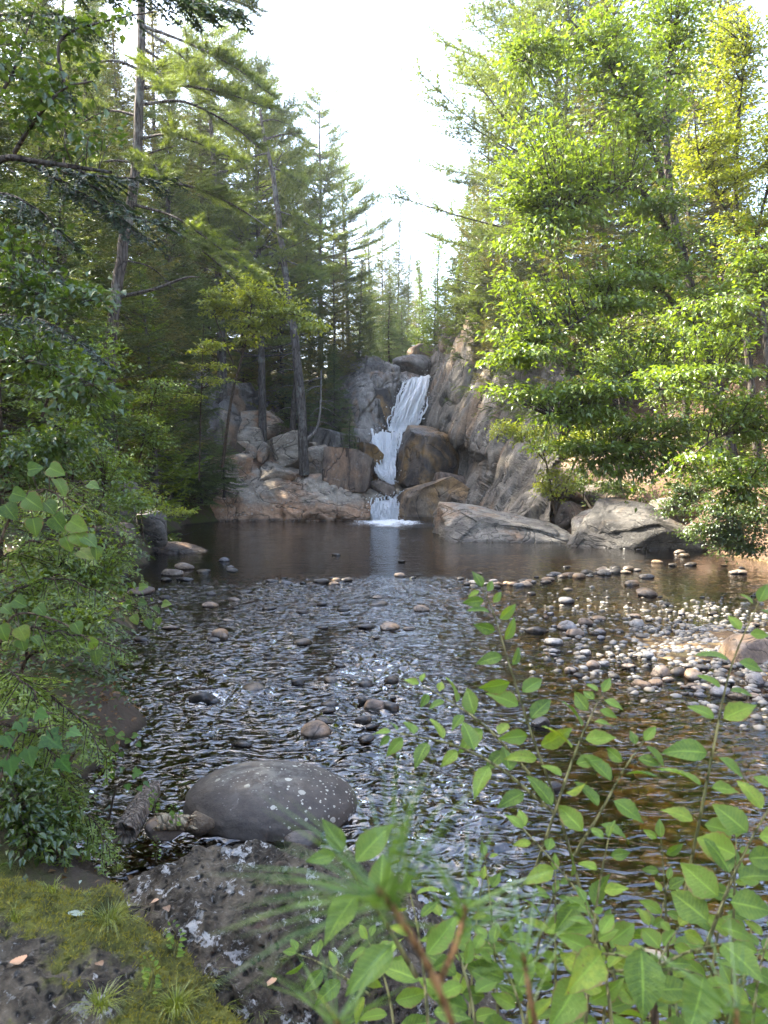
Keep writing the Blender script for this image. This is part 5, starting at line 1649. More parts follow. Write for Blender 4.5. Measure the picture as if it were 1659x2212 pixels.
leafy_each('shrub', ['sunny bush in the middle of the upper right slope', 'sunny bush at the right edge of the upper slope', 'sunny bush on the upper slope behind the oak boughs'], [
    ([P(1500, 800, 33), P(1490, 650, 33), P(1480, 520, 33)], 0.06, 0.02), ([P(1620, 800, 33), P(1630, 650, 33), P(1640, 520, 33)], 0.06, 0.02), ([P(1400, 800, 33), P(1390, 650, 33), P(1390, 560, 33)], 0.06, 0.02)],
    [(P(1480, 560, 33), (2.2, 1.4, 1.8), 80), (P(1620, 600, 33), (2.0, 1.4, 2.0), 70), (P(1390, 620, 33), (1.6, 1.4, 1.5), 60), (P(1560, 420, 34), (2.4, 1.5, 1.8), 70)], 0.20, 'broad', 'twig', 615, per=20, spread=0.55, cat='shrub')
leafy_each('shrub', ['fern green shrub at the foot of the left slope', 'fern green shrub at the left edge above the round leaves', 'fern green shrub beside the rocks of the left bank'], [
    ([P(150, 1100, 17), P(160, 1000, 17), P(170, 950, 17)], 0.03, 0.01), ([P(60, 1100, 14), P(70, 1000, 14), P(80, 950, 14)], 0.03, 0.01), ([P(260, 1080, 20), P(270, 1020, 20), P(280, 980, 20)], 0.03, 0.01)],
    [(P(170, 980, 17), (0.9, 0.7, 0.5), 50), (P(80, 960, 14), (0.8, 0.7, 0.5), 50), (P(280, 1010, 20), (0.8, 0.7, 0.4), 40), (P(120, 1080, 14), (0.8, 0.6, 0.4), 40), (P(230, 1120, 18), (0.7, 0.6, 0.3), 30)], 0.09, 'broad', 'twig', 616, per=22, spread=0.22, cat='shrub')

# ------------------------------------------------------------------ ground cover nobody could count
def ground_cover(name, label, n, xf, yr, leaf_len, mat, seed, per=9, height=0.22, spread=0.16):
    r = np.random.default_rng(seed)
    y = r.uniform(yr[0], yr[1], n)
    x = xf(y, r.random(n), r)
    z = ground_z(x, y)
    ok = z > 0.12
    x, y, z = x[ok], y[ok], z[ok]
    keep = vnoise(np.stack([x, y, z], 1) * 0.7, seed) > -0.45
    c = np.stack([x, y, z], 1)[keep]
    O = np.repeat(c, per, 0)
    m = len(O)
    O = O + r.normal(size=(m, 3)) * [spread, spread, 0.0] + np.array([0, 0, 1.0]) * (r.random(m) * height * np.repeat(r.uniform(0.3, 1.3, len(c)), per))[:, None]
    D = norm(r.normal(size=(m, 3)) * [1, 1, 0.25] + [0, -0.2, 0])
    N = norm(r.normal(size=(m, 3)) * 0.4 + [0, -0.25, 1.0])
    L = leaf_len * r.uniform(0.6, 1.3, m)
    V, F = leaves(O, D, N, L, L * 0.5)
    t = np.clip(np.repeat(r.uniform(0.2, 0.8, len(c)), per) + r.normal(size=m) * 0.15, 0, 1)
    o = add(name, V, F, M[mat], origin=(0, 0, 0), attrs={'tint': np.repeat(t, 5)})
    tag(o, label, kind='stuff')


M['litter'] = leaf_mat('dead_leaves', (0.06, 0.04, 0.025), (0.20, 0.125, 0.07), (0.34, 0.24, 0.14), 0.2, 0.03)
ground_cover('undergrowth', 'low green undergrowth on the left bank and slope', 1700, lambda y, q, r: np.interp(y, YL, XL) - 0.15 - q ** 1.3 * (2.5 + 0.3 * y), (4.6, 24), 0.075, 'broad_dark', 1601, per=10, height=0.35)
ground_cover('undergrowth', 'low green undergrowth on the right slope', 1500, lambda y, q, r: np.interp(y, YR, XR) + 0.5 + q * 11, (17, 40), 0.15, 'broad', 1602, per=10, height=0.55, spread=0.35)
ground_cover('leaf_litter', 'dead leaves scattered on the left bank', 2600, lambda y, q, r: np.interp(y, YL, XL) + 0.05 - q ** 1.3 * (2.0 + 0.25 * y), (3.9, 18), 0.06, 'litter', 1603, per=4, height=0.03, spread=0.12)
ground_cover('leaf_litter', 'dead leaves and needles covering the right slope', 1500, lambda y, q, r: np.interp(y, YR, XR) + 0.2 + q * 10, (16, 38), 0.13, 'litter', 1604, per=6, height=0.04, spread=0.3)

for k, (u, v, y, bl, lab) in enumerate([
        (1490, 1120, 25, [(1480, 1060, 24.8, 1.1, 0.55, 60), (1440, 1100, 24.8, 0.7, 0.3, 36), (1530, 1030, 24.8, 0.9, 0.6, 50)], 'shaded bush on the bank right of the dark boulder'),
        (1330, 1090, 29, [(1320, 1050, 28.8, 1.0, 0.5, 50), (1380, 1060, 28.8, 1.0, 0.4, 44)], 'low bush above the dark boulder'),
        (1560, 1010, 24, [(1550, 930, 23.8, 1.2, 0.8, 70), (1630, 960, 23.8, 1.0, 0.8, 60), (1620, 1030, 23.6, 1.0, 0.5, 50)], 'leafy bush on the steep bank at the right edge'),
        (1260, 1080, 31, [(1250, 1040, 30.8, 0.9, 0.5, 40)], 'small bush behind the sunlit grey boulder')]):
    leafy('bush', lab, P(u, v, y), [([P(u, v, y), P(u, v - 30, y), P(bl[0][0], bl[0][1] + 10, bl[0][2])], 0.03, 0.012)], [(P(a, b, c), (rx, 0.7, rz), n) for a, b, c, rx, rz, n in bl], 0.125, 'broad' if k != 0 else 'broad_dark', 'twig', 1800 + k, per=20, spread=0.32, flat=0.25, cat='bush', group='bushes of the right bank', layer=0.3)

# ------------------------------------------------------------------ near vegetation of the left bank
def spray_tree(name, label, trunk, r0, r1, branches, seed, leafm, barkm, tw_gap=0.07, tw=0.45, sub_gap=0.045, needle=(0.03, 0.010), sp=0.018, droop=0.25, cat='tree', group=None, bright=0.5):
    """conifer close to the camera: branches, side twigs, twiglets and flat needles"""
    r = np.random.default_rng(seed)
    o = empty(name, trunk[0], label, cat, group)
    S = Soup()
    c = spline(np.array(trunk), 24)
    V, F = tube(c, np.linspace(r0, r1, 24), 8)
    S.put(V, F)
    so, sd_, sl, st = [], [], [], []
    for bp, br, bare in branches:
        m = 14
        b = spline(np.array(bp), m)
        b[1:-1] += r.normal(size=(m - 2, 3)) * 0.012
        V, F = tube(b, np.linspace(br, br * 0.2, m), 5)
        S.put(V, F)
        L = np.sum(np.linalg.norm(np.diff(b, axis=0), axis=1))
        k = max(4, int(L * (1 - bare) / tw_gap))
        tt = np.linspace(bare, 1, k)
        bt = bright + r.normal() * 0.12
        for q in range(k):
            pos = np.array([np.interp(tt[q], np.linspace(0, 1, m), b[:, z]) for z in range(3)])
            i = min(int(tt[q] * (m - 1)), m - 2)
            ax = norm(b[i + 1] - b[i])
            sd = norm(np.cross(ax, [0, 0, 1.0]) + 1e-6)
            for s in (-1, 1):
                if r.random() < 0.12:
                    continue
                ln = tw * (0.35 + 0.65 * (1 - tt[q]) ** 0.7) * r.uniform(0.5, 1.2) * min(1, L)
                td = norm(ax * 0.7 + sd * s * 0.75 + np.array([0, 0, -droop * r.uniform(0.3, 1.5)]) + r.normal(size=3) * 0.15)
                e = pos + td * ln - np.array([0, 0, droop * ln * 0.35])
                V, F = tube(np.stack([pos, (pos + e) / 2 + [0, 0, 0.03 * ln], e]), [0.005, 0.0035, 0.0015], 3)
                S.put(V, F)
                so.append(pos); sd_.append(e - pos); sl.append(ln); st.append(bt + r.normal() * 0.12)
                kk = int(ln / sub_gap)
                for w in range(1, kk):
                    f = w / kk
                    s2 = 1 if w % 2 else -1
                    p2 = pos * (1 - f) + e * f
                    d2 = norm(td * 0.7 + norm(np.cross(td, [0, 0, 1.0])) * s2 * 0.75 + np.array([0, 0, -droop * 0.5]) + r.normal(size=3) * 0.12)
                    l2 = ln * 0.38 * (1 - 0.6 * f) * r.uniform(0.7, 1.2)
                    so.append(p2); sd_.append(d2 * l2); sl.append(l2); st.append(bt + r.normal() * 0.12)
    O = np.array(so); D = norm(np.array(sd_)); L = np.array(sl); T = np.array(st)
    cnt = np.maximum(2, (L / sp).astype(int))
    idx = np.repeat(np.arange(len(O)), cnt)
    wi = np.concatenate([np.linspace(0.05, 1, q) for q in cnt])
    po = O[idx] + D[idx] * (L[idx] * wi)[:, None]
    idx = np.repeat(idx, 2); po = np.repeat(po, 2, 0); wi = np.repeat(wi, 2)
    n = len(idx)
    side = norm(np.cross(D[idx], [0, 0, 1.0])) * np.where(np.arange(n) % 2 == 0, 1, -1)[:, None]
    nd = norm(D[idx] * 0.7 + side * 0.75 + r.normal(size=(n, 3)) * 0.22)
    # flat blades: their width lies in the plane of the spray
    w = needle[1] * r.uniform(0.8, 1.3, n)
    ln = needle[0] * r.uniform(0.7, 1.2, n)
    across = norm(np.cross(nd, norm(np.cross(D[idx], side)) + r.normal(size=(n, 3)) * 0.3)) * (w * 0.5)[:, None]
    V = np.stack([po - across, po + across, po + nd * ln[:, None]], 1).reshape(-1, 3)
    F = np.arange(n * 3).reshape(-1, 3)
    wv = S.get()
    add('trunk', wv[0], wv[1], M[barkm], o, smooth=True)
    cc = add('crown', V, F, M[leafm], o, attrs={'tint': np.repeat(np.clip(T[idx] + 0.2 * (wi - 0.4) + r.normal(size=n) * 0.1, 0, 1), 3)})
    cc['kind'] = 'stuff'
    return o


def Bd(*pts):
    return [P(u, v, y) for (u, v, y) in pts]


spray_tree('hemlock_tree', 'near hemlock whose dark blue green sprays hang into view at the left', Bd((-150, 1150, 8), (-140, 700, 8), (-130, 300, 8), (-120, -100, 8)), 0.12, 0.05, [
    (Bd((-130, 330, 8), (60, 350, 7.6), (220, 378, 7.2), (380, 385, 7.0)), 0.022, 0.35),
    (Bd((60, 352, 7.6), (150, 400, 7.4), (230, 450, 7.2), (330, 520, 7.0)), 0.012, 0.2),
    (Bd((120, 362, 7.4), (220, 410, 7.2), (300, 470, 7.0), (370, 470, 6.9)), 0.012, 0.2),
    (Bd((-130, 420, 8), (0, 420, 7.4), (90, 460, 7.2), (160, 530, 7.0)), 0.018, 0.25),
    (Bd((-130, 560, 8), (0, 540, 7.4), (80, 560, 7.0), (180, 640, 6.8)), 0.018, 0.25),
    (Bd((-130, 200, 8), (0, 150, 7.6), (90, 160, 7.2), (160, 210, 7.0)), 0.018, 0.3),
    (Bd((-130, 60, 8), (20, 30, 7.6), (130, 30, 7.2), (210, 70, 7.0)), 0.018, 0.3),
    (Bd((-120, -80, 8), (60, -60, 7.5), (260, -30, 7.0), (420, 0, 6.8), (520, 25, 6.7)), 0.02, 0.3),
    (Bd((-120, -110, 8), (120, -110, 7.5), (300, -60, 7.2), (440, -30, 7.0)), 0.02, 0.3),
    (Bd((-130, 700, 8), (0, 680, 7.4), (110, 700, 7.0), (220, 780, 6.8)), 0.018, 0.25),
], 701, 'hemlock_dark', 'bark_dark', tw_gap=0.075, tw=0.46, sub_gap=0.055, needle=(0.046, 0.023), sp=0.026, droop=0.3, bright=0.35)
leafy('beech_tree', 'beech with thin dark boughs arching over the upper left', P(-190, 900, 6.5), [
    (Bd((-180, 900, 6.5), (-150, 600, 6.4), (-60, 420, 6.2), (0, 345, 6.0), (90, 350, 5.8), (240, 372, 5.6)), 0.05, 0.012),
    (Bd((30, 330, 6.0), (55, 290, 5.9), (90, 240, 5.8), (140, 190, 5.8), (200, 175, 5.8)), 0.018, 0.006),
    (Bd((140, 190, 5.8), (125, 110, 5.9), (150, 70, 5.9), (250, 40, 5.9), (330, 25, 5.9)), 0.014, 0.005),
    (Bd((-60, 420, 6.2), (-20, 250, 6.2), (30, 150, 6.2), (60, 60, 6.2)), 0.02, 0.006),
    (Bd((-120, 620, 6.4), (0, 620, 6.0), (110, 640, 5.7), (220, 650, 5.5)), 0.02, 0.006),
    (Bd((-150, 800, 6.4), (0, 780, 6.0), (110, 790, 5.7), (200, 830, 5.5)), 0.02, 0.006),
], [
    (P(70, 200, 5.8), (0.30, 0.4, 0.30), 36), (P(200, 90, 5.9), (0.34, 0.3, 0.22), 22), (P(180, 270, 5.7), (0.35, 0.4, 0.2), 24), (P(40, 80, 6.1), (0.35, 0.4, 0.3), 26), (P(60, 620, 5.8), (0.5, 0.4, 0.22), 40), (P(170, 660, 5.5), (0.3, 0.3, 0.16), 22),
    (P(60, 760, 5.8), (0.5, 0.4, 0.25), 44), (P(160, 850, 5.5), (0.35, 0.3, 0.22), 30), (P(40, 500, 6.0), (0.4, 0.4, 0.2), 26)
], 0.075, 'broad_dark', 'bark_dark', 702, per=13, spread=0.17, lw=0.62, twig_r=0.006)

spray_tree('cedar_tree', 'cedar with drooping feathery sprays low on the left bank', Bd((-60, 1760, 5.2), (-40, 1500, 5.3), (-30, 1250, 5.4), (-20, 1050, 5.5)), 0.05, 0.02, [
    (Bd((-40, 1480, 5.3), (60, 1480, 5.0), (160, 1540, 4.8), (230, 1640, 4.7)), 0.014, 0.15),
    (Bd((-45, 1560, 5.3), (40, 1570, 4.9), (120, 1640, 4.7), (170, 1740, 4.6)), 0.014, 0.15),
    (Bd((-45, 1600, 5.3), (60, 1640, 4.8), (130, 1720, 4.6), (160, 1830, 4.5)), 0.014, 0.12),
    (Bd((-45, 1640, 5.3), (0, 1680, 4.7), (60, 1760, 4.5), (80, 1850, 4.4)), 0.014, 0.12),
    (Bd((-50, 1680, 5.2), (80, 1700, 4.8), (180, 1760, 4.7), (235, 1830, 4.6)), 0.014, 0.12),
    (Bd((-40, 1400, 5.3), (60, 1360, 5.1), (170, 1370, 5.0), (270, 1410, 4.9)), 0.014, 0.15),
    (Bd((-35, 1330, 5.4), (40, 1270, 5.2), (130, 1250, 5.1), (220, 1280, 5.0)), 0.014, 0.15),
    (Bd((-30, 1240, 5.4), (40, 1180, 5.2), (120, 1170, 5.1), (200, 1200, 5.0)), 0.014, 0.15),
    (Bd((-25, 1150, 5.4), (40, 1080, 5.2), (110, 1060, 5.1), (180, 1090, 5.0)), 0.012, 0.15),
    (Bd((-40, 1450, 5.3), (20, 1450, 4.8), (70, 1490, 4.6), (110, 1560, 4.5)), 0.012, 0.15),
], 703, 'cedar', 'twig', tw_gap=0.05, tw=0.34, sub_gap=0.035, needle=(0.032, 0.015), sp=0.016, droop=0.45, bright=0.6)
for k, (u, vt, y, ex, lab) in enumerate([
        (-20, 980, 9.0, 260, 'young hemlock with flat layered sprays halfway down the left bank'), (60, 1060, 11.0, 250, 'young hemlock reaching over the water at the left bank'),
        (0, 820, 10.5, 240, 'hemlock sapling above the big round leaves on the left'), (140, 900, 14.0, 200, 'hemlock sapling below the big pine trunk'), (180, 1060, 13.0, 190, 'low hemlock behind the bright sapling on the bank'), (90, 1200, 8.0, 230, 'low hemlock sweeping down to the water on the left')]):
    r_ = np.random.default_rng(730 + k)
    br = []
    for q in range(9):
        v0 = vt + 20 + q * 34
        s = (0.45 + 0.55 * q / 8) * ex * r_.uniform(0.7, 1.1)
        sg = 1 if q % 3 != 2 else -0.6
        dy = r_.uniform(-0.8, 0.3)
        br.append((Bd((u, v0, y), (u + s * 0.4 * sg, v0 - 12, y + dy * 0.5), (u + s * 0.75 * sg, v0 + 8, y + dy * 0.8), (u + s * sg, v0 + 40, y + dy)), 0.010, 0.15))
    spray_tree('hemlock_sapling', lab, Bd((u, vt + 420, y), (u + 4, vt + 200, y), (u, vt, y)), 0.04, 0.008, br, 740 + k, 'hemlock' if k % 2 else 'cedar', 'twig', tw_gap=0.11, tw=0.42, sub_gap=0.07, needle=(0.05, 0.022), sp=0.028, droop=0.22, group='young conifers on the left bank', bright=0.55)

BANK = [
    ((-60, 1150, 6.0), [(P(40, 1010, 5.9), (0.36, 0.3, 0.30), 50), (P(130, 960, 5.9), (0.34, 0.3, 0.22), 40)], 'dark leafed bush at the left edge above the round leaves'),
    ((60, 1330, 8.2), [(P(130, 1190, 8.0), (0.55, 0.4, 0.35), 60), (P(230, 1170, 8.0), (0.40, 0.4, 0.25), 40), (P(220, 1260, 7.9), (0.40, 0.4, 0.25), 40)], 'leafy bush reaching over the water below the bright sapling'),
    ((40, 1480, 6.6), [(P(130, 1350, 6.4), (0.45, 0.4, 0.25), 50), (P(210, 1340, 6.4), (0.30, 0.3, 0.22), 34), (P(60, 1280, 6.4), (0.35, 0.3, 0.25), 34)], 'leafy bush above the muddy bank at the left'),
    ((-30, 1720, 4.6), [(P(40, 1700, 4.4), (0.25, 0.2, 0.18), 34), (P(120, 1770, 4.5), (0.22, 0.2, 0.16), 30), (P(60, 1800, 4.3), (0.22, 0.2, 0.14), 30)], 'low leafy bush at the left edge above the moss'),
    ((200, 1140, 12.5), [(P(230, 1020, 12.3), (0.7, 0.5, 0.5), 60), (P(150, 940, 12.3), (0.7, 0.5, 0.5), 60), (P(290, 1090, 12.0), (0.5, 0.4, 0.3), 40)], 'light green bush beneath the big pine on the left bank'),
    ((90, 900, 9.5), [(P(110, 800, 9.4), (0.7, 0.5, 0.5), 70), (P(210, 760, 9.4), (0.5, 0.5, 0.35), 50), (P(60, 700, 9.4), (0.6, 0.5, 0.4), 50), (P(190, 880, 9.3), (0.5, 0.5, 0.3), 44)], 'tall green bush in front of the left trunks'),
]
for k, ((u, v, y), bl, lab) in enumerate(BANK):
    leafy('bush', lab, P(u, v, y), [([P(u, v, y), P(u + 20, v - 60, y - 0.03), bl[0][0] - [0, 0, 0.15]], 0.02, 0.006), ([P(u + 18, v - 55, y), (P(u, v - 60, y) + bl[-1][0]) / 2 + [0, 0, 0.1], bl[-1][0]], 0.014, 0.004)], bl, 0.052 + 0.002 * y, 'broad_dark' if k in (0, 3) else 'broad', 'twig', 1700 + k, per=17, spread=0.12 + 0.012 * y, flat=0.3, cat='bush', group='bushes of the left bank', twig_r=0.005)

# ------------------------------------------------------------------ single leaves
def leaf_mesh(kind, seed=0):
    """leaf along +Y, unit length, midrib fold, arched blade; attributes lu (across) and lv (along)"""
    r = np.random.default_rng(seed)
    n, m = 15, 7
    t = np.linspace(0, 1, n)
    if kind == 'ovate':
        w = 0.285 * np.sin(math.pi * t ** 0.78) ** 1.0 * (1 - 0.28 * t) + 0.002
    elif kind == 'heart':
        w = 0.50 * np.sin(math.pi * np.clip(t * 0.93 + 0.07, 0, 1) ** 0.62) ** 0.75 + 0.002
    else:
        w = 0.22 * np.sin(math.pi * t ** 0.9) ** 0.9 + 0.002
    s = np.linspace(-1, 1, m)
    U, Tt = np.meshgrid(s, t)
    ww = np.repeat(w[:, None], m, 1)
    ser = np.where(np.abs(U) > 0.99, 1 + 0.07 * (np.arange(n)[:, None] % 2), 1.0)
    X = U * ww * ser
    Y = Tt + 0.10 * np.abs(U) * ww * (1 if kind != 'heart' else -0.6)
    fold = 0.30 if kind == 'ovate' else 0.18
    Z = np.abs(U) * ww * fold - (0.22 + 0.1 * r.random()) * Tt ** 2 + 0.05 * Tt + 0.014 * np.sin(Tt * 46 + np.abs(U) * 3) * np.abs(U) + 0.03 * np.sin(Tt * 7 + r.uniform(0, 6)) * U
    X = X + 0.06 * (r.random() - 0.5) * Tt ** 2
    V = np.stack([X, Y, Z], -1).reshape(-1, 3)
    return V, grid_faces(n, m), U.ravel(), Tt.ravel()


def maple_mesh(seed=0):
    a = np.radians([-90, -62, -40, -22, 0, 22, 34, 48, 62, 76, 90])
    rad = np.array([0.20, 0.48, 0.42, 0.55, 0.80, 0.55, 0.50, 0.72, 0.62, 0.78, 1.05])
    pts = [(0.0, 0.0)]
    right = [(rad[k] * math.cos(a[k]) * 0.85, 0.15 + rad[k] * math.sin(a[k]) * 0.85) for k in range(len(a))]
    left = [(-x, y) for x, y in right[::-1][1:-1]]
    ring = right + left
    V = [(0, 0.15, 0.0)] + [(x, y, 0.06 * abs(x) - 0.12 * y * y) for x, y in ring]
    F = [[0, 1 + k, 1 + (k + 1) % len(ring)] for k in range(len(ring))]
    V = np.array(V)
    return V, np.array(F), V[:, 0], V[:, 1]


def single_leaf_mat(name, dark, light, trans, vein=0.5):
    t = NT(name)
    lu = t.n('Attribute', attribute_name='lu').outputs['Fac']
    lv = t.n('Attribute', attribute_name='lv').outputs['Fac']
    rnd = t.n('ObjectInfo').outputs['Random']
    au = t.math('ABSOLUTE', lu)
    ph = t.math('MULTIPLY', t.math('SUBTRACT', lv, t.math('MULTIPLY', au, 0.13)), 11.0)
    fr = t.math('ABSOLUTE', t.math('SUBTRACT', t.math('FRACT', ph), 0.5))
    v1 = t.step(fr, 0.40, 0.5)
    v2 = t.step(au, 0.10, 0.02)
    vv = t.math('MAXIMUM', t.math('MULTIPLY', v1, 0.5), v2)
    co = coord(t)
    c = t.ramp(rnd, [(0.0, tuple(x * 0.75 for x in dark)), (0.35, dark), (0.8, light), (1.0, (light[0] * 1.45, light[1] * 1.12, light[2]))])
    c = t.mix(t.step(t.noise(co, 7, 4, 0.6), 0.35, 0.75), c, tuple(x * 0.75 for x in light))
    c = t.mix(t.math('MULTIPLY', vv, vein), c, tuple(min(1, x * 1.7) for x in light))
    # a few brown bites and spots, as on real leaves
    edge = t.math('MULTIPLY', t.step(t.math('ADD', au, t.math('MULTIPLY', t.noise(co, 5, 3, 0.6), 0.7)), 1.22, 1.34), t.step(rnd, 0.35, 0.5))
    c = t.mix(t.math('MULTIPLY', edge, 0.8), c, (0.17, 0.105, 0.045))
    sp = t.math('MULTIPLY', t.step(t.noise(co, 11, 3, 0.5), 0.66, 0.71), t.step(rnd, 0.45, 0.7))
    c = t.mix(sp, c, (0.16, 0.10, 0.04))
    b = t.bump(t.math('SUBTRACT', t.noise(co, 30, 3, 0.5), t.math('MULTIPLY', v1, 1.2)), 0.35, 0.02)
    p = t.n('BsdfPrincipled', i={'Base Color': c, 'Roughness': 0.52, 'Normal': b})
    p.inputs['Specular IOR Level'].default_value = 0.35
    tr = t.n('BsdfTranslucent', i={'Color': t.mix(1.0, c, (1.5, 1.5, 0.55), 'MULTIPLY')})
    m = t.n('MixShader', i={0: trans, 1: p.outputs[0], 2: tr.outputs[0]})
    return t.done(m.outputs[0])


M['leaf_near'] = single_leaf_mat('near_ovate_leaf', (0.085, 0.155, 0.026), (0.165, 0.265, 0.034), 0.38)
M['leaf_heart'] = single_leaf_mat('near_round_leaf', (0.06, 0.115, 0.026), (0.13, 0.205, 0.032), 0.35)
M['leaf_maple'] = single_leaf_mat('near_maple_leaf', (0.05, 0.12, 0.035), (0.11, 0.22, 0.05), 0.4, 0.2)
M['stem'] = bark_mat('green_brown_stem', (0.14, 0.14, 0.05), (0.27, 0.25, 0.11), la=0.0, scale=4)
M['stem_brown'] = bark_mat('brown_stem', (0.09, 0.06, 0.035), (0.18, 0.13, 0.08), la=0.1, scale=4)
LEAF = {}
for kind, mt in (('ovate', 'leaf_near'), ('heart', 'leaf_heart'), ('slim', 'leaf_near'), ('maple', 'leaf_maple')):
    for q in range(3):
        V, F, lu, lv = leaf_mesh(kind, q) if kind != 'maple' else maple_mesh(q)
        LEAF[kind, q] = mesh_data('leaf', V, F, M[mt], kind != 'maple', {'lu': lu, 'lv': lv})


def put_leaf(parent, kind, pos, d, nrm, length, wide=1.0, q=0):
    d = Vector([float(c) for c in d]).normalized()
    nv = Vector([float(c) for c in nrm])
    x = d.cross(nv).normalized()
    z = x.cross(d).normalized()
    m = Matrix((x, d, z)).transposed().to_4x4()
    o = link('leaf', LEAF[kind, q % 3], parent)
    o.matrix_local = Matrix.Translation(Vector([float(c) for c in pos]) - parent.location) @ m @ Matrix.Diagonal((length * wide, length, length, 1))
    return o


def shoot(name, label, pts, n, leaf_len, seed, kind='ovate', start=0.25, radius=0.0042, group=None, face=(0, -0.55, 0.8), wide=1.0, stemm='stem', opposite=False, tip=True, out=0.85, cat='plant', taper=0.55):
    r = np.random.default_rng(seed)
    c = spline(np.array(pts), 24)
    o = empty(name, c[0], label, cat, group)
    V, F = tube(c, np.linspace(radius, radius * 0.3, 24), 6)
    add('stem', V, F, M[stemm], o, smooth=True)
    f = np.array(face)
    for k in range(n):
        t = start + (1 - start) * k / max(1, n - 1) * 0.97
        i = min(int(t * 23), 22)
        p = c[i] + (c[i + 1] - c[i]) * (t * 23 - i)
        ax = norm(c[i + 1] - c[i])
        sd = norm(np.cross(ax, f))
        for s in ((-1, 1) if opposite else ((1 if k % 2 else -1),)):
            nn = f + r.normal(size=3) * 0.42 + sd * s * 0.15
            d = norm(ax * (0.45 + 0.2 * r.normal()) + sd * s * out + np.array([0, 0, -0.18]) + r.normal(size=3) * 0.12)
            ln = leaf_len * (1.0 - (1 - taper) * max(0, t - 0.5) * 2) * r.uniform(0.62, 1.12)
            put_leaf(o, kind, p + d * 0.012, d, nn, ln, wide, r.integers(0, 3))
    if tip:
        ax = norm(c[-1] - c[-3])
        put_leaf(o, kind, c[-1], norm(ax + [0, 0, -0.1]), f + r.normal(size=3) * 0.2, leaf_len * taper, wide, 1)
    return o


GS = 'leafy shoots in the foreground'
shoot('sapling_shoot', 'tall foreground shoot with paired leaves rising highest in front of the stream', Bd((1265, 1960, 1.75), (1200, 1730, 1.8), (1150, 1590, 1.82), (1105, 1450, 1.85), (1068, 1330, 1.88), (1042, 1268, 1.9)), 17, 0.088, 801, start=0.32, group=GS, face=(0.05, -0.7, 0.7))
shoot('sapling_shoot', 'foreground shoot bending far left over the riffle', Bd((1200, 1760, 1.75), (1080, 1660, 1.78), (980, 1610, 1.8), (890, 1590, 1.82), (845, 1582, 1.83)), 11, 0.085, 802, start=0.12, group=GS)
shoot('sapling_shoot', 'upper left foreground shoot with slim leaves against the riffle', Bd((1160, 1690, 1.85), (1060, 1580, 1.9), (980, 1520, 1.93), (905, 1478, 1.96)), 10, 0.078, 803, start=0.2, group=GS)
shoot('sapling_shoot', 'foreground shoot topped by three leaves below the gravel bar', Bd((1150, 1900, 1.7), (1200, 1750, 1.72), (1245, 1620, 1.75), (1280, 1540, 1.78), (1302, 1495, 1.8)), 13, 0.08, 804, start=0.25, group=GS)
shoot('sapling_shoot', 'foreground shoot leaning right with broad paired leaves', Bd((1240, 1850, 1.65), (1300, 1750, 1.68), (1350, 1660, 1.7), (1392, 1600, 1.72)), 10, 0.086, 805, start=0.15, group=GS)
shoot('sapling_shoot', 'thin tall shoot with sparse leaves at the right edge', Bd((1470, 1980, 1.6), (1510, 1780, 1.62), (1545, 1600, 1.65), (1580, 1440, 1.68), (1640, 1300, 1.7)), 8, 0.085, 806, start=0.25, opposite=True, group=GS, wide=1.15)
shoot('sapling_shoot', 'shoot with broad leaves cut by the right edge', Bd((1520, 2060, 1.45), (1570, 1930, 1.47), (1620, 1820, 1.5), (1690, 1700, 1.5)), 7, 0.10, 807, start=0.15, opposite=True, group=GS, wide=1.35)
shoot('sapling_shoot', 'small shoot with bright ribbed leaves over the lichen rock', Bd((800, 2150, 1.9), (740, 2110, 1.9), (690, 2080, 1.92), (640, 2060, 1.94)), 8, 0.075, 808, start=0.05, group=GS)
shoot('sapling_shoot', 'near shoot with large soft leaves crossing the pine twig', Bd((900, 2110, 1.15), (830, 1990, 1.12), (770, 1900, 1.1), (740, 1840, 1.1)), 5, 0.10, 809, start=0.2, group=GS, wide=0.95)
shoot('sapling_shoot', 'yellowish shoot in the middle of the foreground thicket', Bd((1330, 2120, 1.5), (1290, 1990, 1.55), (1210, 1880, 1.6), (1130, 1790, 1.65)), 10, 0.09, 810, start=0.1, group=GS)
r_ = random.Random(31)
spots = [(930, 2230, -40, 300), (1010, 2230, 30, 330), (1080, 2230, -30, 380), (1130, 2230, 60, 300), (1200, 2240, 0, 360), (1260, 2230, 50, 420), (1330, 2230, -60, 280), (1400, 2230, 40, 330), (1450, 2230, -20, 420), (1520, 2230, 60, 360), (1580, 2230, 10, 420), (1640, 2230, -30, 330), (860, 2230, -60, 200), (1040, 2240, -80, 260), (1370, 2240, 90, 240), (1620, 2240, 40, 230), (960, 2250, 60, 200), (1150, 2250, -90, 220), (1300, 2250, 20, 200), (1480, 2250, -70, 250), (1550, 2250, 90, 200), (1230, 2250, 70, 260), (1420, 2250, -30, 180)]
words = ['leftmost', 'second', 'third', 'fourth', 'fifth', 'sixth', 'seventh', 'eighth', 'ninth', 'tenth', 'eleventh', 'twelfth', 'low left', 'low middle', 'low right', 'corner', 'short leftmost', 'short left leaning', 'short middle', 'short bending', 'short right leaning', 'short arching', 'lowest']
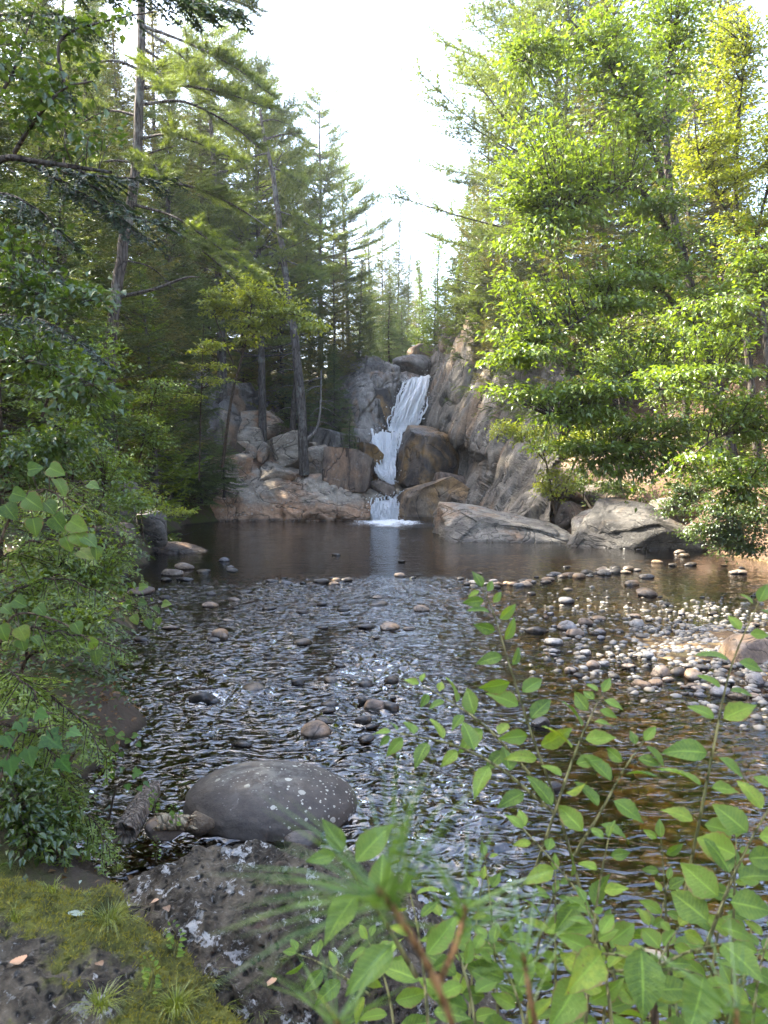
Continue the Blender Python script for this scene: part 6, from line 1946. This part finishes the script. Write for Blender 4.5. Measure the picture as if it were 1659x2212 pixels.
for k, (u, v, du, hgt) in enumerate(spots):
    y = r_.uniform(1.35, 1.9)
    shoot('thicket_shoot', f'{words[k]} leafy shoot of the thicket along the bottom right edge', Bd((u, v + 60, y - 0.05), (u + du * 0.3, v - hgt * 0.35, y), (u + du * 0.7, v - hgt * 0.75, y + 0.04), (u + du * 1.1, v - hgt, y + 0.08)), r_.randint(8, 12), r_.uniform(0.062, 0.088), 820 + k, start=0.08, group='thicket along the bottom right edge', wide=r_.uniform(0.85, 1.1), face=(r_.uniform(-.3, .3), -0.5, 0.8))
# broad hanging leaves near the right bottom
o = empty('broadleaf_plant', P(1400, 2230, 1.3), 'plant with very large ribbed leaves at the bottom right', 'plant', GS)
V, F = tube(spline(Bd((1420, 2260, 1.3), (1410, 2150, 1.3), (1400, 2060, 1.3)), 8), np.linspace(0.008, 0.004, 8), 6)
add('stem', V, F, M['stem_brown'], o, smooth=True)
for k, (u0, v0, u1, v1, w) in enumerate([(1385, 2050, 1395, 2190, 1.25), (1520, 2110, 1500, 2215, 1.3), (1250, 2120, 1200, 2215, 1.1), (1300, 2060, 1240, 2130, 1.0), (1560, 2040, 1640, 2100, 1.1)]):
    a, b = P(u0, v0, 1.3), P(u1, v1, 1.22)
    V, F = tube(spline([P(1405, 2100, 1.3), (P(1405, 2100, 1.3) + a) / 2 + [0, 0, 0.01], a], 6), np.linspace(0.003, 0.002, 6), 5)
    add('stalk', V, F, M['stem'], o, smooth=True)
    put_leaf(o, 'ovate', a, b - a, np.array([0.1, -0.75, 0.6]), float(np.linalg.norm(b - a)) * 1.05, w, k)

# ------------------------------------------------------------------ pine twig close to the lens
def pine_twig(label, pts, radius, seed, dens, length, tip_only=0.0):
    r = np.random.default_rng(seed)
    c = spline(np.array(pts), 30)
    o = empty('pine_twig', c[0], label, 'pine twig', 'pine twigs close to the camera')
    rad = np.linspace(radius, radius * 0.75, 30) * (1 + 0.18 * np.sin(np.arange(30) * 2.1))
    V, F = tube(c, rad, 8)
    add('stem', V, F, M['pine_stem'], o, smooth=True)
    n = int(dens)
    t = tip_only + (1 - tip_only) * r.random(n) ** 0.6
    i = np.minimum((t * 29).astype(int), 28)
    O = c[i]
    ax = norm(c[i + 1] - c[i])
    rd = norm(r.normal(size=(n, 3)))
    rd = norm(rd - ax * np.sum(rd * ax, 1)[:, None])
    D = norm(ax * r.uniform(0.35, 1.1, n)[:, None] + rd * 0.8)
    L = length * r.uniform(0.75, 1.1, n)
    # needles of three bent segments
    side = norm(np.cross(D, r.normal(size=(n, 3)))) * 0.0006
    up = np.array([0, 0, -1.0])
    P0, P1 = O, O + D * (L * 0.5)[:, None]
    P2 = O + D * L[:, None] + up * (L * 0.12)[:, None]
    V = np.stack([P0 - side, P0 + side, P1 + side, P1 - side, P2], 1).reshape(-1, 3)
    b = np.arange(n)[:, None] * 5
    add('needles', V, [b + np.array([[0, 1, 2, 3]]), b + np.array([[3, 2, 4]])], M['pine_near'], o, attrs={'tint': np.repeat(r.random(n), 5)})['kind'] = 'stuff'
    return o


M['pine_stem'] = bark_mat('orange_pine_stem', (0.26, 0.14, 0.055), (0.45, 0.27, 0.12), la=0.0, scale=8)
M['pine_near'] = leaf_mat('near_pine_needles', (0.04, 0.10, 0.028), (0.11, 0.21, 0.05), (0.18, 0.25, 0.06), 0.35, 0.04)
pine_twig('blurred pine twig with long needles pointing at the lower left', Bd((1010, 2300, 0.50), (940, 2120, 0.48), (880, 2010, 0.46), (815, 1915, 0.45)), 0.0028, 851, 76, 0.115, 0.66)
pine_twig('blurred pine side twig standing upright beside the larger one', Bd((950, 2120, 0.60), (985, 2040, 0.60), (1008, 1955, 0.60)), 0.003, 852, 46, 0.085, 0.5)
pine_twig('blurred pine twig tip in the bottom right corner', Bd((1600, 2330, 0.6), (1595, 2250, 0.6), (1590, 2180, 0.6)), 0.003, 853, 45, 0.10, 0.3)
pine_twig('blurred pine twig tip at the bottom edge left of centre', Bd((735, 2330, 0.6), (730, 2260, 0.6), (728, 2200, 0.6)), 0.003, 854, 40, 0.09, 0.3)
pine_twig('blurred pine needles in the middle of the bottom thicket', Bd((1180, 2300, 0.7), (1150, 2180, 0.7), (1130, 2060, 0.7)), 0.003, 855, 40, 0.10, 0.5)

# ------------------------------------------------------------------ round leaved shrub and maple shoots on the left bank
def leaf_bush(name, label, kind, items, stem_pts, seed, face=(0.2, -0.7, 0.6), group=None):
    r = np.random.default_rng(seed)
    c = spline(np.array(stem_pts), 24)
    o = empty(name, c[0], label, 'shrub', group)
    V, F = tube(c, np.linspace(0.009, 0.003, 24), 6)
    add('stem', V, F, M['stem_brown'], o, smooth=True)
    for k, (u, v, y, size, ang) in enumerate(items):
        p = P(u, v, y)
        d = np.array([math.cos(ang), -0.15, math.sin(ang)])
        i = np.argmin(np.linalg.norm(c - p, axis=1))
        V, F = tube(spline([c[i], (c[i] + p) / 2 + [0, 0, 0.02], p], 6), np.linspace(0.003, 0.0015, 6), 4)
        add('stalk', V, F, M['stem_brown'], o, smooth=True)
        put_leaf(o, kind, p, d, np.array(face) + r.normal(size=3) * 0.38, size * r.uniform(0.62, 0.95), 1.0, k)
    return o


GB = 'round leaved shrubs on the left bank'
leaf_bush('round_leaved_shrub', 'shrub with large round leaves halfway up the left edge', 'heart', [
    (105, 1010, 3.6, 0.10, -0.4), (120, 1035, 3.6, 0.11, -0.9), (60, 1015, 3.65, 0.09, 0.2), (25, 1065, 3.6, 0.10, -0.3), (55, 1075, 3.55, 0.11, -0.6), (95, 1085, 3.6, 0.10, -0.7), (10, 1090, 3.6, 0.10, -0.9), (70, 1120, 3.55, 0.11, -1.3),
    (115, 1115, 3.6, 0.10, -0.9), (150, 1125, 3.6, 0.10, -0.5), (160, 1150, 3.6, 0.10, -0.8), (180, 1160, 3.6, 0.09, -0.5), (205, 1180, 3.6, 0.09, -1.3), (140, 1160, 3.6, 0.09, -1.1), (170, 1190, 3.65, 0.09, -0.4), (190, 1045, 3.7, 0.08, -0.3)],
    Bd((-60, 1400, 3.7), (-10, 1200, 3.7), (40, 1090, 3.65), (110, 1060, 3.65), (190, 1150, 3.65)), 861, group=GB)
leaf_bush('round_leaved_shrub', 'shrub with round leaves lower on the left edge above the mud', 'heart', [
    (30, 1295, 3.5, 0.085, -0.5), (80, 1310, 3.5, 0.085, -0.8), (5, 1310, 3.5, 0.09, -0.6), (40, 1355, 3.5, 0.10, -1.0), (0, 1350, 3.5, 0.10, -1.2), (70, 1375, 3.5, 0.08, -0.7), (160, 1345, 3.6, 0.07, -1.0), (205, 1405, 3.6, 0.10, -1.35), (190, 1390, 3.6, 0.075, 0.2), (45, 1380, 3.5, 0.08, -1.3)],
    Bd((-60, 1600, 3.6), (-10, 1420, 3.6), (30, 1330, 3.55), (120, 1340, 3.6), (195, 1385, 3.6)), 862, group=GB)
leaf_bush('maple_shoot', 'young maple shoot with lobed leaves low at the left edge', 'maple', [
    (40, 1560, 3.9, 0.10, -0.9), (100, 1590, 3.9, 0.12, -0.6), (60, 1620, 3.9, 0.11, -1.2), (130, 1640, 3.9, 0.11, -0.9), (20, 1640, 3.9, 0.10, -1.4), (150, 1580, 3.9, 0.09, -0.2), (80, 1540, 3.9, 0.09, -0.3), (10, 1590, 3.9, 0.10, -0.9)],
    Bd((-40, 1800, 3.9), (0, 1680, 3.9), (40, 1590, 3.9), (100, 1570, 3.9)), 863)
leaf_bush('seedling', 'small yellow green maple seedling in the water by the stump', 'maple', [
    (288, 1670, 4.9, 0.07, 0.1), (312, 1690, 4.9, 0.075, -0.6), (275, 1695, 4.9, 0.06, -1.4), (300, 1700, 4.9, 0.05, -1.0)],
    Bd((235, 1770, 4.9), (248, 1710, 4.9), (262, 1690, 4.9), (290, 1680, 4.9)), 864)
leaf_bush('shrub_branch', 'thin branch with small round leaves reaching over the riffle at the left', 'heart', [
    (300, 1300, 7.5, 0.11, -0.2), (330, 1310, 7.5, 0.11, -0.6), (350, 1305, 7.5, 0.10, 0.1), (365, 1315, 7.5, 0.10, -0.5), (285, 1330, 7.5, 0.11, -0.9), (315, 1340, 7.5, 0.11, -0.9), (300, 1270, 7.5, 0.1, 0.3), (270, 1300, 7.5, 0.11, -1.0), (340, 1335, 7.5, 0.09, -1.2)],
    Bd((180, 1380, 7.6), (240, 1320, 7.5), (290, 1305, 7.5), (360, 1312, 7.5)), 865)
leaf_bush('shrub_branch', 'leafy twig hanging over the muddy bank by the rapid', 'heart', [
    (230, 1580, 5.0, 0.07, -0.3), (255, 1585, 5.0, 0.07, -0.6), (270, 1600, 5.0, 0.06, 0), (285, 1590, 5.0, 0.07, 0.2), (245, 1610, 5.0, 0.07, -1.0), (295, 1605, 5.0, 0.06, -0.6), (215, 1600, 5.0, 0.08, -1.1), (260, 1625, 5.0, 0.06, -1.2), (230, 1640, 5.0, 0.07, -1.3), (240, 1670, 5.0, 0.07, -1.4)],
    Bd((120, 1680, 5.0), (180, 1610, 5.0), (230, 1590, 5.0), (295, 1595, 5.0)), 866)

# ------------------------------------------------------------------ foreground rocks
def fore_mat(name, moss_on):
    t = NT(name)
    geo = t.n('NewGeometry')
    pos = geo.outputs['Position']
    n1 = t.noise(pos, 5, 6, 0.65, 0.3)
    n2 = t.noise(pos, 22, 6, 0.7)
    n3 = t.noise(pos, 90, 4, 0.7)
    c = t.mix(t.step(n1, 0.35, 0.65), (0.030, 0.024, 0.016), (0.115, 0.094, 0.064))
    c = t.mix(0.8, c, t.ramp(n2, [(0.3, 0.25), (0.5, 0.9), (0.72, 1.7)]), 'MULTIPLY')
    c = t.mix(t.step(t.noise(pos, 2.4, 4, 0.6), 0.66, 0.76), c, (0.13, 0.085, 0.06))
    pv = t.mix(0.06, pos, t.n('TexNoise', i={'Vector': pos, 'Scale': 14.0, 'Detail': 5}).outputs['Color'])
    pit = t.vor(pv, 24.0)
    c = t.mix(t.math('MULTIPLY', t.step(pit, 0.36, 0.16), t.step(n1, 0.38, 0.55)), c, (0.008, 0.007, 0.006))
    c = t.mix(t.math('MULTIPLY', t.step(t.noise(pv, 38, 4, 0.7), 0.55, 0.68), 0.55), c, (0.20, 0.18, 0.15))
    wv = t.mix(0.10, pos, t.n('TexNoise', i={'Vector': pos, 'Scale': 18.0, 'Detail': 4}).outputs['Color'])
    l = t.math('MULTIPLY', t.step(t.noise(wv, 6.0, 5, 0.75), 0.57, 0.61), t.step(n2, 0.35, 0.5))
    c = t.mix(l, c, t.mix(n3, (0.27, 0.27, 0.25), (0.50, 0.49, 0.46)))
    l2 = t.math('MULTIPLY', t.step(t.noise(wv, 13.0, 4, 0.7), 0.62, 0.66), 0.7)
    c = t.mix(l2, c, (0.24, 0.24, 0.22))
    if moss_on:
        a = t.n('Attribute', attribute_name='moss').outputs['Fac']
        mf = t.step(t.math('ADD', a, t.math('MULTIPLY', t.math('SUBTRACT', n2, 0.5), 0.6)), 0.40, 0.60)
        mc = t.mix(t.step(n1, 0.35, 0.65), (0.055, 0.062, 0.014), (0.17, 0.17, 0.03))
        mc = t.mix(0.7, mc, t.ramp(n3, [(0.3, 0.3), (0.7, 1.4)]), 'MULTIPLY')
        c = t.mix(mf, c, mc)
    b = t.bump(t.math('ADD', t.math('ADD', t.math('MULTIPLY', n2, 1.0), t.math('MULTIPLY', n3, 0.35)), t.step(pit, 0.1, 0.45)), 1.0, 0.035)
    p = t.n('BsdfPrincipled', i={'Base Color': c, 'Roughness': 0.85, 'Normal': b})
    p.inputs['Specular IOR Level'].default_value = 0.25
    return t.done(p.outputs[0])


def fore_patch(name, label, x0, x1, y0, y1, nx, ny, zf, mat, seed, amp, cat='rock', moss=None):
    X, Y = np.meshgrid(np.linspace(x0, x1, nx), np.linspace(y0, y1, ny))
    Z = zf(X.ravel(), Y.ravel()).reshape(ny, nx)
    S = np.stack([X, Y, Z], -1)
    N = grid_normals(S).reshape(-1, 3)
    N = N * np.sign(N[:, 2:3] + 1e-9)
    p = S.reshape(-1, 3)
    d1, d2, val = cells(p * 5.0 + 0.25 * fbm(p * 4, 2, seed)[:, None], seed)
    h = amp * (0.9 * fbm(p * 3.0, 4, seed) + 0.55 * (val - 0.5) + 0.6 * ridged(p * 7.0, 4, seed + 2) + 0.35 * fbm(p * 24, 3, seed + 4))
    V = p + N * h[:, None]
    at = {}
    if moss is not None:
        at['moss'] = moss(V)
    o = add(name, V, grid_faces(ny, nx), mat, smooth=True, attrs=at)
    return tag(o, label, cat), V, N


def lichen_z(x, y):
    c, s = math.cos(-0.25), math.sin(-0.25)
    dx, dy = x + 0.62, y - 3.62
    a = (c * dx - s * dy) / 1.18
    b = (s * dx + c * dy) / 0.86
    r = np.sqrt(np.abs(a) ** 2.4 + np.abs(b) ** 2.4 + 1e-9) ** (2 / 2.4)
    return 0.66 * (1 - np.clip(r, 0, 3) ** 2.2 * 0.9) - 0.12 * np.clip(dx, 0, 2) + 0.02


fore_patch('lichen_rock', 'dark pitted rock spotted with white lichen in the foreground', -2.0, 0.75, 2.6, 4.75, 190, 165, lichen_z, fore_mat('pitted_lichen_rock', False), 911, 0.07)


def ledge_line(x):
    return np.interp(x, [-4, -2.2, -1.6, -1.1, -0.74, -0.34, 0.1, 0.6], [3.5, 3.35, 3.22, 3.12, 2.86, 2.48, 2.1, 1.6])


def ledge_z(x, y):
    d = ledge_line(x) - y
    top = np.interp(x, [-4, -1.8, -0.9, -0.3, 0.3, 0.9], [1.5, 1.07, 0.90, 0.74, 0.5, 0.2])
    return top * 0.35 + top * 0.65 * sstep(d, -0.28, 0.30) - 0.4 * sstep(d, 0.0, -0.5) + 0.05 * np.clip(d, 0, 1)


def moss_mask(V):
    return 0.88 + 1.25 * fbm(V * np.array([1.7, 1.7, 1.7]), 4, 77) + 0.15 * fbm(V * 9, 3, 78)


_, LV, LN = fore_patch('mossy_ledge', 'mossy grey rock ledge filling the lower left corner', -3.2, 0.5, 1.6, 3.75, 220, 160, ledge_z, fore_mat('mossy_ledge_rock', True), 921, 0.075, moss=moss_mask)
mk = moss_mask(LV)
r2 = np.random.default_rng(66)
ok = np.where((mk > 0.50) & (LN[:, 2] > 0.3) & (LV[:, 1] > 1.7) & (LV[:, 0] > -2.3))[0]
sel = r2.choice(ok, 60000)
O = LV[sel] + r2.normal(size=(len(sel), 3)) * [0.008, 0.008, 0.002]
D = norm(LN[sel] + r2.normal(size=(len(sel), 3)) * 0.6)
V, F = needles(O, D, r2.uniform(0.008, 0.020, len(sel)), 0.005, r2)
tn = np.clip(0.5 + 0.45 * fbm(O * 6, 3, 5) + r2.normal(size=len(sel)) * 0.15, 0, 0.98)
tag(add('moss', V, F, M['moss'], origin=(0, 0, 0), attrs={'tint': np.repeat(tn, 3)}), 'yellow green moss carpet on the ledge', kind='stuff')

# the big rounded boulder in the stream
def spotted_mat():
    t = NT('lichen_spotted_boulder')
    pos = coord(t)
    n1 = t.noise(pos, 3, 5, 0.6)
    n2 = t.noise(pos, 30, 5, 0.7)
    c = t.mix(t.step(n1, 0.3, 0.7), (0.033, 0.025, 0.019), (0.062, 0.05, 0.038))
    c = t.mix(0.6, c, t.ramp(n2, [(0.3, 0.55), (0.7, 1.3)]), 'MULTIPLY')
    sp = t.n('SeparateXYZ', i={0: pos})
    where = t.math('ADD', t.math('MULTIPLY', sp.outputs['X'], 0.55), t.math('MULTIPLY', sp.outputs['Z'], 1.3))
    where = t.step(t.math('ADD', where, t.math('MULTIPLY', t.noise(pos, 5, 4, 0.6), 1.1)), 0.95, 1.30)
    wob = t.mix(0.03, pos, t.n('TexNoise', i={'Vector': pos, 'Scale': 25.0}).outputs['Color'])
    f = 0
    for sc, a, b in ((9, 0.26, 0.20), (17, 0.22, 0.16), (31, 0.25, 0.18)):
        v = t.n('TexVoronoi', i={'Vector': wob, 'Scale': sc})
        keep = t.step(t.n('SeparateColor', i={0: v.outputs['Color']}).outputs[0], 0.42, 0.47)
        q = t.math('MULTIPLY', t.step(v.outputs['Distance'], a * 0.9, b * 1.0), keep)
        f = q if f == 0 else t.math('MAXIMUM', f, q)
    f = t.math('MULTIPLY', f, where)
    c = t.mix(t.math('MULTIPLY', f, 0.85), c, t.mix(n2, (0.33, 0.32, 0.25), (0.46, 0.45, 0.38)))
    crest = t.math('MULTIPLY', t.step(sp.outputs['Z'], 0.42, 0.62), t.step(t.noise(pos, 9, 5, 0.7), 0.4, 0.6))
    c = t.mix(t.math('MULTIPLY', crest, 0.45), c, (0.30, 0.29, 0.24))
    wet = t.step(t.math('ADD', sp.outputs['Z'], t.math('MULTIPLY', n1, 0.05)), 0.27, 0.20)
    c = t.mix(t.math('MULTIPLY', wet, 0.8), c, (0.012, 0.010, 0.009))
    b = t.bump(t.math('ADD', n2, t.math('MULTIPLY', f, 0.3)), 0.35, 0.02)
    p = t.n('BsdfPrincipled', i={'Base Color': c, 'Roughness': t.math('SUBTRACT', 0.7, t.math('MULTIPLY', wet, 0.45)), 'Normal': b})
    return t.done(p.outputs[0])


V, F = rock_shape(6, (0.67, 0.56, 0.27), 931, facets=3, cut=(0.85, 0.95), lump=0.05, rough=0.010, blocky=1.0)
V[:, 2] += -0.02 * V[:, 0]
# crack down its face
cr = np.exp(-((V[:, 0] - 0.06 - 0.08 * V[:, 2]) / 0.012) ** 2) * (V[:, 1] < 0.1)
V = V * (1 - 0.02 * cr)[:, None]
bp = W(566, 1800)
ROCKC = np.array([bp[0], bp[1] + 0.45, 0.02])
tag(add('boulder', V + ROCKC, F, spotted_mat(), smooth=True), 'big rounded dark boulder dotted with pale lichen in the near stream', 'boulder')

for u, v, w, h, lab, mm, sd in [
        (650, 1820, 75, 40, 'smooth dark grey stone between the big boulder and the lichen rock', 'stone_dark', 941), (425, 1775, 60, 40, 'dark rounded stone left of the big spotted boulder', 'darkrock', 942),
        (350, 1790, 85, 40, 'mossy tan stone beside the broken log', 'stone_tan', 943), (1440, 2095, 90, 30, 'pinkish wet stone in the water under the thicket', 'stone_tan', 944),
        (1170, 1560, 40, 24, 'dark wet stone behind the tallest shoot', 'stone_dark', 945), (1200, 1700, 36, 22, 'dark wet stone lying in shallow water behind the leaves', 'stone_dark', 946)]:
    p = W(u, v + h * 0.4, 0.0 if v > 1830 or v < 1760 else 0.12)
    s = np.linalg.norm(p - [0, 0, CAM_H]) / FV
    boulder('stone', lab, (p[0], p[1] + w * s * 0.3, p[2] + h * s * 0.1), (w * s * 0.5, w * s * 0.42, h * s * 0.55), sd, M[mm], facets=4, level=4, cat='stone', rough=0.02)

# broken log end and splintered plank by the boulder
M['wood'] = bark_mat('weathered_wood', (0.10, 0.075, 0.055), (0.27, 0.22, 0.17), lichen=(0.42, 0.36, 0.26), la=0.35, scale=2.5)
M['wood_pale'] = bark_mat('pale_split_wood', (0.26, 0.19, 0.11), (0.46, 0.37, 0.24), la=0.1, scale=2.5)


def log(label, a, b, r, seed, mat, endm):
    rr_ = np.random.default_rng(seed)
    a, b = np.asarray(a), np.asarray(b)
    n, sides = 14, 20
    t = np.linspace(0, 1, n)
    pts = a[None] * (1 - t[:, None]) + b[None] * t[:, None]
    V, F = tube(pts, r * (1 - 0.12 * t), sides)
    ang = np.tile(np.arange(sides), n)
    rad = 1 + 0.16 * vnoise(np.stack([np.cos(ang * 0.314) * 2, np.sin(ang * 0.314) * 2, np.repeat(t, sides) * 1.2], 1) + seed, seed) + 0.05 * rr_.normal(size=len(V))
    cen = np.repeat(pts, sides, 0)
    V = cen + (V - cen) * rad[:, None]
    ax = norm(b - a)
    jag = rr_.uniform(-0.05, 0.06, sides)
    V[-sides:] += ax[None] * jag[:, None]
    V[:sides] += ax[None] * rr_.uniform(-0.06, 0.03, sides)[:, None]
    o = empty('log', a, label, 'log')
    add('bark', V, F, M[mat], o, smooth=True)
    for rows, cc, nm in ((V[-sides:], pts[-1] - ax * 0.03, 'end_grain'), (V[:sides], pts[0] + ax * 0.03, 'end_grain')):
        E = np.vstack([rows, cc[None]])
        f = np.array([[k, (k + 1) % sides, sides] for k in range(sides)])
        add(nm, E, f, M[endm], o)
    return o


log('weathered broken log end leaning at the water left of the boulder', W(268, 1800, 0.22), W(312, 1725, 0.16) + [0.02, 0.1, 0.02], 0.075, 951, 'wood', 'wood')
log('pale splintered piece of wood wedged beside the boulder', W(345, 1775, 0.22), W(412, 1775, 0.2), 0.055, 952, 'wood_pale', 'wood_pale')

# ------------------------------------------------------------------ grass, seedlings and fallen leaves on the ledge
def surf(x, y):
    return float(max(ledge_z(np.array([x]), np.array([y]))[0], lichen_z(np.array([x]), np.array([y]))[0]))


def hit(u, v):
    """point of the foreground rocks seen at (u, v)"""
    for z in np.linspace(1.25, 0.1, 240):
        p = W(u, v, z)
        if surf(p[0], p[1]) >= z:
            return p
    return W(u, v, 0.3)


def grass(label, p, n, length, seed, lean=(0, 0), group='grass tufts on the mossy ledge'):
    r = np.random.default_rng(seed)
    a = r.uniform(0, 6.28, n)
    out = np.stack([np.cos(a), np.sin(a), np.zeros(n)], 1) * r.uniform(0.15, 0.9, n)[:, None] + np.array([lean[0], lean[1], 0])
    L = length * r.uniform(0.5, 1.15, n)
    base = p + np.stack([np.cos(a), np.sin(a), np.zeros(n)], 1) * r.uniform(0, 0.03, n)[:, None]
    w = np.stack([-np.sin(a), np.cos(a), np.zeros(n)], 1) * 0.0016
    rows = []
    for t in (0, 0.35, 0.7, 1.0):
        c = base + out * (L * t ** 1.6 * 0.9)[:, None] + np.array([0, 0, 1.0]) * (L * (t - 0.62 * t ** 2.4))[:, None]
        rows += [c - w * (1 - 0.9 * t), c + w * (1 - 0.9 * t)]
    V = np.stack(rows, 1).reshape(-1, 3)
    b = np.arange(n)[:, None] * 8
    F = np.concatenate([b + np.array([[k, k + 1, k + 3, k + 2]]) for k in (0, 2, 4)])
    o = add('grass_tuft', V, F, M['grass'], origin=p, attrs={'tint': np.repeat(r.random(n), 8)})
    return tag(o, label, 'grass', group)


for k, (u, v, n, L, lab) in enumerate([
        (235, 2010, 110, 0.15, 'thick drooping grass tuft in the middle of the mossy ledge'), (215, 2190, 90, 0.12, 'grass tuft at the bottom edge of the ledge'),
        (430, 2140, 130, 0.14, 'dense grass tuft at the lower right end of the ledge'), (380, 2190, 90, 0.13, 'low grass tuft under the small seedling'),
        (200, 1960, 40, 0.09, 'thin grass tuft above the drooping one'), (40, 1880, 50, 0.09, 'grass tuft at the left end of the ledge crest'),
        (255, 1880, 40, 0.07, 'small grass tuft in the crack beside the lichen rock'), (110, 1930, 36, 0.08, 'sparse grass tuft on the left of the ledge'),
        (480, 2190, 70, 0.10, 'grass tuft near the foot of the lichen rock'), (30, 1990, 30, 0.08, 'tiny grass tuft at the left edge of the photo'), (560, 2200, 60, 0.09, 'grass tuft beside the small bright shoot')]):
    grass(lab, hit(u, v), int(n * 1.3), L * 1.35, 960 + k, (0.1, -0.25))
for k, (u, v, n, L, lab) in enumerate([(335, 1860, 8, 0.022, 'tiny seedling rooted between ledge and lichen rock'), (372, 2080, 12, 0.03, 'small leafy seedling among the grass on the ledge'), (320, 2160, 14, 0.026, 'low bushy seedling at the bottom of the ledge'), (375, 1790, 10, 0.04, 'yellow green seedling growing by the splintered wood'), (330, 1760, 9, 0.04, 'seedling in the gap behind the broken log')]):
    p = hit(u, v)
    shoot('seedling', lab, [p, p + [0.01, 0.0, 0.05], p + [0.02, -0.01, 0.10], p + [0.0, -0.02, 0.15]], n, L, 980 + k, kind='slim' if k == 3 else 'ovate', start=0.15, radius=0.002, group='seedlings on the near bank', opposite=True)
M['dry_leaf'] = single_leaf_mat('dry_leaf', (0.24, 0.14, 0.08), (0.42, 0.30, 0.19), 0.2, 0.2)
M['pale_leaf'] = single_leaf_mat('pale_fallen_leaf', (0.30, 0.36, 0.28), (0.38, 0.44, 0.36), 0.2, 0.2)
for k, (u, v, sz, pale, lab) in enumerate([
        (165, 2000, 0.07, 1, 'pale green fallen leaf on the middle of the ledge'), (345, 1960, 0.045, 0, 'tan fallen leaf in the crevice below the lichen rock'), (358, 1975, 0.035, 0, 'small dry leaf just under the tan one in the crevice'),
        (435, 2020, 0.04, 1, 'pale green leaf lying in the dark crevice'), (50, 2100, 0.05, 0, 'dry brown leaf near the lower left corner'), (175, 1855 + 60, 0.03, 1, 'tiny pale leaf high on the mossy ledge'),
        (440, 2040, 0.05, 0, 'red brown leaf beside the pale one in the crevice'), (220, 2110, 0.05, 0, 'brown curled leaf under the grass tuft'), (590, 2130, 0.05, 0, 'dry leaf in the hollow right of the ledge')]):
    p = hit(u, v)
    V, F, lu, lv = leaf_mesh('ovate' if k % 2 else 'heart', 40 + k)
    c, s = math.cos(k * 1.9), math.sin(k * 1.9)
    V = V * sz
    V = np.stack([c * V[:, 0] - s * V[:, 1], s * V[:, 0] + c * V[:, 1], V[:, 2] + 0.035 - 0.3 * V[:, 1] * 0], 1) + p
    o = add('fallen_leaf', V, F, M['pale_leaf' if pale else 'dry_leaf'], smooth=True, attrs={'lu': lu, 'lv': lv})
    tag(o, lab, 'fallen leaf', 'fallen leaves on the near bank')

# ------------------------------------------------------------------ thin summer haze in the gorge
HAZE = True
if HAZE:
    t = NT('thin_haze')
    pv_ = t.n('VolumePrincipled', i={'Color': (0.95, 0.97, 1.0), 'Density': 0.0005, 'Anisotropy': 0.5})
    t.t.links.new(pv_.outputs[0], t.out.inputs['Volume'])
    hv = np.array([(x, y, z) for z in (-4.0, 110.0) for y in (-95.0, 615.0) for x in (-330.0, 330.0)])
    hf = np.array([[0, 2, 3, 1], [4, 5, 7, 6], [0, 1, 5, 4], [2, 6, 7, 3], [0, 4, 6, 2], [1, 3, 7, 5]])
    tag(add('haze', hv, hf, t.m, origin=(0, 0, 0)), 'thin pale summer haze over the gorge', kind='stuff')
